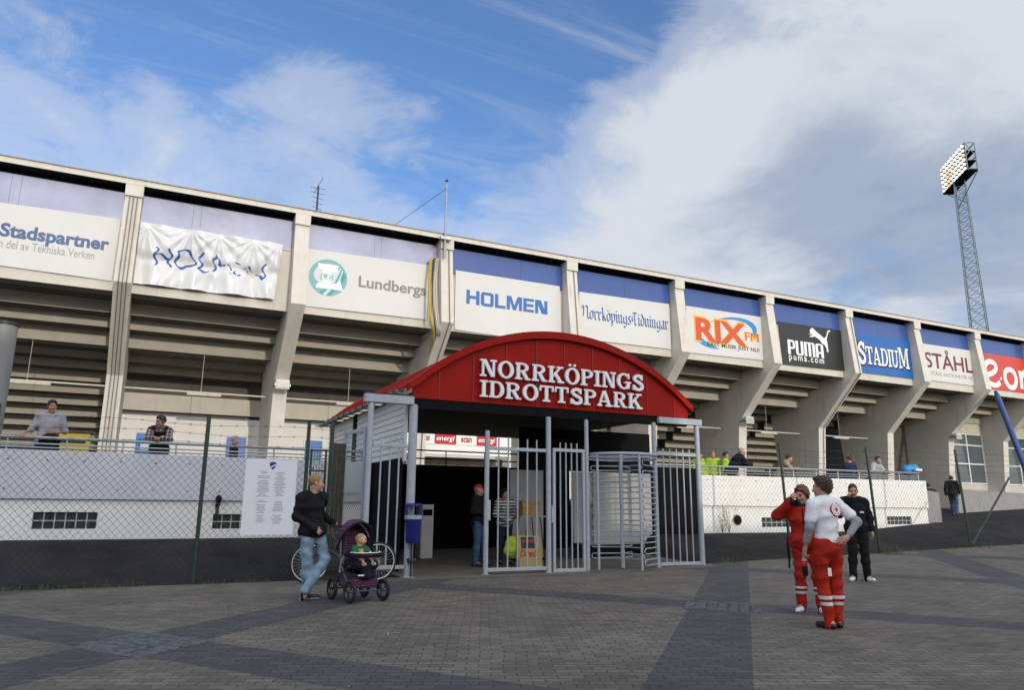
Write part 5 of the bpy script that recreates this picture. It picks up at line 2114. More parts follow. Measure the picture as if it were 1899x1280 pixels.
RED_WORK = cloth('red_workwear', (0.38, 0.018, 0.008), 0.8, var=0.12)
REFLECT = mat('reflective_tape', (0.62, 0.62, 0.60), 0.4, var=0.05)
BLACKC = cloth('black_cotton', (0.010, 0.010, 0.012), 0.9, var=0.25)
DENIM = cloth('light_denim', (0.20, 0.30, 0.40), 0.85, var=0.30, vscale=9, stain=((0.42, 0.50, 0.56), (2, 2, 1), 4.0, 0.54, 0.6))
DENIM_D = cloth('dark_denim', (0.045, 0.085, 0.17), 0.85, var=0.35, vscale=9)
TEE = cloth('white_cotton', (0.82, 0.83, 0.86), 0.85, var=0.04)
GREYKNIT = cloth('grey_marl_knit', (0.30, 0.31, 0.34), 0.9, var=0.08)
SHOE_W = mat('white_leather', (0.75, 0.76, 0.80), 0.5, var=0.06)
SHOE_B = mat('black_leather', (0.014, 0.013, 0.013), 0.45, var=0.2)
SOLE_W = mat('pale_sole', (0.60, 0.58, 0.54), 0.6)


def face_dir(dx, dy):
    """rz that turns a figure built facing -y to face (dx, dy)"""
    return math.atan2(dx, -dy)


# man in black hoodie beside the pram: profile to the right, near leg bent with its toe on the ground
g0 = atz(574, 1113, 0)
pose = dict(pelvis=(0, .03, .93), chest=(-.03, .04, 1.25), neck=(-.03, .03, 1.44), head=(-.015, .0, 1.595), hd=(62, 2, 0),
            shL=(.150, .02, 1.385), shR=(-.205, .05, 1.385), elL=(.215, .20, 1.18), wrL=(.343, .034, 1.045), haL=(.85, .357, -.15), pnL=(0, 0, -1), curlL=1.0,
            elR=(-.255, .08, 1.12), wrR=(-.11, -.15, .965), haR=(.8, -.25, -.5), pnR=(0, 1, 0), curlR=.6,
            hipL=(.095, .03, .90), hipR=(-.095, .03, .90), knL=(.155, -.10, .52), anL=(-.12, -.08, .18), toeL=(-.12, .1, -1),
            knR=(-.07, .02, .49), anR=(-.02, .06, .085), toeR=(.75, -.7, 0))
man, V, K = person('man with cropped fair hair in black hoodie and faded jeans standing beside the pram', (g0.x, g0.y, 0.0), face_dir(.45, -.9), pose, 1.80,
                   top=[dict(name='hoodie', m=BLACKC, t=.030, tt=.042, hood=True, hem=-.09, fold=.012, neckline=.03)],
                   legs=dict(m=DENIM, t=.024, cuff=-.10, fold=.014), shoes=(SHOE_B, SOLE_W), hair=('buzz', H_BLOND), h=.0075, seed=4)

# first-aider in the full red suit, shading her face
g1 = atz(1505, 1137, 0)
pose = dict(hd=(-25, 14, 0), head=(-.01, -.025, 1.59), neck=(0, .01, 1.445),
            elR=(-.36, -.06, 1.30), wrR=(-.15, -.17, 1.50), haR=(.55, -.15, .75), pnR=(.4, .8, 0), curlR=.7,
            elL=(.25, .05, 1.12), wrL=(.20, -.13, .97), haL=(-.2, -.6, -.6), curlL=.8,
            anL=(.13, .0, .085), anR=(-.12, .03, .085), knL=(.12, -.02, .49), knR=(-.11, -.01, .49), toeL=(.5, -1, 0), toeR=(-.3, -1, 0))
tape = lambda zs: (lambda c: np.any([np.abs(c[:, 2] - z) < .017 for z in zs], axis=0).astype(int))
lady, V, K = person('first-aid woman in full red suit with hand raised to her face', (g1.x, g1.y, 0), face_dir(-.80, -.60), pose, 1.66,
                    top=[dict(name='jacket', m=RED_WORK, t=.036, tt=.052, collar=True, hem=-.17, fold=.008, neckline=.035, m2=[BLACKC],
                              pick=lambda c, V, Rt: (c[:, 2] > 1.425 + .25 * np.clip(np.abs(c[:, 0]) - .08, 0, 1)).astype(int) * (np.abs(c[:, 0]) < .15))],
                    legs=dict(m=RED_WORK, t=.024, cuff=-.10, fold=.010, m2=[REFLECT], pick=tape((.33, .265))),
                    shoes=(SHOE_W, SOLE_W), hair=('bob', H_AUBURN), h=.0085, girth=1.06, female=True, seed=8)


def decal(parent, polys, cen, nrm, upv, size, mats, lift=.002, name='emblem'):
    """small printed emblem lying on a garment (flat patch facing nrm), local coordinates"""
    n = Vector(nrm).normalized()
    u = Vector(upv)
    u = (u - n * u.dot(n)).normalized()
    s = u.cross(n)
    c = Vector(cen)
    b = MB()
    for pl, mi, lv in polys:
        b.prism(pl, lambda a, e, d: c + s * a * size + u * e * size + n * d, -.012, lift + .0012 * lv, mi)
    return b.build(name, mats, parent, world=False)


CROSS = [(_rect(-.17, .17, -.5, .5), 1, 1), (_rect(-.5, -.17, -.17, .17), 1, 1), (_rect(.17, .5, -.17, .17), 1, 1)]
disc0 = [(math.cos(R(a)), math.sin(R(a))) for a in range(0, 360, 15)]
REDI = mat('red_print', (0.50, 0.015, 0.02), 0.6)


def surf_y(o, x, z, front=True):
    """extreme y of a figure part's mesh near local (x, z)"""
    ys = [v.co.y for v in o.data.vertices if abs(v.co.x - x) < .02 and abs(v.co.z - z) < .02]
    return (min(ys) if front else max(ys)) if ys else 0


def child(o, nm):
    return next(c for c in o.children if c.name.startswith(nm))


jk = child(lady, 'jacket')
yy = surf_y(jk, .095, 1.20)
decal(jk, [([(a * .62, b_ * .62) for a, b_ in disc0], 0, 0)] + [([(a * .6, b_ * .6) for a, b_ in p], i, l) for p, i, l in CROSS], (.095, yy - .002, 1.20), (.25, -1, .1), (0, 0, 1), .05, [WHITEI, REDI])
b = MB()
zf = [(0.0, 1.02), (0, 1.1), (0, 1.18), (0, 1.26), (0, 1.33)]
b.tube([(x, surf_y(jk, x, z) - .002, z) for x, z in zf], .007, 6)
b.build('zip', BLACKC, jk, world=False)
for s in (-1, 1):
    for z, hh in ((.90, .055), (1.17, .045)):
        x = s * .10
        y = surf_y(jk, x, z)
        MB().bbox(x - .06, x + .06, y - .008, y + .03, z, z + hh, .006).build('pocket_flap', RED_WORK, jk, world=False)
b = MB()
y = surf_y(jk, .19, 1.0)
b.bbox(.15, .235, y - .035, y - .012, .90, 1.03, .008)
b.build('badge_pouch', cloth('green_pouch', (0.02, 0.16, 0.06), 0.6), lady, world=False)
b = MB()
b.tube([(-.24, .05, .95), (-.245, .06, .80), (-.235, .055, .66), (-.24, .05, .54)], .013, 6)
b.build('strap', BLACKC, lady, world=False)

# first-aider seen from behind in white T-shirt over grey sleeves
g2 = atz(1547, 1166, 0)
pose = dict(hd=(34, 4, 0), head=(.0, -.02, 1.60), elL=(.24, .03, 1.13), wrL=(.255, -.06, .89), haL=(.05, -.35, -1), curlL=1.1, pnL=(-1, 0, 0),
            shL=(.165, .03, 1.40), shR=(-.165, .01, 1.40),
            elR=(-.33, .13, 1.20), wrR=(-.165, .165, 1.03), haR=(.9, .15, -.35), pnR=(0, -1, 0), curlR=.3,
            anL=(.075, .03, .085), anR=(-.075, -.03, .085), knL=(.085, -.03, .49), knR=(-.085, -.02, .49), toeL=(.25, -1, 0), toeR=(-.2, -1, 0))


def tee_pick(c, V, Rt):
    return np.zeros(len(c), int)


wom, V, K = person('first-aid woman seen from behind in white T-shirt with red emblem and red trousers', (g2.x, g2.y, 0), face_dir(.25, .97), pose, 1.72,
                   top=[dict(name='sweater', m=GREYKNIT, t=.010, tt=-.006, hem=.0, sleeve=.80, fold=.004, neckline=.0),
                        dict(name='t_shirt', m=TEE, t=.020, hem=.0, sleeve=0.01, ua=.62, fold=.007, neckline=.045)],
                   legs=dict(m=RED_WORK, t=.022, cuff=-.10, fold=.010, waist=.11, m2=[REFLECT], pick=tape((.345, .275))),
                   shoes=(SHOE_B, SHOE_B), hair=('crop', H_BROWN), h=.0075, female=True, girth=.90, seed=15)
ts = child(wom, 't_shirt')
yb = surf_y(ts, -.075, 1.33, False)
sgn = [([(a * 1.0, b_ * 1.0) for a, b_ in disc0], 1, 0), ([(a * .88, b_ * .88) for a, b_ in disc0], 0, 1), ([(a * .66, b_ * .66) for a, b_ in disc0], 1, 2), ([(a * .60, b_ * .60) for a, b_ in disc0], 0, 3)] + [([(a * .8, b_ * .8) for a, b_ in p], i, 4) for p, i, l in CROSS]
decal(ts, sgn, (-.07, yb - .0, 1.315), (-.25, 1, .12), (0, 0, 1), .078, [TEE, REDI], lift=.006)
# cola bottle in her left hand
wl = V['wrL']
hd_ = V['haL'] / np.linalg.norm(V['haL'])
rzw = wom.rotation_euler.z
hp_ = wl + hd_ * .10
wp = Matrix.Rotation(rzw, 3, 'Z') @ Vector((hp_[0] - .012, hp_[1] - .015, hp_[2])) + wom.location
t = thing('cola_bottle', 'half-full cola bottle with red label hanging from the hand of the white T-shirt woman', 'bottle', (wp.x, wp.y, wp.z - .22))
GL = mat('clear_plastic', (0.35, 0.33, 0.32), 0.1, var=0.1)
COLA = mat('cola_drink', (0.015, 0.006, 0.005), 0.1)
b = MB()
b.lathe([(0, 0), (.028, 0), (.032, .01), (.032, .115)], (wp.x, wp.y, wp.z - .22), 16)
b.build('drink', COLA, t, smooth=True)
MB().lathe([(.0325, .1155), (.0325, .165), (.031, .17)], (wp.x, wp.y, wp.z - .22), 16).build('paper_label', REDI, t, smooth=True)
MB().lathe([(.031, .1705), (.028, .19), (.014, .215), (.013, .235)], (wp.x, wp.y, wp.z - .22), 16).build('bottle_neck', GL, t, smooth=True)
MB().lathe([(.0155, .2355), (.0155, .252), (0, .253)], (wp.x, wp.y, wp.z - .22), 14).build('bottle_cap', REDI, t, smooth=True)
tr = child(wom, 'trousers')
b = MB()
xs_ = [v.co.x for v in tr.data.vertices if abs(v.co.z - .66) < .02 and v.co.y > -.1]
b.bbox(.01, .055, max(v.co.y for v in tr.data.vertices if abs(v.co.z - .62) < .03 and abs(v.co.x - .03) < .03) - .01, max(v.co.y for v in tr.data.vertices if abs(v.co.z - .62) < .03 and abs(v.co.x - .03) < .03) + .004, .57, .66, .003)
b.build('pocket_tag', WHITEI, tr, world=False)

# man in the black tracksuit
g3 = atz(1597, 1079, zt(11.7, 9.6))
pose = dict(hd=(-8, 12, 0), elR=(-.28, -.03, 1.17), wrR=(-.125, -.13, 1.45), haR=(.30, .2, .9), pnR=(.8, .4, 0), curlR=.8,
            elL=(.25, .03, 1.12), wrL=(.255, -.04, .88), curlL=.5, anL=(.12, .02, .085), anR=(-.12, .02, .085), toeL=(.45, -1, 0), toeR=(-.5, -1, 0))
trk, V, K = person('man in black tracksuit and white trainers holding a hand to his ear', (g3.x, g3.y, zt(g3.x, g3.y)), face_dir(-.62, -.78), pose, 1.79,
                   top=[dict(name='track_jacket', m=BLACKC, t=.028, tt=.036, collar=True, hem=-.08, fold=.010, neckline=.05)],
                   legs=dict(m=BLACKC, t=.024, cuff=-.10, fold=.008), shoes=(SHOE_W, SHOE_W), hair=('buzz', H_DARK), h=.0085, girth=1.05, seed=22)
tj = child(trk, 'track_jacket')
yy = surf_y(tj, .09, 1.24)
b = MB()
b.bbox(.06, .13, yy - .004, yy + .02, 1.225, 1.255, .002)
b.build('chest_logo', WHITEI, tj, world=False)


# ------------------------------------------------------------------ pram with a baby, bicycle behind
PLAID = bpy.data.materials.new('purple_plaid')
PLAID.use_nodes = True


def plaid_nodes(q, base, l1, l2, sc):
    nt = q.node_tree
    N, L = nt.nodes, nt.links
    b = N['Principled BSDF']
    b.inputs['Roughness'].default_value = 0.85
    co = N.new('ShaderNodeTexCoord').outputs['Object']
    prev = None
    for ax, (d, col) in enumerate((('X', l1), ('Z', l1), ('X', l2), ('Z', l2))):
        w = N.new('ShaderNodeTexWave')
        w.bands_direction = d
        w.inputs['Scale'].default_value = sc * (1 if ax < 2 else 0.5)
        w.inputs['Phase Offset'].default_value = 0.0 if ax < 2 else 1.3
        L.new(co, w.inputs[0])
        r = N.new('ShaderNodeMapRange')
        r.inputs[1].default_value, r.inputs[2].default_value, r.inputs[4].default_value = 0.72, 0.85, 0.65
        L.new(w.outputs[0], r.inputs[0])
        m_ = N.new('ShaderNodeMix')
        m_.data_type = 'RGBA'
        L.new(r.outputs[0], m_.inputs[0])
        if prev is None:
            m_.inputs[6].default_value = (*base, 1)
        else:
            L.new(prev, m_.inputs[6])
        m_.inputs[7].default_value = (*col, 1)
        prev = m_.outputs[2]
    L.new(prev, b.inputs['Base Color'])


plaid_nodes(PLAID, (0.034, 0.012, 0.048), (0.010, 0.008, 0.026), (0.17, 0.055, 0.12), 17)
CHECK = bpy.data.materials.new('checked_shirt')
CHECK.use_nodes = True
plaid_nodes(CHECK, (0.10, 0.03, 0.03), (0.015, 0.015, 0.025), (0.40, 0.38, 0.38), 9)
STRIPE = bpy.data.materials.new('striped_knit')
STRIPE.use_nodes = True
_n = STRIPE.node_tree
_w = _n.nodes.new('ShaderNodeTexWave')
_w.bands_direction = 'Z'
_w.inputs['Scale'].default_value = 4.6
_c = _n.nodes.new('ShaderNodeTexCoord')
_n.links.new(_c.outputs['Object'], _w.inputs[0])
_r = _n.nodes.new('ShaderNodeValToRGB')
_r.color_ramp.interpolation = 'CONSTANT'
_r.color_ramp.elements[0].color = (0.015, 0.014, 0.016, 1)
_r.color_ramp.elements[1].position = 0.5
_r.color_ramp.elements[1].color = (0.55, 0.54, 0.50, 1)
_n.links.new(_w.outputs[0], _r.inputs[0])
_n.links.new(_r.outputs[0], _n.nodes['Principled BSDF'].inputs['Base Color'])

NAVYC = cloth('navy_fabric', (0.009, 0.009, 0.018), 0.8, var=0.15)
RUB = mat('rubber', (0.014, 0.014, 0.014), 0.7, var=0.2)


def wheel(parent, c, r, w, spokes, rim_m, tyre_r=None, turn=0.0):
    """spoked wheel, axle along local x; parts under parent (local coordinates)"""
    tr_ = tyre_r or r * .13
    c = Vector(c)
    M = Matrix.Rotation(turn, 3, 'Z')
    P = lambda a, rr, x=0: c + M @ Vector((x, rr * math.cos(a), rr * math.sin(a)))
    n = 30
    b = MB()
    b.tube([P(2 * math.pi * i / n, r - tr_) for i in range(n)], tr_, 8, closed=True)
    ty = b.build('tyre', RUB, parent, smooth=True, world=False)
    b = MB()
    b.tube([P(2 * math.pi * i / n, r - 2.1 * tr_) for i in range(n)], tr_ * .55, 6, closed=True)
    b.build('rim', rim_m, ty, smooth=True, world=False)
    b = MB()
    for i in range(spokes):
        a = 2 * math.pi * i / spokes
        b.tube([P(a, .012, .012 * (-1) ** i), P(a + .15, r - 2.2 * tr_)], .0016 if spokes > 12 else .007, 4)
    b.tube([c + M @ Vector((-.035, 0, 0)), c + M @ Vector((.035, 0, 0))], .018, 8)
    b.build('spokes', rim_m, ty, smooth=True, world=False)


pf = atz(664, 1119, 0)
pr = thing('pram', 'navy pram with purple plaid hood and seat, a baby sitting in it', 'pram', (pf.x + .06, pf.y + .30, 0), face_dir(.22, -1))
pr.scale = (.94, .94, .97)
CH = mat('dark_chrome', (0.10, 0.10, 0.11), 0.35, 0.8, var=0.1)
for sx in (-1, 1):
    for sy in (-.30, .30):
        wheel(pr, (sx * .275, sy, .16), .16, .04, 6, CH, .026, turn=0.0 if sy > 0 else .12)
b = MB()
for sx in (-1, 1):
    b.tube([(sx * .245, -.30, .17), (sx * .25, -.05, .36), (sx * .25, .40, .93), (sx * .25, .50, 1.02)], .013, 8)
    b.tube([(sx * .245, .30, .17), (sx * .25, .12, .34), (sx * .25, -.18, .50)], .013, 8)
for y in (-.30, .30):
    b.tube([(-.28, y, .16), (.28, y, .16)], .011, 8)
b.build('chassis', CH, pr, smooth=True, world=False)
b = MB()
b.tube([(-.25, .50, 1.02), (-.24, .54, 1.05), (.24, .54, 1.05), (.25, .50, 1.02)], .018, 10)
b.build('handle', RUB, pr, smooth=True, world=False)
b = MB()
b.bbox(-.21, .21, -.26, .26, .19, .33, .03)
b.build('basket', PLAID, pr, world=False)
f = Field(.012)
f.ell((0, -.02, .50), (.22, .28, .13), None, .02)
f.cap((-.13, -.25, .52), (.13, -.25, .52), .06, .06, .06)
f.cap((-.12, -.28, .36), (.12, -.28, .36), .03, .03, .05)
f.cap((0, -.22, .5), (0, -.28, .36), .08, .05, .06)
f.cuts.append(((0, 0, .60), (0, 0, 1)))
f.build('seat_tub', NAVYC, pr)
f = Field(.012)
f.cap((-.14, .16, .58), (-.14, .25, .98), .05, .05, .05)
f.cap((.14, .16, .58), (.14, .25, .98), .05, .05, .05)
f.cap((0, .17, .58), (0, .27, .98), .06, .06, .09)
f.noise = folds(.004, 2, 1)
f.build('backrest', PLAID, pr)
# folding hood: ribs of a quarter dome
vs, fs = [], []
na, nb = 9, 18
hood_c = Vector((0, .17, .72))
for back in (0, 1):
    for i in range(na + 1):
        th = R(62 + 95 * i / na)          # from above the head down behind
        for j in range(nb + 1):
            ph = math.pi * j / nb
            rr = (1 - .035 * back) * (1 + .015 * math.cos(i * math.pi))
            x = .295 * math.cos(ph) * rr
            q = math.sin(ph) * rr
            vs.append(hood_c + Vector((x, -.40 * math.cos(th) * q * 1.0, .44 * math.sin(th) * q)))
n1 = (na + 1) * (nb + 1)
for i in range(na):
    for j in range(nb):
        a = i * (nb + 1) + j
        fs.append((a, a + 1, a + nb + 2, a + nb + 1))
        fs.append((n1 + a + nb + 1, n1 + a + nb + 2, n1 + a + 1, n1 + a))
b = MB()
b.add(vs, fs)
hood = b.build('hood', PLAID, pr, smooth=True, world=False)
b = MB()
b.tube([vs[j] for j in range(nb + 1)], .017, 8)
b.build('hood_rim', NAVYC, hood, smooth=True, world=False)
b = MB()
b.tube([vs[3 * (nb + 1) + j] * 1.0 - Vector((0, .0, .045)) for j in range(3, nb - 2)], .012, 6)
b.build('hood_piping', SHOE_W, hood, smooth=True, world=False)
b = MB()
b.tube([(-.25, -.05, .66), (-.235, -.27, .655), (-.12, -.335, .65), (.12, -.335, .65), (.235, -.27, .655), (.25, -.05, .66)], .034, 10)
tray = b.build('bumper_bar', NAVYC, pr, smooth=True, world=False)
b = MB()
b.tube([(-.24, -.20, .694), (-.215, -.275, .69), (-.11, -.335, .686), (.11, -.335, .686), (.215, -.275, .69), (.24, -.20, .694)], .010, 6)
b.build('piping', SHOE_W, tray, smooth=True, world=False)
b = MB()
for sx in (-1, 1):
    b.tube([(sx * .255, -.06, .66), (sx * .262, .05, .55), (sx * .255, .10, .40)], .022, 8)
b.build('side_bracket', mat('grey_plastic', (0.30, 0.30, 0.32), 0.5), pr, smooth=True, world=False)
b = MB()
b.bbox(-.16, -.02, -.315, -.300, .365, .385, .003)
b.build('nameplate', SHOE_W, pr, world=False)

# baby
bb = thing('person', 'baby with wispy fair hair in green top sitting in the pram and looking right', 'person', (pr.location.x, pr.location.y, .56), pr.rotation_euler.z)
f = Field(.007)
hb = np.array([0.015, -.005, .285])
Rb = rotm(R(52), R(6), 0)
HB = lambda x, y, z: hb + Rb @ np.array([x, y, z])
f.ell(hb, (.066, .078, .072), Rb, .02)
f.ell(HB(0, -.02, -.035), (.056, .056, .048), Rb, .02)
f.cap(HB(0, -.072, -.012), HB(0, -.080, -.020), .008, .009, .008)
for s in (-1, 1):
    f.ell(HB(.065 * s, .008, -.01), (.009, .016, .021), Rb, .006)
    f.ell(HB(.032 * s, -.050, -.032), (.022, .022, .02), Rb, .015)
f.cap((0, 0, .17), (0, 0, .22), .03, .03, .02)
f.ell((0, .01, .10), (.085, .07, .11), None, .03)
for s in (-1, 1):
    f.cap((.08 * s, .0, .165), (.115 * s, -.08, .09), .032, .028, .02)
    f.cap((.115 * s, -.08, .09), (.07 * s, -.20, .10), .027, .022, .015)
    w = np.array((.07 * s, -.20, .10))
    f.cap(w, w + (-.005 * s, -.03, -.003), .019, .017, .01)
    for j in range(4):
        q = w + np.array((.018 * s - .012 * s * j, -.045, 0))
        f.cap(q, q + (0, -.018, -.010), .0072, .007, .004)
    f.cap(w + (-.012 * s, -.01, .008), w + (-.028 * s, -.03, .012), .0085, .0075, .006)
    f.cap((.05 * s, -.02, .03), (.075 * s, -.20, .05), .045, .036, .03)
    f.cap((.075 * s, -.20, .05), (.07 * s, -.28, -.05), .034, .028, .02)
    f.cap((.07 * s, -.28, -.05), (.075 * s, -.34, -.045), .024, .022, .02)


def bpick(c):
    out = np.zeros(len(c), int)
    for s in (-1, 1):
        q = (c - HB(.027 * s, -.068, .006)) @ Rb
        out[(np.abs(q[:, 0]) < .010) & (np.abs(q[:, 2]) < .006) & (np.abs(q[:, 1]) < .02)] = 1
    q = (c - HB(0, -.07, -.046)) @ Rb
    out[(np.abs(q[:, 0]) < .015) & (np.abs(q[:, 2]) < .005) & (np.abs(q[:, 1]) < .02)] = 2
    return out


BABY = mat('baby_skin', (0.60, 0.35, 0.25), 0.5, var=0.06)
f.build('body', [BABY, EYEM, LIP], bb, bpick)
f = Field(.008)
f.ell(HB(0, .008, .010), (.0685, .080, .070), Rb, .01)
f.cuts.append((HB(0, -.035, .045), Rb @ np.array([0, -.75, -.66])))
f.cuts.append((HB(0, 0, -.03), Rb @ np.array([0, 0, -1.0])))
f.noise = folds(.002, 4, 4)
f.build('hair', mat('baby_hair', (0.38, 0.24, 0.12), 0.7, var=0.2, vscale=40), bb)
f = Field(.008)
f.ell((0, .01, .10), (.094, .080, .115), None, .03)
for s in (-1, 1):
    f.cap((.08 * s, .0, .165), (.115 * s, -.08, .09), .042, .038, .02)
    f.cap((.115 * s, -.08, .09), (.08 * s, -.17, .10), .037, .030, .015)
f.cuts.append(((0, 0, .20), (0, 0, 1)))
f.noise = folds(.003, 6, 2)
f.build('top', [cloth('green_jersey', (0.02, 0.13, 0.05), 0.85), mat('yellow_print', (0.65, 0.33, 0.03), 0.7)], bb,
        lambda c: ((np.abs(c[:, 0]) < .035) & (c[:, 2] > .09) & (c[:, 2] < .15) & (c[:, 1] < -.03)).astype(int))

bk = thing('bicycle', 'bicycle leaning on the fence behind the man and the pram, one pale rim showing', 'bicycle', (3.27, 13.30, 0), R(-90))
# local frame: travel along -y, so the wheels stand in the y-z plane
M_BIKE = mat('black_bike_frame', (0.015, 0.015, 0.018), 0.35, var=0.1, coat=0.4)
PALE = mat('pale_rim', (0.68, 0.68, 0.68), 0.4, 0.3, var=0.05)
yb0, yb1, wr = -.60, .60, .345
for y in (yb0, yb1):
    wheel(bk, (0, y, wr), wr, .04, 28, PALE, .021)
b = MB()
hd1, hd0, st_, bbk = Vector((0, -.40, .84)), Vector((0, -.43, .66)), Vector((0, .26, .82)), Vector((0, .10, .30))
for p, q, r_ in ((hd1, st_, .014), (hd0, bbk, .017), (st_, bbk, .015), (hd0, hd1, .018)):
    b.tube([p, q], r_, 8)
for sx in (-.035, .035):
    b.tube([bbk, (sx, yb1, wr)], .009, 6)
    b.tube([st_, (sx, yb1, wr)], .008, 6)
    b.tube([hd0, (sx, -.47, .60), (sx, yb0, wr)], .011, 6)
b.build('frame', M_BIKE, bk, smooth=True, world=False)
f = Field(.012)
f.ell((0, .34, .95), (.06, .13, .035), None, .02)
f.ell((0, .22, .955), (.03, .10, .025), None, .03)
f.build('saddle', RUB, bk)
b = MB()
b.tube([st_, (0, .31, .94)], .013, 8)
b.build('seat_post', CH, bk, smooth=True, world=False)
b = MB()
b.tube([hd1, (0, -.39, .98), (0, -.43, 1.0)], .013, 8)
b.build('stem', CH, bk, smooth=True, world=False)
b = MB()
b.tube([(-.28, -.25, .98), (-.27, -.38, 1.0), (0, -.43, 1.0), (.27, -.38, 1.0), (.28, -.25, .98)], .012, 8)
b.build('handlebar', CH, bk, smooth=True, world=False)
b = MB()
b.tube([(-.05, bbk.y, bbk.z), (.05, bbk.y, bbk.z)], .05, 12)
b.tube([(.06, bbk.y, bbk.z), (.06, bbk.y + .10, bbk.z - .13)], .010, 6)
b.tube([(-.06, bbk.y, bbk.z), (-.06, bbk.y - .10, bbk.z + .13)], .010, 6)
b.bbox(.05, .14, bbk.y + .07, bbk.y + .14, bbk.z - .14, bbk.z - .12, .004)
b.bbox(-.14, -.05, bbk.y - .14, bbk.y - .07, bbk.z + .12, bbk.z + .14, .004)
b.build('crank', CH, bk, smooth=True, world=False)
b = MB()
b.bbox(-.012, .012, yb0 + .15, yb0 + .175, wr - .03, wr + .09, .004)
b.build('reflector', mat('amber_reflector', (0.75, 0.24, 0.02), 0.25), bk, world=False)

# ------------------------------------------------------------------ people on the concourse and in the passage
def stand_at(px_, y):
    return at(px_, 850, y).x


LEAN = dict(pelvis=(0, .16, .93), chest=(0, -.02, 1.20), neck=(0, -.13, 1.35), head=(0, -.19, 1.47), hd=(0, 4, 0),
            shL=(.17, -.10, 1.30), shR=(-.17, -.10, 1.30), elL=(.21, -.24, 1.10), elR=(-.21, -.24, 1.10), wrL=(.05, -.42, 1.12), wrR=(-.05, -.42, 1.12),
            haL=(-.6, -.7, -.1), haR=(.6, -.7, -.1), pnL=(0, 0, -1), pnR=(0, 0, -1), curlL=.8, curlR=.8,
            hipL=(.095, .16, .90), hipR=(-.095, .16, .90), knL=(.1, .10, .49), knR=(-.1, .12, .49), anL=(.1, .16, .085), anR=(-.1, .16, .085))


def lean(**kw):
    d = dict(LEAN)
    d.update(kw)
    return d


GSHIRT = cloth('pale_grey_shirt', (0.33, 0.31, 0.35), 0.85, var=0.06)
BEIGE = cloth('beige_jacket', (0.33, 0.25, 0.15), 0.85)
LBLUE = cloth('pale_blue_shirt', (0.32, 0.40, 0.50), 0.85)
NAVYS = cloth('navy_sweater', (0.018, 0.024, 0.06), 0.9)
PATT = cloth('mottled_grey_jacket', (0.40, 0.41, 0.43), 0.85, stain=((0.10, 0.10, 0.12), (1, 1, 1), 14.0, 0.54, 0.8))
HIVIS = cloth('hi_vis_yellow', (0.36, 0.52, 0.03), 0.7, var=0.05)
DKTR = cloth('dark_trousers', (0.022, 0.022, 0.028), 0.85)
FH = .013
FL = 1.55
person('man in pale grey short-sleeved shirt gripping the handrail at the far left', (stand_at(83, 16.98), 16.98, FL), face_dir(.15, -1),
       dict(hd=(8, 4, 0), elR=(-.28, .02, 1.14), wrR=(-.40, -.26, 1.03), haR=(-.3, -.8, -.3), pnR=(0, 0, -1), curlR=.8, elL=(.27, .04, 1.14), wrL=(.10, -.20, 1.08), haL=(-.8, -.5, 0)), 1.80,
       top=[dict(name='shirt', m=GSHIRT, t=.026, sleeve=.01, collar=True, fold=.006, neckline=.02, hem=-.10)], legs=dict(m=DKTR, t=.02), shoes=(SHOE_B, SHOE_B),
       hair=('short', H_DARK), skin=SKIN2, h=FH, girth=1.12, seed=31)
cg = bpy.data.objects
b = MB()
f = Field(.016)
gx = stand_at(83, 16.8)
f.ell((gx + .06, 16.72, FL + .98), (.17, .06, .13), None, .05)
f.cap((gx - .06, 16.73, FL + .95), (gx - .09, 16.73, FL + .80), .07, .06, .06)
f.cap((gx + .16, 16.73, FL + .95), (gx + .17, 16.73, FL + .78), .07, .06, .06)
f.noise = folds(.01, 5, 1.2)
t = thing('folded_jacket', 'dark jacket hung over the forearm of the man in grey shirt', 'jacket', (gx, 16.72, FL + .9))
o = f.build('cloth', BLACKC, t)
o.location = (-gx, -16.72, -(FL + .9))

person('man in checked shirt with dark waistcoat leaning on the handrail above the poster', (stand_at(292, 17.0), 17.03, FL - .02), face_dir(-.10, -1), lean(hd=(-48, 8, 0)), 1.74,
       top=[dict(name='shirt', m=CHECK, t=.024, sleeve=.75, collar=True, fold=.006, neckline=.03, hem=-.10), dict(name='waistcoat', m=BLACKC, t=.036, sleeve=0, fold=.006, neckline=.0, hem=-.05)],
       legs=dict(m=DENIM_D, t=.02), shoes=(SHOE_B, SHOE_B), hair=('short', H_DARK), skin=SKIN2, h=FH, seed=33)
person('distant person in dark suit walking before the middle blue door', (stand_at(433, 23.5), 23.5, 1.62), face_dir(.9, -.3), dict(knL=(.10, -.14, .50), anL=(.105, -.16, .09), knR=(-.10, .05, .50), anR=(-.105, .2, .11)), 1.74,
       top=[dict(name='jacket', m=BLACKC, t=.024, collar=True, hem=-.16)], legs=dict(m=DKTR, t=.018), shoes=(SHOE_B, SHOE_B), hair=('short', H_GREY), h=.016, seed=35)
hv = [(1297, 19.3, .1, 'leftmost of three people in yellow hi-vis jackets behind the right handrail', H_BROWN, 1.68),
      (1322, 19.5, -.5, 'middle one of three people in yellow hi-vis jackets behind the right handrail', H_BLOND, 1.74),
      (1346, 19.2, .8, 'rightmost of three people in yellow hi-vis jackets, beside the older man in black', H_DARK, 1.70)]
for i, (q, y, fx, lb, hm, ht) in enumerate(hv):
    person(lb, (stand_at(q, y), y, 1.52), face_dir(fx, -1), dict(hd=(20 - 20 * i, 5, 0)), ht,
           top=[dict(name='jacket', m=HIVIS, t=.035, collar=True, hem=-.12, fold=.007)], legs=dict(m=DKTR, t=.02), shoes=(SHOE_B, SHOE_B), hair=('short', hm), h=.016, group='stewards in hi-vis jackets', seed=40 + i)
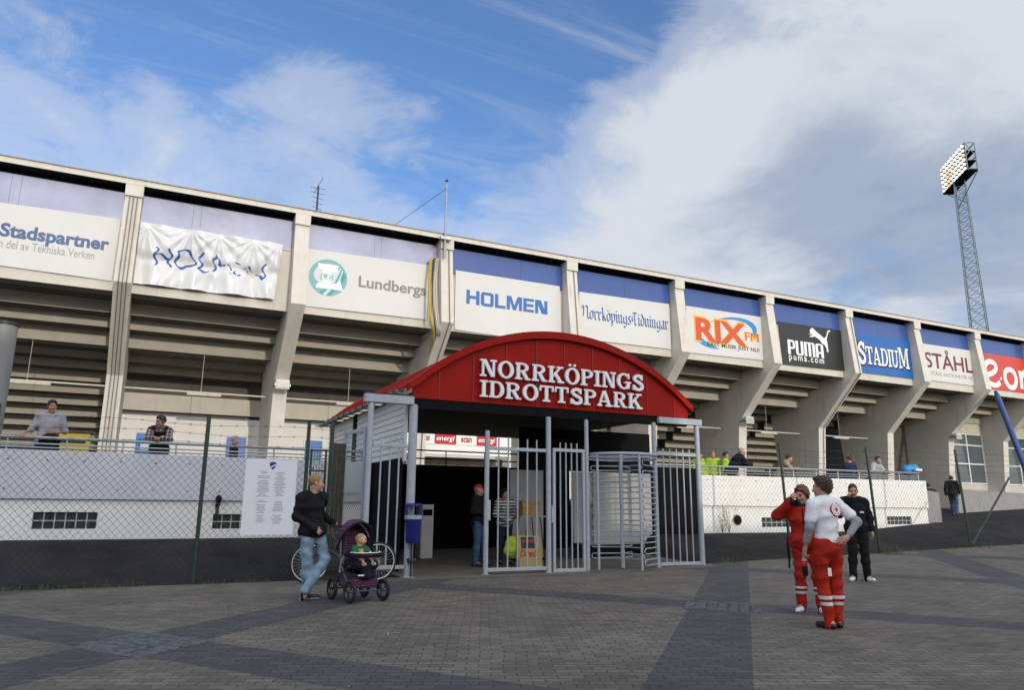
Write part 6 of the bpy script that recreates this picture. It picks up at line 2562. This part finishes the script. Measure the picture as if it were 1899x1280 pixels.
person('older bald man in black jacket leaning on the right handrail with folded hands', (stand_at(1366, 17.05), 17.08, 1.50), face_dir(.95, -.45), lean(hd=(-8, 2, 0)), 1.80,
       top=[dict(name='jacket', m=BLACKC, t=.04, hem=-.10, collar=True, fold=.007)], legs=dict(m=DKTR, t=.02), shoes=(SHOE_B, SHOE_B), hair=('bald', H_GREY), h=FH, girth=1.2, seed=44)
person('man in open beige jacket over blue shirt leaning on the right handrail', (stand_at(1452, 17.05), 17.06, 1.44), face_dir(.65, -.8), lean(hd=(12, 18, 0)), 1.72,
       top=[dict(name='shirt', m=LBLUE, t=.018, hem=-.08), dict(name='jacket', m=BEIGE, t=.036, collar=True, hem=-.10, fold=.008, m2=[LBLUE], pick=lambda c, V, Rt: ((np.abs(c[:, 0]) < .05) & (c[:, 1] < -.03)).astype(int))],
       legs=dict(m=DKTR, t=.02), shoes=(SHOE_B, SHOE_B), hair=('short', H_BROWN), h=FH, seed=46)
person('person in navy sweater standing with back turned behind the right handrail', (stand_at(1574, 18.2), 18.2, 1.48), face_dir(.2, 1), dict(hd=(20, 5, 0)), 1.72,
       top=[dict(name='sweater', m=NAVYS, t=.03, hem=-.08)], legs=dict(m=BEIGE, t=.02), shoes=(SHOE_B, SHOE_B), hair=('short', H_BROWN), h=FH, seed=48)
person('man in mottled grey and white jacket leaning on the right handrail facing out', (stand_at(1619, 17.05), 17.06, 1.48), face_dir(.05, -1), lean(hd=(-20, 0, 0), elL=(.30, -.16, 1.09), elR=(-.30, -.16, 1.09), wrL=(.20, -.40, 1.08), wrR=(-.20, -.40, 1.08)), 1.76,
       top=[dict(name='jacket', m=PATT, t=.036, collar=True, hem=-.10)], legs=dict(m=DKTR, t=.02), shoes=(SHOE_B, SHOE_B), hair=('short', H_DARK), h=FH, seed=50)
person('person in dark clothes bending down behind the end of the white wall', (stand_at(1722, 17.6), 17.7, .72), face_dir(.6, .6), lean(hd=(0, 25, 0)), 1.72,
       top=[dict(name='jacket', m=NAVYS, t=.03, hem=-.1)], legs=dict(m=DENIM_D, t=.02), shoes=(SHOE_B, SHOE_B), hair=('short', H_DARK), h=.016, seed=52)
wx, wy = at(1771, 950, 20.6).x, 20.6
person('man in black jacket and blue jeans walking up the ramp at the right', (wx, wy, zt(wx, wy) - .0), face_dir(1, .5),
       dict(hd=(0, 12, 0), chest=(0, -.03, 1.27), neck=(0, -.06, 1.44), head=(0, -.10, 1.58), knL=(.10, -.22, .52), anL=(.1, -.28, .085), knR=(-.1, .02, .49), anR=(-.1, .34, .13), toeR=(-.1, -1, -.3),
            elL=(.24, .12, 1.14), wrL=(.24, .10, .92), elR=(-.24, -.06, 1.14), wrR=(-.22, -.24, .98)), 1.74,
       top=[dict(name='jacket', m=BLACKC, t=.038, hem=-.10)], legs=dict(m=DENIM_D, t=.024), shoes=(SHOE_B, SHOE_B), hair=('short', H_DARK), h=.014, seed=54)
# in the passage
cx0 = at(886, 1000, 15.4).x
person('man in red cap, black jacket and jeans standing inside the dark passage', (cx0, 15.4, zt(cx0, 15.4) + .008), face_dir(.75, -.6),
       dict(hd=(10, 6, 0), elL=(.25, -.05, 1.15), wrL=(.06, -.20, 1.30), haL=(-.4, .1, .9), curlL=.8, elR=(-.25, .04, 1.14), wrR=(-.1, -.2, 1.12), haR=(.9, -.3, 0),
            knL=(.12, -.10, .5), anL=(.14, -.12, .085)), 1.80,
       top=[dict(name='jacket', m=BLACKC, t=.034, hem=-.10, collar=True)], legs=dict(m=DENIM_D, t=.026), shoes=(SHOE_B, SHOE_B), hair=('cap', REDI), h=.011, seed=56)
cx1 = at(936, 1000, 15.6).x
person('woman in black and white striped sweater standing behind the wide gate leaf', (cx1, 15.6, zt(cx1, 15.6) + .008), face_dir(-.1, -1),
       dict(hd=(10, 10, 0), elL=(.25, -.02, 1.12), wrL=(.05, -.2, 1.0), haL=(-.9, -.3, 0), elR=(-.25, -.02, 1.12), wrR=(-.05, -.2, 1.02), haR=(.9, -.3, 0)), 1.72,
       top=[dict(name='sweater', m=STRIPE, t=.028, hem=-.10)], legs=dict(m=DKTR, t=.02), shoes=(SHOE_B, SHOE_B), hair=('bob', H_DARK), h=.011, female=True, seed=58)
q = at(928, 870, 22.0).x
zc = at(928, 851, 22.0).z - 1.70
person('person in yellow hi-vis cap and jacket behind the dark partition of the passage', (q, 22.0, zc), face_dir(-.3, -1), None, 1.70,
       top=[dict(name='jacket', m=HIVIS, t=.035, collar=True, hem=-.12)], legs=dict(m=DKTR, t=.02), shoes=(SHOE_B, SHOE_B), hair=('cap', HIVIS), h=.016, seed=60)

# ------------------------------------------------------------------ things in the passage
tz = zt(7, 15.2) + .01
ta = at(960, 950, 15.2).x
tb_ = at(1008, 950, 15.2).x
t = thing('folding_table', 'small folding table with thin dark legs behind the wide gate leaf', 'table', ((ta + tb_) / 2, 15.2, tz))
ht = at(980, 957, 15.2).z
MB().bbox(ta, tb_, 15.0, 15.5, ht - .03, ht, .006).build('table_top', M_GALV, t)
for x, s in ((ta + .05, 1), (tb_ - .05, -1)):
    for y in (15.04, 15.46):
        MB().tube([(x, y, tz), (x + s * .12, y, ht - .031)], .013, 6).build('leg', M_DARK, t)
x0, x1 = at(964, 940, 15.2).x, at(995, 940, 15.2).x
t = thing('wooden_box', 'small honey-coloured wooden box with hinged lid on the folding table', 'box', ((x0 + x1) / 2, 15.2, ht))
WOODB = mat('honey_wood', (0.36, 0.20, 0.06), 0.5, var=0.3, vscale=14)
hb_ = at(980, 929, 15.2).z
MB().bbox(x0, x1, 15.06, 15.34, ht + .002, ht + (hb_ - ht) * .75, .005).build('box_body', WOODB, t)
MB().bbox(x0 - .005, x1 + .005, 15.055, 15.345, ht + (hb_ - ht) * .755, hb_, .006).build('lid', WOODB, t)
MB().lathe([(.012, 0), (.010, -.008), (0, -.01)], ((x0 + x1) / 2, 15.055, ht + (hb_ - ht) * .8), 8, axis='Y').build('clasp', M_GALV, t)
x0, x1 = at(964, 1020, 14.7).x, at(1007, 1020, 14.7).x
z0, z1 = zt(7, 14.7) + .012, at(985, 994, 14.7).z
t = thing('advertising_board', 'tan card advertising board with red script leaning behind the wide gate leaf', 'sign', ((x0 + x1) / 2, 14.7, z0))
b = MB()
b.add([(x0, 14.70, z0), (x1, 14.70, z0), (x1, 14.86, z1), (x0, 14.86, z1), (x0, 14.73, z0), (x1, 14.73, z0), (x1, 14.89, z1), (x0, 14.89, z1)],
      [(0, 1, 2, 3), (5, 4, 7, 6), (3, 2, 6, 7), (4, 0, 3, 7), (1, 5, 6, 2), (0, 4, 5, 1)])
b.build('board', mat('tan_card', (0.46, 0.33, 0.13), 0.7, var=0.08), t)
fb = lambda a, c, d: (x0 + a * (x1 - x0), 14.70 + .16 * c - d, z0 + c * (z1 - z0))
b = MB()
b.prism(_rect(.16, .74, .60, .95), fb, .001, .004)
b.build('dark_block', BLACKI, t)
b = MB()
for a in (.28, .45, .62):
    b.prism([(a + .07 * math.cos(R(w)), .82 + .055 * math.sin(R(w))) for w in range(0, 360, 30)], fb, .004, .006)
text_polys(b, 'Direct', fb, .06, .86, .34, .56, .001, .005, bold=.02, shear=.35)
b.build('red_lettering', REDI, t)
f = Field(.014)
gx, gy = at(956, 1012, 14.75).x, 14.95
zc = at(956, 1012, gy).z
f.ell((gx, gy, zc), (.16, .12, .22), None, .05)
f.ell((gx - .05, gy - .02, zc - .12), (.15, .12, .14), None, .06)
f.cap((gx + .05, gy, zc + .15), (gx + .13, gy, zc + .1), .05, .04, .05)
f.noise = folds(.014, 9, .8)
t = thing('hi_vis_vest', 'bundled yellow hi-vis vest hanging from the folding table', 'vest', (gx, gy, zc))
o = f.build('cloth', HIVIS, t)
o.location = (-gx, -gy, -zc)
cx0, cx1 = at(780, 1000, 17.5).x, at(803, 1000, 17.5).x
t = thing('white_cabinet', 'low white louvred cabinet against the left side of the passage', 'cabinet', ((cx0 + cx1) / 2, 17.5, .05))
zc0, zc1 = zt(6, 17.5) + .01, at(790, 936, 17.5).z
MB().bbox(cx0, cx1, 17.5, 17.9, zc0, zc1, .01).build('cabinet_body', M_SIDING, t)
b = MB()
z = zc0 + .1
while z < zc1 - .3:
    b.box(cx0 + .03, cx1 - .03, 17.485, 17.498, z, z + .045)
    z += .075
b.build('louvre', M_SIDING, t)
MB().box(cx0 + .04, cx1 - .04, 17.487, 17.498, zc1 - .27, zc1 - .12).build('display_window', M_BLACK, t)

# kiosk sign and lit counter seen through the passage
KY = 30.0
k0, k1 = at(770, 815, KY), at(948, 815, KY)
t = thing('kiosk', 'refreshment kiosk with red and white sign board seen through the passage', 'kiosk', ((k0.x + k1.x) / 2, KY, 1.7))
zt1, zt0 = at(850, 806, KY).z, at(850, 826, KY).z
MB().box(k0.x - .6, k1.x, KY, KY + .12, zt0, zt1).build('sign_board', WHITEI, t)
for qa, qb in ((806, 846), (884, 921)):
    xa, xb = at(qa, 815, KY).x, at(qb, 815, KY).x
    pn = MB().box(xa, xb, KY - .012, KY - .002, zt0 + .02, zt1 - .02).build('sign_panel', REDI, t)
    b = MB()
    text_polys(b, 'energi', lambda a, c, d: (a, KY - .012 - d, c), xa + .08, xb - .08, zt0 + .10, zt1 - .10, .001, .006, bold=.02, shear=.2)
    b.build('lettering', WHITEI, pn)
for qa, qb in ((783, 799), (853, 877)):
    xa, xb = at(qa, 815, KY).x, at(qb, 815, KY).x
    b = MB()
    text_polys(b, 'scan', lambda a, c, d: (a, KY - .002 - d, c), xa + .05, xb - .05, zt0 + .13, zt1 - .13, .001, .006, bold=.03)
    b.build('red_lettering', REDI, t)
MB().box(k0.x - .6, k1.x, KY + .02, KY + .2, zt0 - .42, zt0 - .01).build('fascia', M_WHITEW, t)
MB().box(k0.x - .6, k1.x, KY + .3, KY + .4, 1.7, 2.9).build('counter', M_CREAM, t)
MB().box(k0.x - .6, k1.x, KY + 1.6, KY + 1.7, 1.7, zt0 - .43).build('back_panel', mat('dim_brown_panel', (0.16, 0.12, 0.09), 0.7, var=.4, vscale=3), t)

# ------------------------------------------------------------------ fittings on the stand
for k in (0, 1, 2, 5, 6, 7):
    xa, xb = COLX[k] + .3, COLX[k + 1] - .3
    t = thing('light_rail', 'slim hanging light rail with one tube lamp in the bay %s' % {0: 'at the left end', 1: 'under the crumpled banner', 2: 'under the teal emblem banner', 5: 'under the orange lettering banner', 6: 'under the black cat banner', 7: 'under the blue banner'}[k], 'lamp', ((xa + xb) / 2, 31.0, 5.6), group='light rails under the stand')
    MB().box(xa, xb, 30.97, 31.03, 5.60, 5.66).build('rail', M_CREAM, t)
    m0 = xa + (xb - xa) * .42
    MB().bbox(m0, m0 + 1.25, 30.93, 31.07, 5.50, 5.595, .01).build('lamp_housing', M_CREAM, t)
    MB().tube([(m0 + .5, 31.0, 5.66), (m0 + .5, 31.0, 7.15)], .012, 6).build('hanger', M_CREAM, t)
for k, lb in ((2, 'small white floodlight on the column left of the pavilion'), (6, 'small white floodlight on the column under the black cat banner'), (9, 'small white floodlight on the column near the tall windows')):
    x = COLX[k]
    t = thing('column_floodlight', lb, 'lamp', (x, 29.55, 5.95), group='floodlights on the columns')
    MB().bbox(x - .26, x + .26, 29.10, 29.32, 5.72, 6.10, .03).build('lamp_body', M_SIDING, t)
    MB().bbox(x - .21, x + .21, 29.08, 29.098, 5.77, 6.05, .008).build('lens', mat('lamp_glass', (0.42, 0.42, 0.38), 0.15), t)
    b = MB()
    b.box(x - .30, x - .265, 29.1, 29.6, 5.84, 5.92)
    b.box(x + .265, x + .30, 29.1, 29.6, 5.84, 5.92)
    b.build('bracket', M_GALV, t)
# yellow hose and cables down the third column
x = COLX[3]
Hx = lambda q, y_, Y_: at(q, y_, Y_)
YEL = mat('yellow_hose_rubber', (0.50, 0.33, 0.03), 0.5, var=0.1)
t = thing('yellow_hose', 'thick yellow hose hanging down beside the column right of the emblem banner', 'hose', (x - .5, 27.3, 8))
pts = [Hx(806, 486, 27.5), Hx(800, 481, 27.35), Hx(797, 500, 27.3), Hx(796, 530, 27.2), Hx(797, 570, 27.1), Hx(800, 596, 27.0), Hx(803, 615, 27.2), Hx(800, 640, 27.9), Hx(790, 680, 28.9), Hx(781, 706, 29.5)]
sm_pts = []
for i in range(len(pts) - 1):
    p0, p1, p2, p3 = pts[max(i - 1, 0)], pts[i], pts[i + 1], pts[min(i + 2, len(pts) - 1)]
    for j in range(5):
        u_ = j / 5
        sm_pts.append(0.5 * (2 * p1 + (p2 - p0) * u_ + (2 * p0 - 5 * p1 + 4 * p2 - p3) * u_ ** 2 + (3 * p1 - p0 - 3 * p2 + p3) * u_ ** 3))
sm_pts.append(pts[-1])
MB().tube(sm_pts, .055, 8).build('hose', YEL, t, smooth=True)
for dx, c_, r_ in ((.14, BLACKI, .02), (.24, M_CREAM, .03), (.32, M_CREAM, .03)):
    MB().tube([p + Vector((dx, .02, 0.06 * math.sin(i * .4))) for i, p in enumerate(sm_pts)], r_, 6).build('cable', c_, t, smooth=True)

# antenna mast with its guy wire, and a television aerial behind the roof edge
p0, p1 = at(824.5, 478, 27.0), at(828, 337, 27.0)
t = thing('radio_mast', 'thin upright mast clamped to the column with a slanting guy wire', 'mast', (p0.x, 27.0, p0.z))
MB().tube([(p0.x, 27.0, p0.z), (p0.x, 27.0, p1.z)], [.055, .035], 8).build('pole', M_GALV, t, smooth=True)
MB().lathe([(0, 0), (.07, 0), (.07, .05), (0, .12)], (p0.x, 27.0, p1.z), 8).build('mast_cap', M_DARK, t)
b = MB()
zc = at(826, 443, 27.0).z
b.bbox(p0.x - .22, p0.x + .26, 26.9, 27.12, zc - .05, zc + .07, .01)
b.build('clamp', M_GALV, t)
g_ = at(712, 414, 33)
MB().tube([(p0.x, 27.0, p1.z - .3), (g_.x, 33, g_.z - .5)], .010, 4).build('guy_wire', M_DARK, t)
p0, p1 = at(587, 396, 31), at(590, 349, 31)
t = thing('television_aerial', 'small television aerial with short cross rods above the roof edge', 'aerial', (p0.x, 31, p0.z))
MB().tube([(p0.x, 31, 12.4), (p0.x, 31, p1.z + .1)], .04, 6).build('pole', M_DARK, t)
b = MB()
zt_top = p1.z
for i in range(6):
    b.tube([(p0.x - .32 + .03 * i, 31, zt_top - .22 * i), (p0.x + .32 - .03 * i, 31, zt_top - .25 * i)], .012, 4)
b.tube([(p0.x + .1, 30.6, zt_top + .35), (p0.x - .1, 31.3, zt_top - .1)], .012, 4)
b.build('rod', M_DARK, t)

# big grey column at the left edge and the blue strut at the right
t = thing('steel_stack', 'thick grey steel cylinder with dark cap at the left edge behind the parapet', 'pipe', (-2.98, 18, 1.45))
MB().lathe([(0, 1.4), (.24, 1.4), (.24, 4.93)], (-2.98, 18, 0), 28).build('pipe_body', mat('weathered_grey_paint', (0.24, 0.235, 0.23), 0.55, var=.15, vscale=3, stain=((0.12, 0.11, 0.10), (2, 2, .3), 2.0, .54, .5)), t, smooth=True)
MB().lathe([(.245, 4.931), (.27, 4.94), (.27, 5.0), (0, 5.03)], (-2.98, 18, 0), 28).build('rim_cap', M_DARK, t)
s0, s1 = at(1846, 726, 26.7), at(1906, 880, 24.5)
t = thing('blue_strut', 'slanting blue steel pipe strut running down from the stand at the right', 'strut', (s1.x, s1.y, s1.z))
dirv = (s1 - s0).normalized()
MB().tube([s0 + dirv * .35, s1 + dirv * 2.5], .165, 14).build('pipe', mat('blue_steel_paint', (0.020, 0.05, 0.20), 0.35, var=0.1, coat=.3), t, smooth=True)
MB().tube([s0, s0 + dirv * .349], [.09, .14], 12).build('end_cap', mat('dark_blue_steel', (0.015, 0.03, 0.12), 0.4), t, smooth=True)

# small things on the concourse at the left
x0, x1 = at(106, 808, 24).x, at(168, 808, 24).x
t = thing('yellow_sales_stand', 'yellow-fronted sales counter behind the grey-shirted man', 'counter', ((x0 + x1) / 2, 24, 1.6))
za_, zb_2 = at(130, 826, 24).z, at(130, 803, 24).z
MB().bbox(x0, x1, 24, 24.5, 1.6, zb_2, .02).build('counter_body', mat('yellow_board', (0.62, 0.46, 0.03), 0.6), t)
MB().bbox(x0 - .1, x1 + .1, 23.95, 24.55, zb_2 + .003, zb_2 + .07, .01).build('counter_top', M_DARK, t)
MB().box(x0 + .1, x1 - .1, 23.985, 23.998, zb_2 - .28, zb_2 - .20).build('dark_strip', M_DARK, t)
x0, x1 = at(254, 830, 24).x, at(281, 830, 24).x
t = thing('wall_poster', 'blue and white notice beside the checked-shirt man', 'notice', ((x0 + x1) / 2, 24, 2.5))
z0, z1 = at(265, 840, 24).z, at(265, 812, 24).z
MB().bbox(x0, x1, 24, 24.06, 1.6, z1, .005).build('board', SKYI, t)
MB().box(x0 + .08, x1 - .08, 23.985, 23.998, z1 - .35, z1 - .18).build('white_panel', WHITEI, t)
x0 = at(1689, 880, 24).x
t = thing('blue_cart', 'bright blue hooded cart standing before the shaded wall beyond the right handrail', 'cart', (x0, 24, 1.6))
f = Field(.03)
z1 = at(1689, 861, 24).z
f.cap((x0 - .3, 24, z1 - .3), (x0 + .25, 24, z1 - .25), .25, .25, .1)
f.ell((x0, 24, 2.2), (.5, .3, .6), None, .1)
o = f.build('hood', SKYI, t)
o.location = (-x0, -24, -1.6)
MB().box(x0 - .2, x0 + .25, 23.55, 23.66, z1 - .35, z1 - .25).build('label_strip', WHITEI, t)

# fittings and growth on the walls
lx = at(405, 930, 16.4)
t = thing('wall_lamp', 'old black wall lamp with rust run below it on the left wall', 'lamp', (lx.x, 16.43, lx.z))
f = Field(.008)
f.ell((0, -.06, .05), (.06, .06, .075), None, .02)
f.cap((0, 0, .0), (0, -.06, .03), .025, .03, .02)
f.cap((-.02, -.06, -.02), (-.03, -.055, -.10), .022, .012, .02)
f.cap((.02, -.06, -.02), (.03, -.055, -.08), .02, .01, .02)
f.build('lamp_body', M_BLACK, t)
MB().prism([(-.05, -.06), (.04, -.05), (.03, -.2), (.05, -.32), (-.01, -.26), (-.05, -.34), (-.03, -.2)], lambda a, c, d: (lx.x + a, 16.498 - d, lx.z + c - .0), 0.0, .003).build('rust_stain', mat('rust_run', (0.10, 0.05, 0.03), 0.8, var=.5, vscale=20), t)
dx = at(1369, 965, 16.45)
t = thing('wall_vent', 'round dark vent cap on the white wall beside the weeds', 'vent', (dx.x, 16.47, dx.z))
MB().lathe([(0, -.05), (.10, -.05), (.125, -.03), (.13, .02)], (dx.x, 16.48, dx.z), 20, axis='Y').build('vent_cap', M_BLACK, t, smooth=True)
MB().lathe([(.131, .0), (.16, .0), (.16, .018), (.131, .018)], (dx.x, 16.478, dx.z), 20, axis='Y').build('vent_ring', M_GALV, t)


def weed(name, label, base, hgt, n, spread, seed, cat='weed', col=(0.10, 0.16, 0.03)):
    rnd = random.Random(seed)
    t = thing(name, label, cat, base)
    b, lf = MB(), MB()
    for i in range(n):
        a = rnd.uniform(0, 6.28)
        h_ = hgt * rnd.uniform(.5, 1)
        p = [Vector(base) + Vector((math.cos(a) * spread * u_ * rnd.uniform(.5, 1.1), math.sin(a) * spread * .35 * u_ - .03, h_ * u_)) for u_ in (0, .3, .6, 1)]
        b.tube(p, [.006, .005, .004, .002], 4)
        for j in range(18):
            u_ = rnd.uniform(.15, 1) * 2.99
            q = p[int(u_)].lerp(p[min(3, int(u_) + 1)], u_ % 1)
            d = Vector((rnd.uniform(-1, 1), rnd.uniform(-1, .3), rnd.uniform(-.3, .8))).normalized()
            s = d.cross(Vector((0, 0, 1))).normalized() * rnd.uniform(.010, .02)
            L_ = rnd.uniform(.035, .075)
            lf.add([q, q + d * L_ * .5 + s, q + d * L_, q + d * L_ * .5 - s], [(0, 1, 2, 3)])
    b.build('stem', mat('weed_stem', (0.16, 0.13, 0.06), 0.8), t)
    lf.build('leaves', mat('weed_leaf', col, 0.6, var=.4, vscale=30), t)
    return t


wb = at(1352, 984, 16.35)
weed('weed', 'tall straggly weed growing up the white wall beside the round vent', (wb.x, 16.38, zt(wb.x, 16.35)), .95, 5, .30, 3)
wb = at(1340, 984, 16.35)
weed('weed', 'dry half-bare weed left of the green one on the white wall', (wb.x, 16.38, zt(wb.x, 16.35)), .8, 4, .2, 5, col=(0.2, 0.17, 0.08))
# grass along the foot of the fence
rnd = random.Random(11)
b = MB()
spots = [(r1 + .25, 13.7, 70, .28, .35)] + [(xr0 + .35, 13.7, 25, .2, .25), (r2, 13.75, 40, .35, .25)]
for i in range(46):
    spots.append((rnd.uniform(-6, 3.2), 13.93, rnd.randint(4, 16), .12, rnd.uniform(.4, 1) * .18))
for i in range(30):
    spots.append((rnd.uniform(12.6, 30), 13.93, rnd.randint(4, 14), .14, rnd.uniform(.4, 1) * .18))
for sx, sy, n, sp, hgt in spots:
    for i in range(n):
        x, y = sx + rnd.gauss(0, sp), sy + rnd.gauss(0, .05 if n < 30 else .14)
        z = zt(x, min(y, 13.94))
        a = rnd.uniform(0, 6.28)
        h_ = hgt * rnd.uniform(.3, .8)
        d = Vector((math.cos(a), math.sin(a), 0))
        s = Vector((-d.y, d.x, 0)) * .005
        l_ = rnd.uniform(.2, 1.0) * h_
        p = Vector((x, y, z))
        b.add([p - s, p + s, p + d * l_ * .5 + Vector((0, 0, h_ * .7)) + s * .7, p + d * l_ * .5 + Vector((0, 0, h_ * .7)) - s * .7, p + d * l_ + Vector((0, 0, h_))], [(0, 1, 2, 3), (3, 2, 4)])
o = b.build('grass', mat('verge_grass', (0.085, 0.12, 0.02), 0.7, var=.4, vscale=8))
o['kind'] = 'stuff'

# ------------------------------------------------------------------ stadium floodlight tower
ZT = 46.0
A = atz(1749, 361, ZT)
B = atz(1793, 315, ZT)
A2 = atz(1768, 361, ZT)
dep = (A2 - A)
along = (B - A)
tc = A + along * .5 + dep * .5
tc.z = 0.0
t = thing('floodlight_tower', 'tall lattice steel floodlight tower with a lit bank of lamps behind the stand', 'floodlight tower', (tc.x, tc.y, 0))
M_LAT = mat('lattice_steel', (0.22, 0.27, 0.30), 0.5, 0.4, var=.15)
hw = lambda z: 1.30 - 0.66 * z / ZT
ca, sa = math.cos(R(24)), math.sin(R(24))


def tp(i, z):
    sx, sy = ((-1, -1), (1, -1), (1, 1), (-1, 1))[i % 4]
    a, c = sx * hw(z), sy * hw(z)
    return Vector((tc.x + a * ca - c * sa, tc.y + a * sa + c * ca, z))


for i in range(4):
    MB().tube([tp(i, 0), tp(i, ZT)], .085, 6).build('leg', M_LAT, t)
b = MB()
z = 0.0
while z < ZT - 1:
    dz = hw(z) * 1.7
    z2 = min(ZT, z + dz)
    for i in range(4):
        b.tube([tp(i, z), tp(i + 1, z2)], .038, 4, cap=False)
        b.tube([tp(i + 1, z), tp(i, z2)], .038, 4, cap=False)
        b.tube([tp(i, z2), tp(i + 1, z2)], .036, 4, cap=False)
    z = z2
b.build('bracing', M_LAT, t)
horiz = lambda v: math.hypot(v.x, v.y)
dA = ray(1746, 313)
ztop = EYE + dA.z / math.hypot(dA.x, dA.y) * horiz(A)
hh = ztop - ZT
b = MB()
P8 = lambda u_, v_, w_: A + along * u_ + dep * v_ + Vector((0, 0, hh * w_))
b.add([P8(0, 0, 0), P8(1, 0, 0), P8(1, 1, 0), P8(0, 1, 0), P8(0, 0, .05), P8(1, 0, .05), P8(1, 1, .05), P8(0, 1, .05)],
      [(0, 3, 2, 1), (4, 5, 6, 7), (0, 1, 5, 4), (1, 2, 6, 5), (2, 3, 7, 6), (3, 0, 4, 7)])
b.build('platform', M_BLACK, t)
b = MB()
for u_ in (0, .5, 1):
    b.tube([P8(u_, 1, 0), P8(u_, 1, 1)], .08, 5)
    b.tube([P8(u_, 0.1, 0), P8(u_, .1, 1)], .08, 5)
    b.tube([P8(u_, 0.1, 1), P8(u_, 1, 1)], .06, 5)
    b.tube([P8(u_, 0.1, .5), P8(u_, 1, 1)], .05, 5)
    b.tube([P8(u_, 1, .5), P8(u_, .1, 1)], .05, 5)
for w_ in (.5, 1):
    b.tube([P8(0, 1, w_), P8(1, 1, w_)], .07, 5)
    b.tube([P8(0, .1, w_), P8(1, .1, w_)], .06, 5)
b.tube([P8(0, .5, 0), tp(0, ZT - 3.5)], .07, 5)
b.tube([P8(1, 1, 0), tp(2, ZT - 3.5)], .07, 5)
b.build('head_frame', M_LAT, t)
for w_ in (.34, .68):
    q = MB()
    q.add([P8(0, .1, w_), P8(1, .1, w_), P8(1, 1, w_), P8(0, 1, w_), P8(0, .1, w_ + .03), P8(1, .1, w_ + .03), P8(1, 1, w_ + .03), P8(0, 1, w_ + .03)],
          [(0, 3, 2, 1), (4, 5, 6, 7), (0, 1, 5, 4), (1, 2, 6, 5), (2, 3, 7, 6), (3, 0, 4, 7)])
    q.build('walkway', M_BLACK, t)
outn = -dep.normalized()
LAMP = mat('lit_lamp', (1, 1, 1), 0.3, emit=((1.0, 0.97, 0.90), 1.15))
LAMPW = mat('warm_lit_lamp', (1, 0.8, 0.4), 0.3, emit=((1.0, 0.75, 0.38), 0.8))
rnd = random.Random(2)
nL = 9
LR = min(along.length / nL, hh / 6.1) * .34
MB().add([P8(.0, .10, .05), P8(1, .10, .05), P8(1, .10, 1), P8(0, .10, 1), P8(.0, .13, .05), P8(1, .13, .05), P8(1, .13, 1), P8(0, .13, 1)], [(0, 1, 2, 3), (5, 4, 7, 6), (3, 2, 6, 7), (4, 0, 3, 7), (1, 5, 6, 2), (0, 4, 5, 1)]).build('backing_board', M_BLACK, t)
print('LAMP', along.length, dep.length, hh, LR)
lamp0 = {}
for r_i in range(6):
    for c_i in range(nL):
        u_, w_ = (c_i + .5) / nL, (r_i + .6) / 6.1
        p = P8(u_, 0, w_)
        warm = rnd.random() < .22
        key = 'w' if warm else 'l'
        # lamps point down towards the pitch and a little towards the plaza
        aim = (outn * 1.0 + Vector((-.35, -.75, -.30))).normalized()
        if key not in lamp0:
            b = MB()
            b.lathe([(.16, -.30), (LR, .0), (LR * .96, .02), (0, .03)], (0, 0, 0), 12)
            o = b.build('lamp', LAMPW if warm else LAMP, t, smooth=True, world=False)
            me = o.data
            me.materials.append(M_BLACK)
            me.polygons.foreach_set('material_index', [1 if pp.center.z < -.02 else 0 for pp in me.polygons])
            lamp0[key] = o
        else:
            o = lamp0[key].copy()
            C.objects.link(o)
            o.parent = t
        o.rotation_euler = aim.to_track_quat('Z', 'Y').to_euler()
        o.location = p - tc

# small litter and dry leaves lying about the plaza
rnd = random.Random(21)
b = MB()
for i in range(170):
    x, y = rnd.uniform(-4, 22), rnd.uniform(4.2, 13.7)
    if rnd.random() < .45:
        y = 13.75 - abs(rnd.gauss(0, .35))
    z = zt(x, y) + .003
    s_ = rnd.uniform(.008, .028)
    a = rnd.uniform(0, 6.28)
    pts = []
    for j in range(5):
        w = a + j * 1.257 + rnd.uniform(-.3, .3)
        rr = s_ * rnd.uniform(.5, 1.2)
        pts.append((x + rr * math.cos(w), y + rr * math.sin(w), z + rnd.uniform(0, .008)))
    b.add(pts, [(0, 1, 2, 3, 4)], rnd.choice((0, 0, 0, 1, 2)))
o = b.build('litter', [mat('dry_leaf', (0.045, 0.028, 0.014), 0.9, var=.5, vscale=3), mat('pale_scrap', (0.42, 0.41, 0.38), 0.8), mat('gum_grey', (0.05, 0.05, 0.05), 0.9)])
o['kind'] = 'stuff'
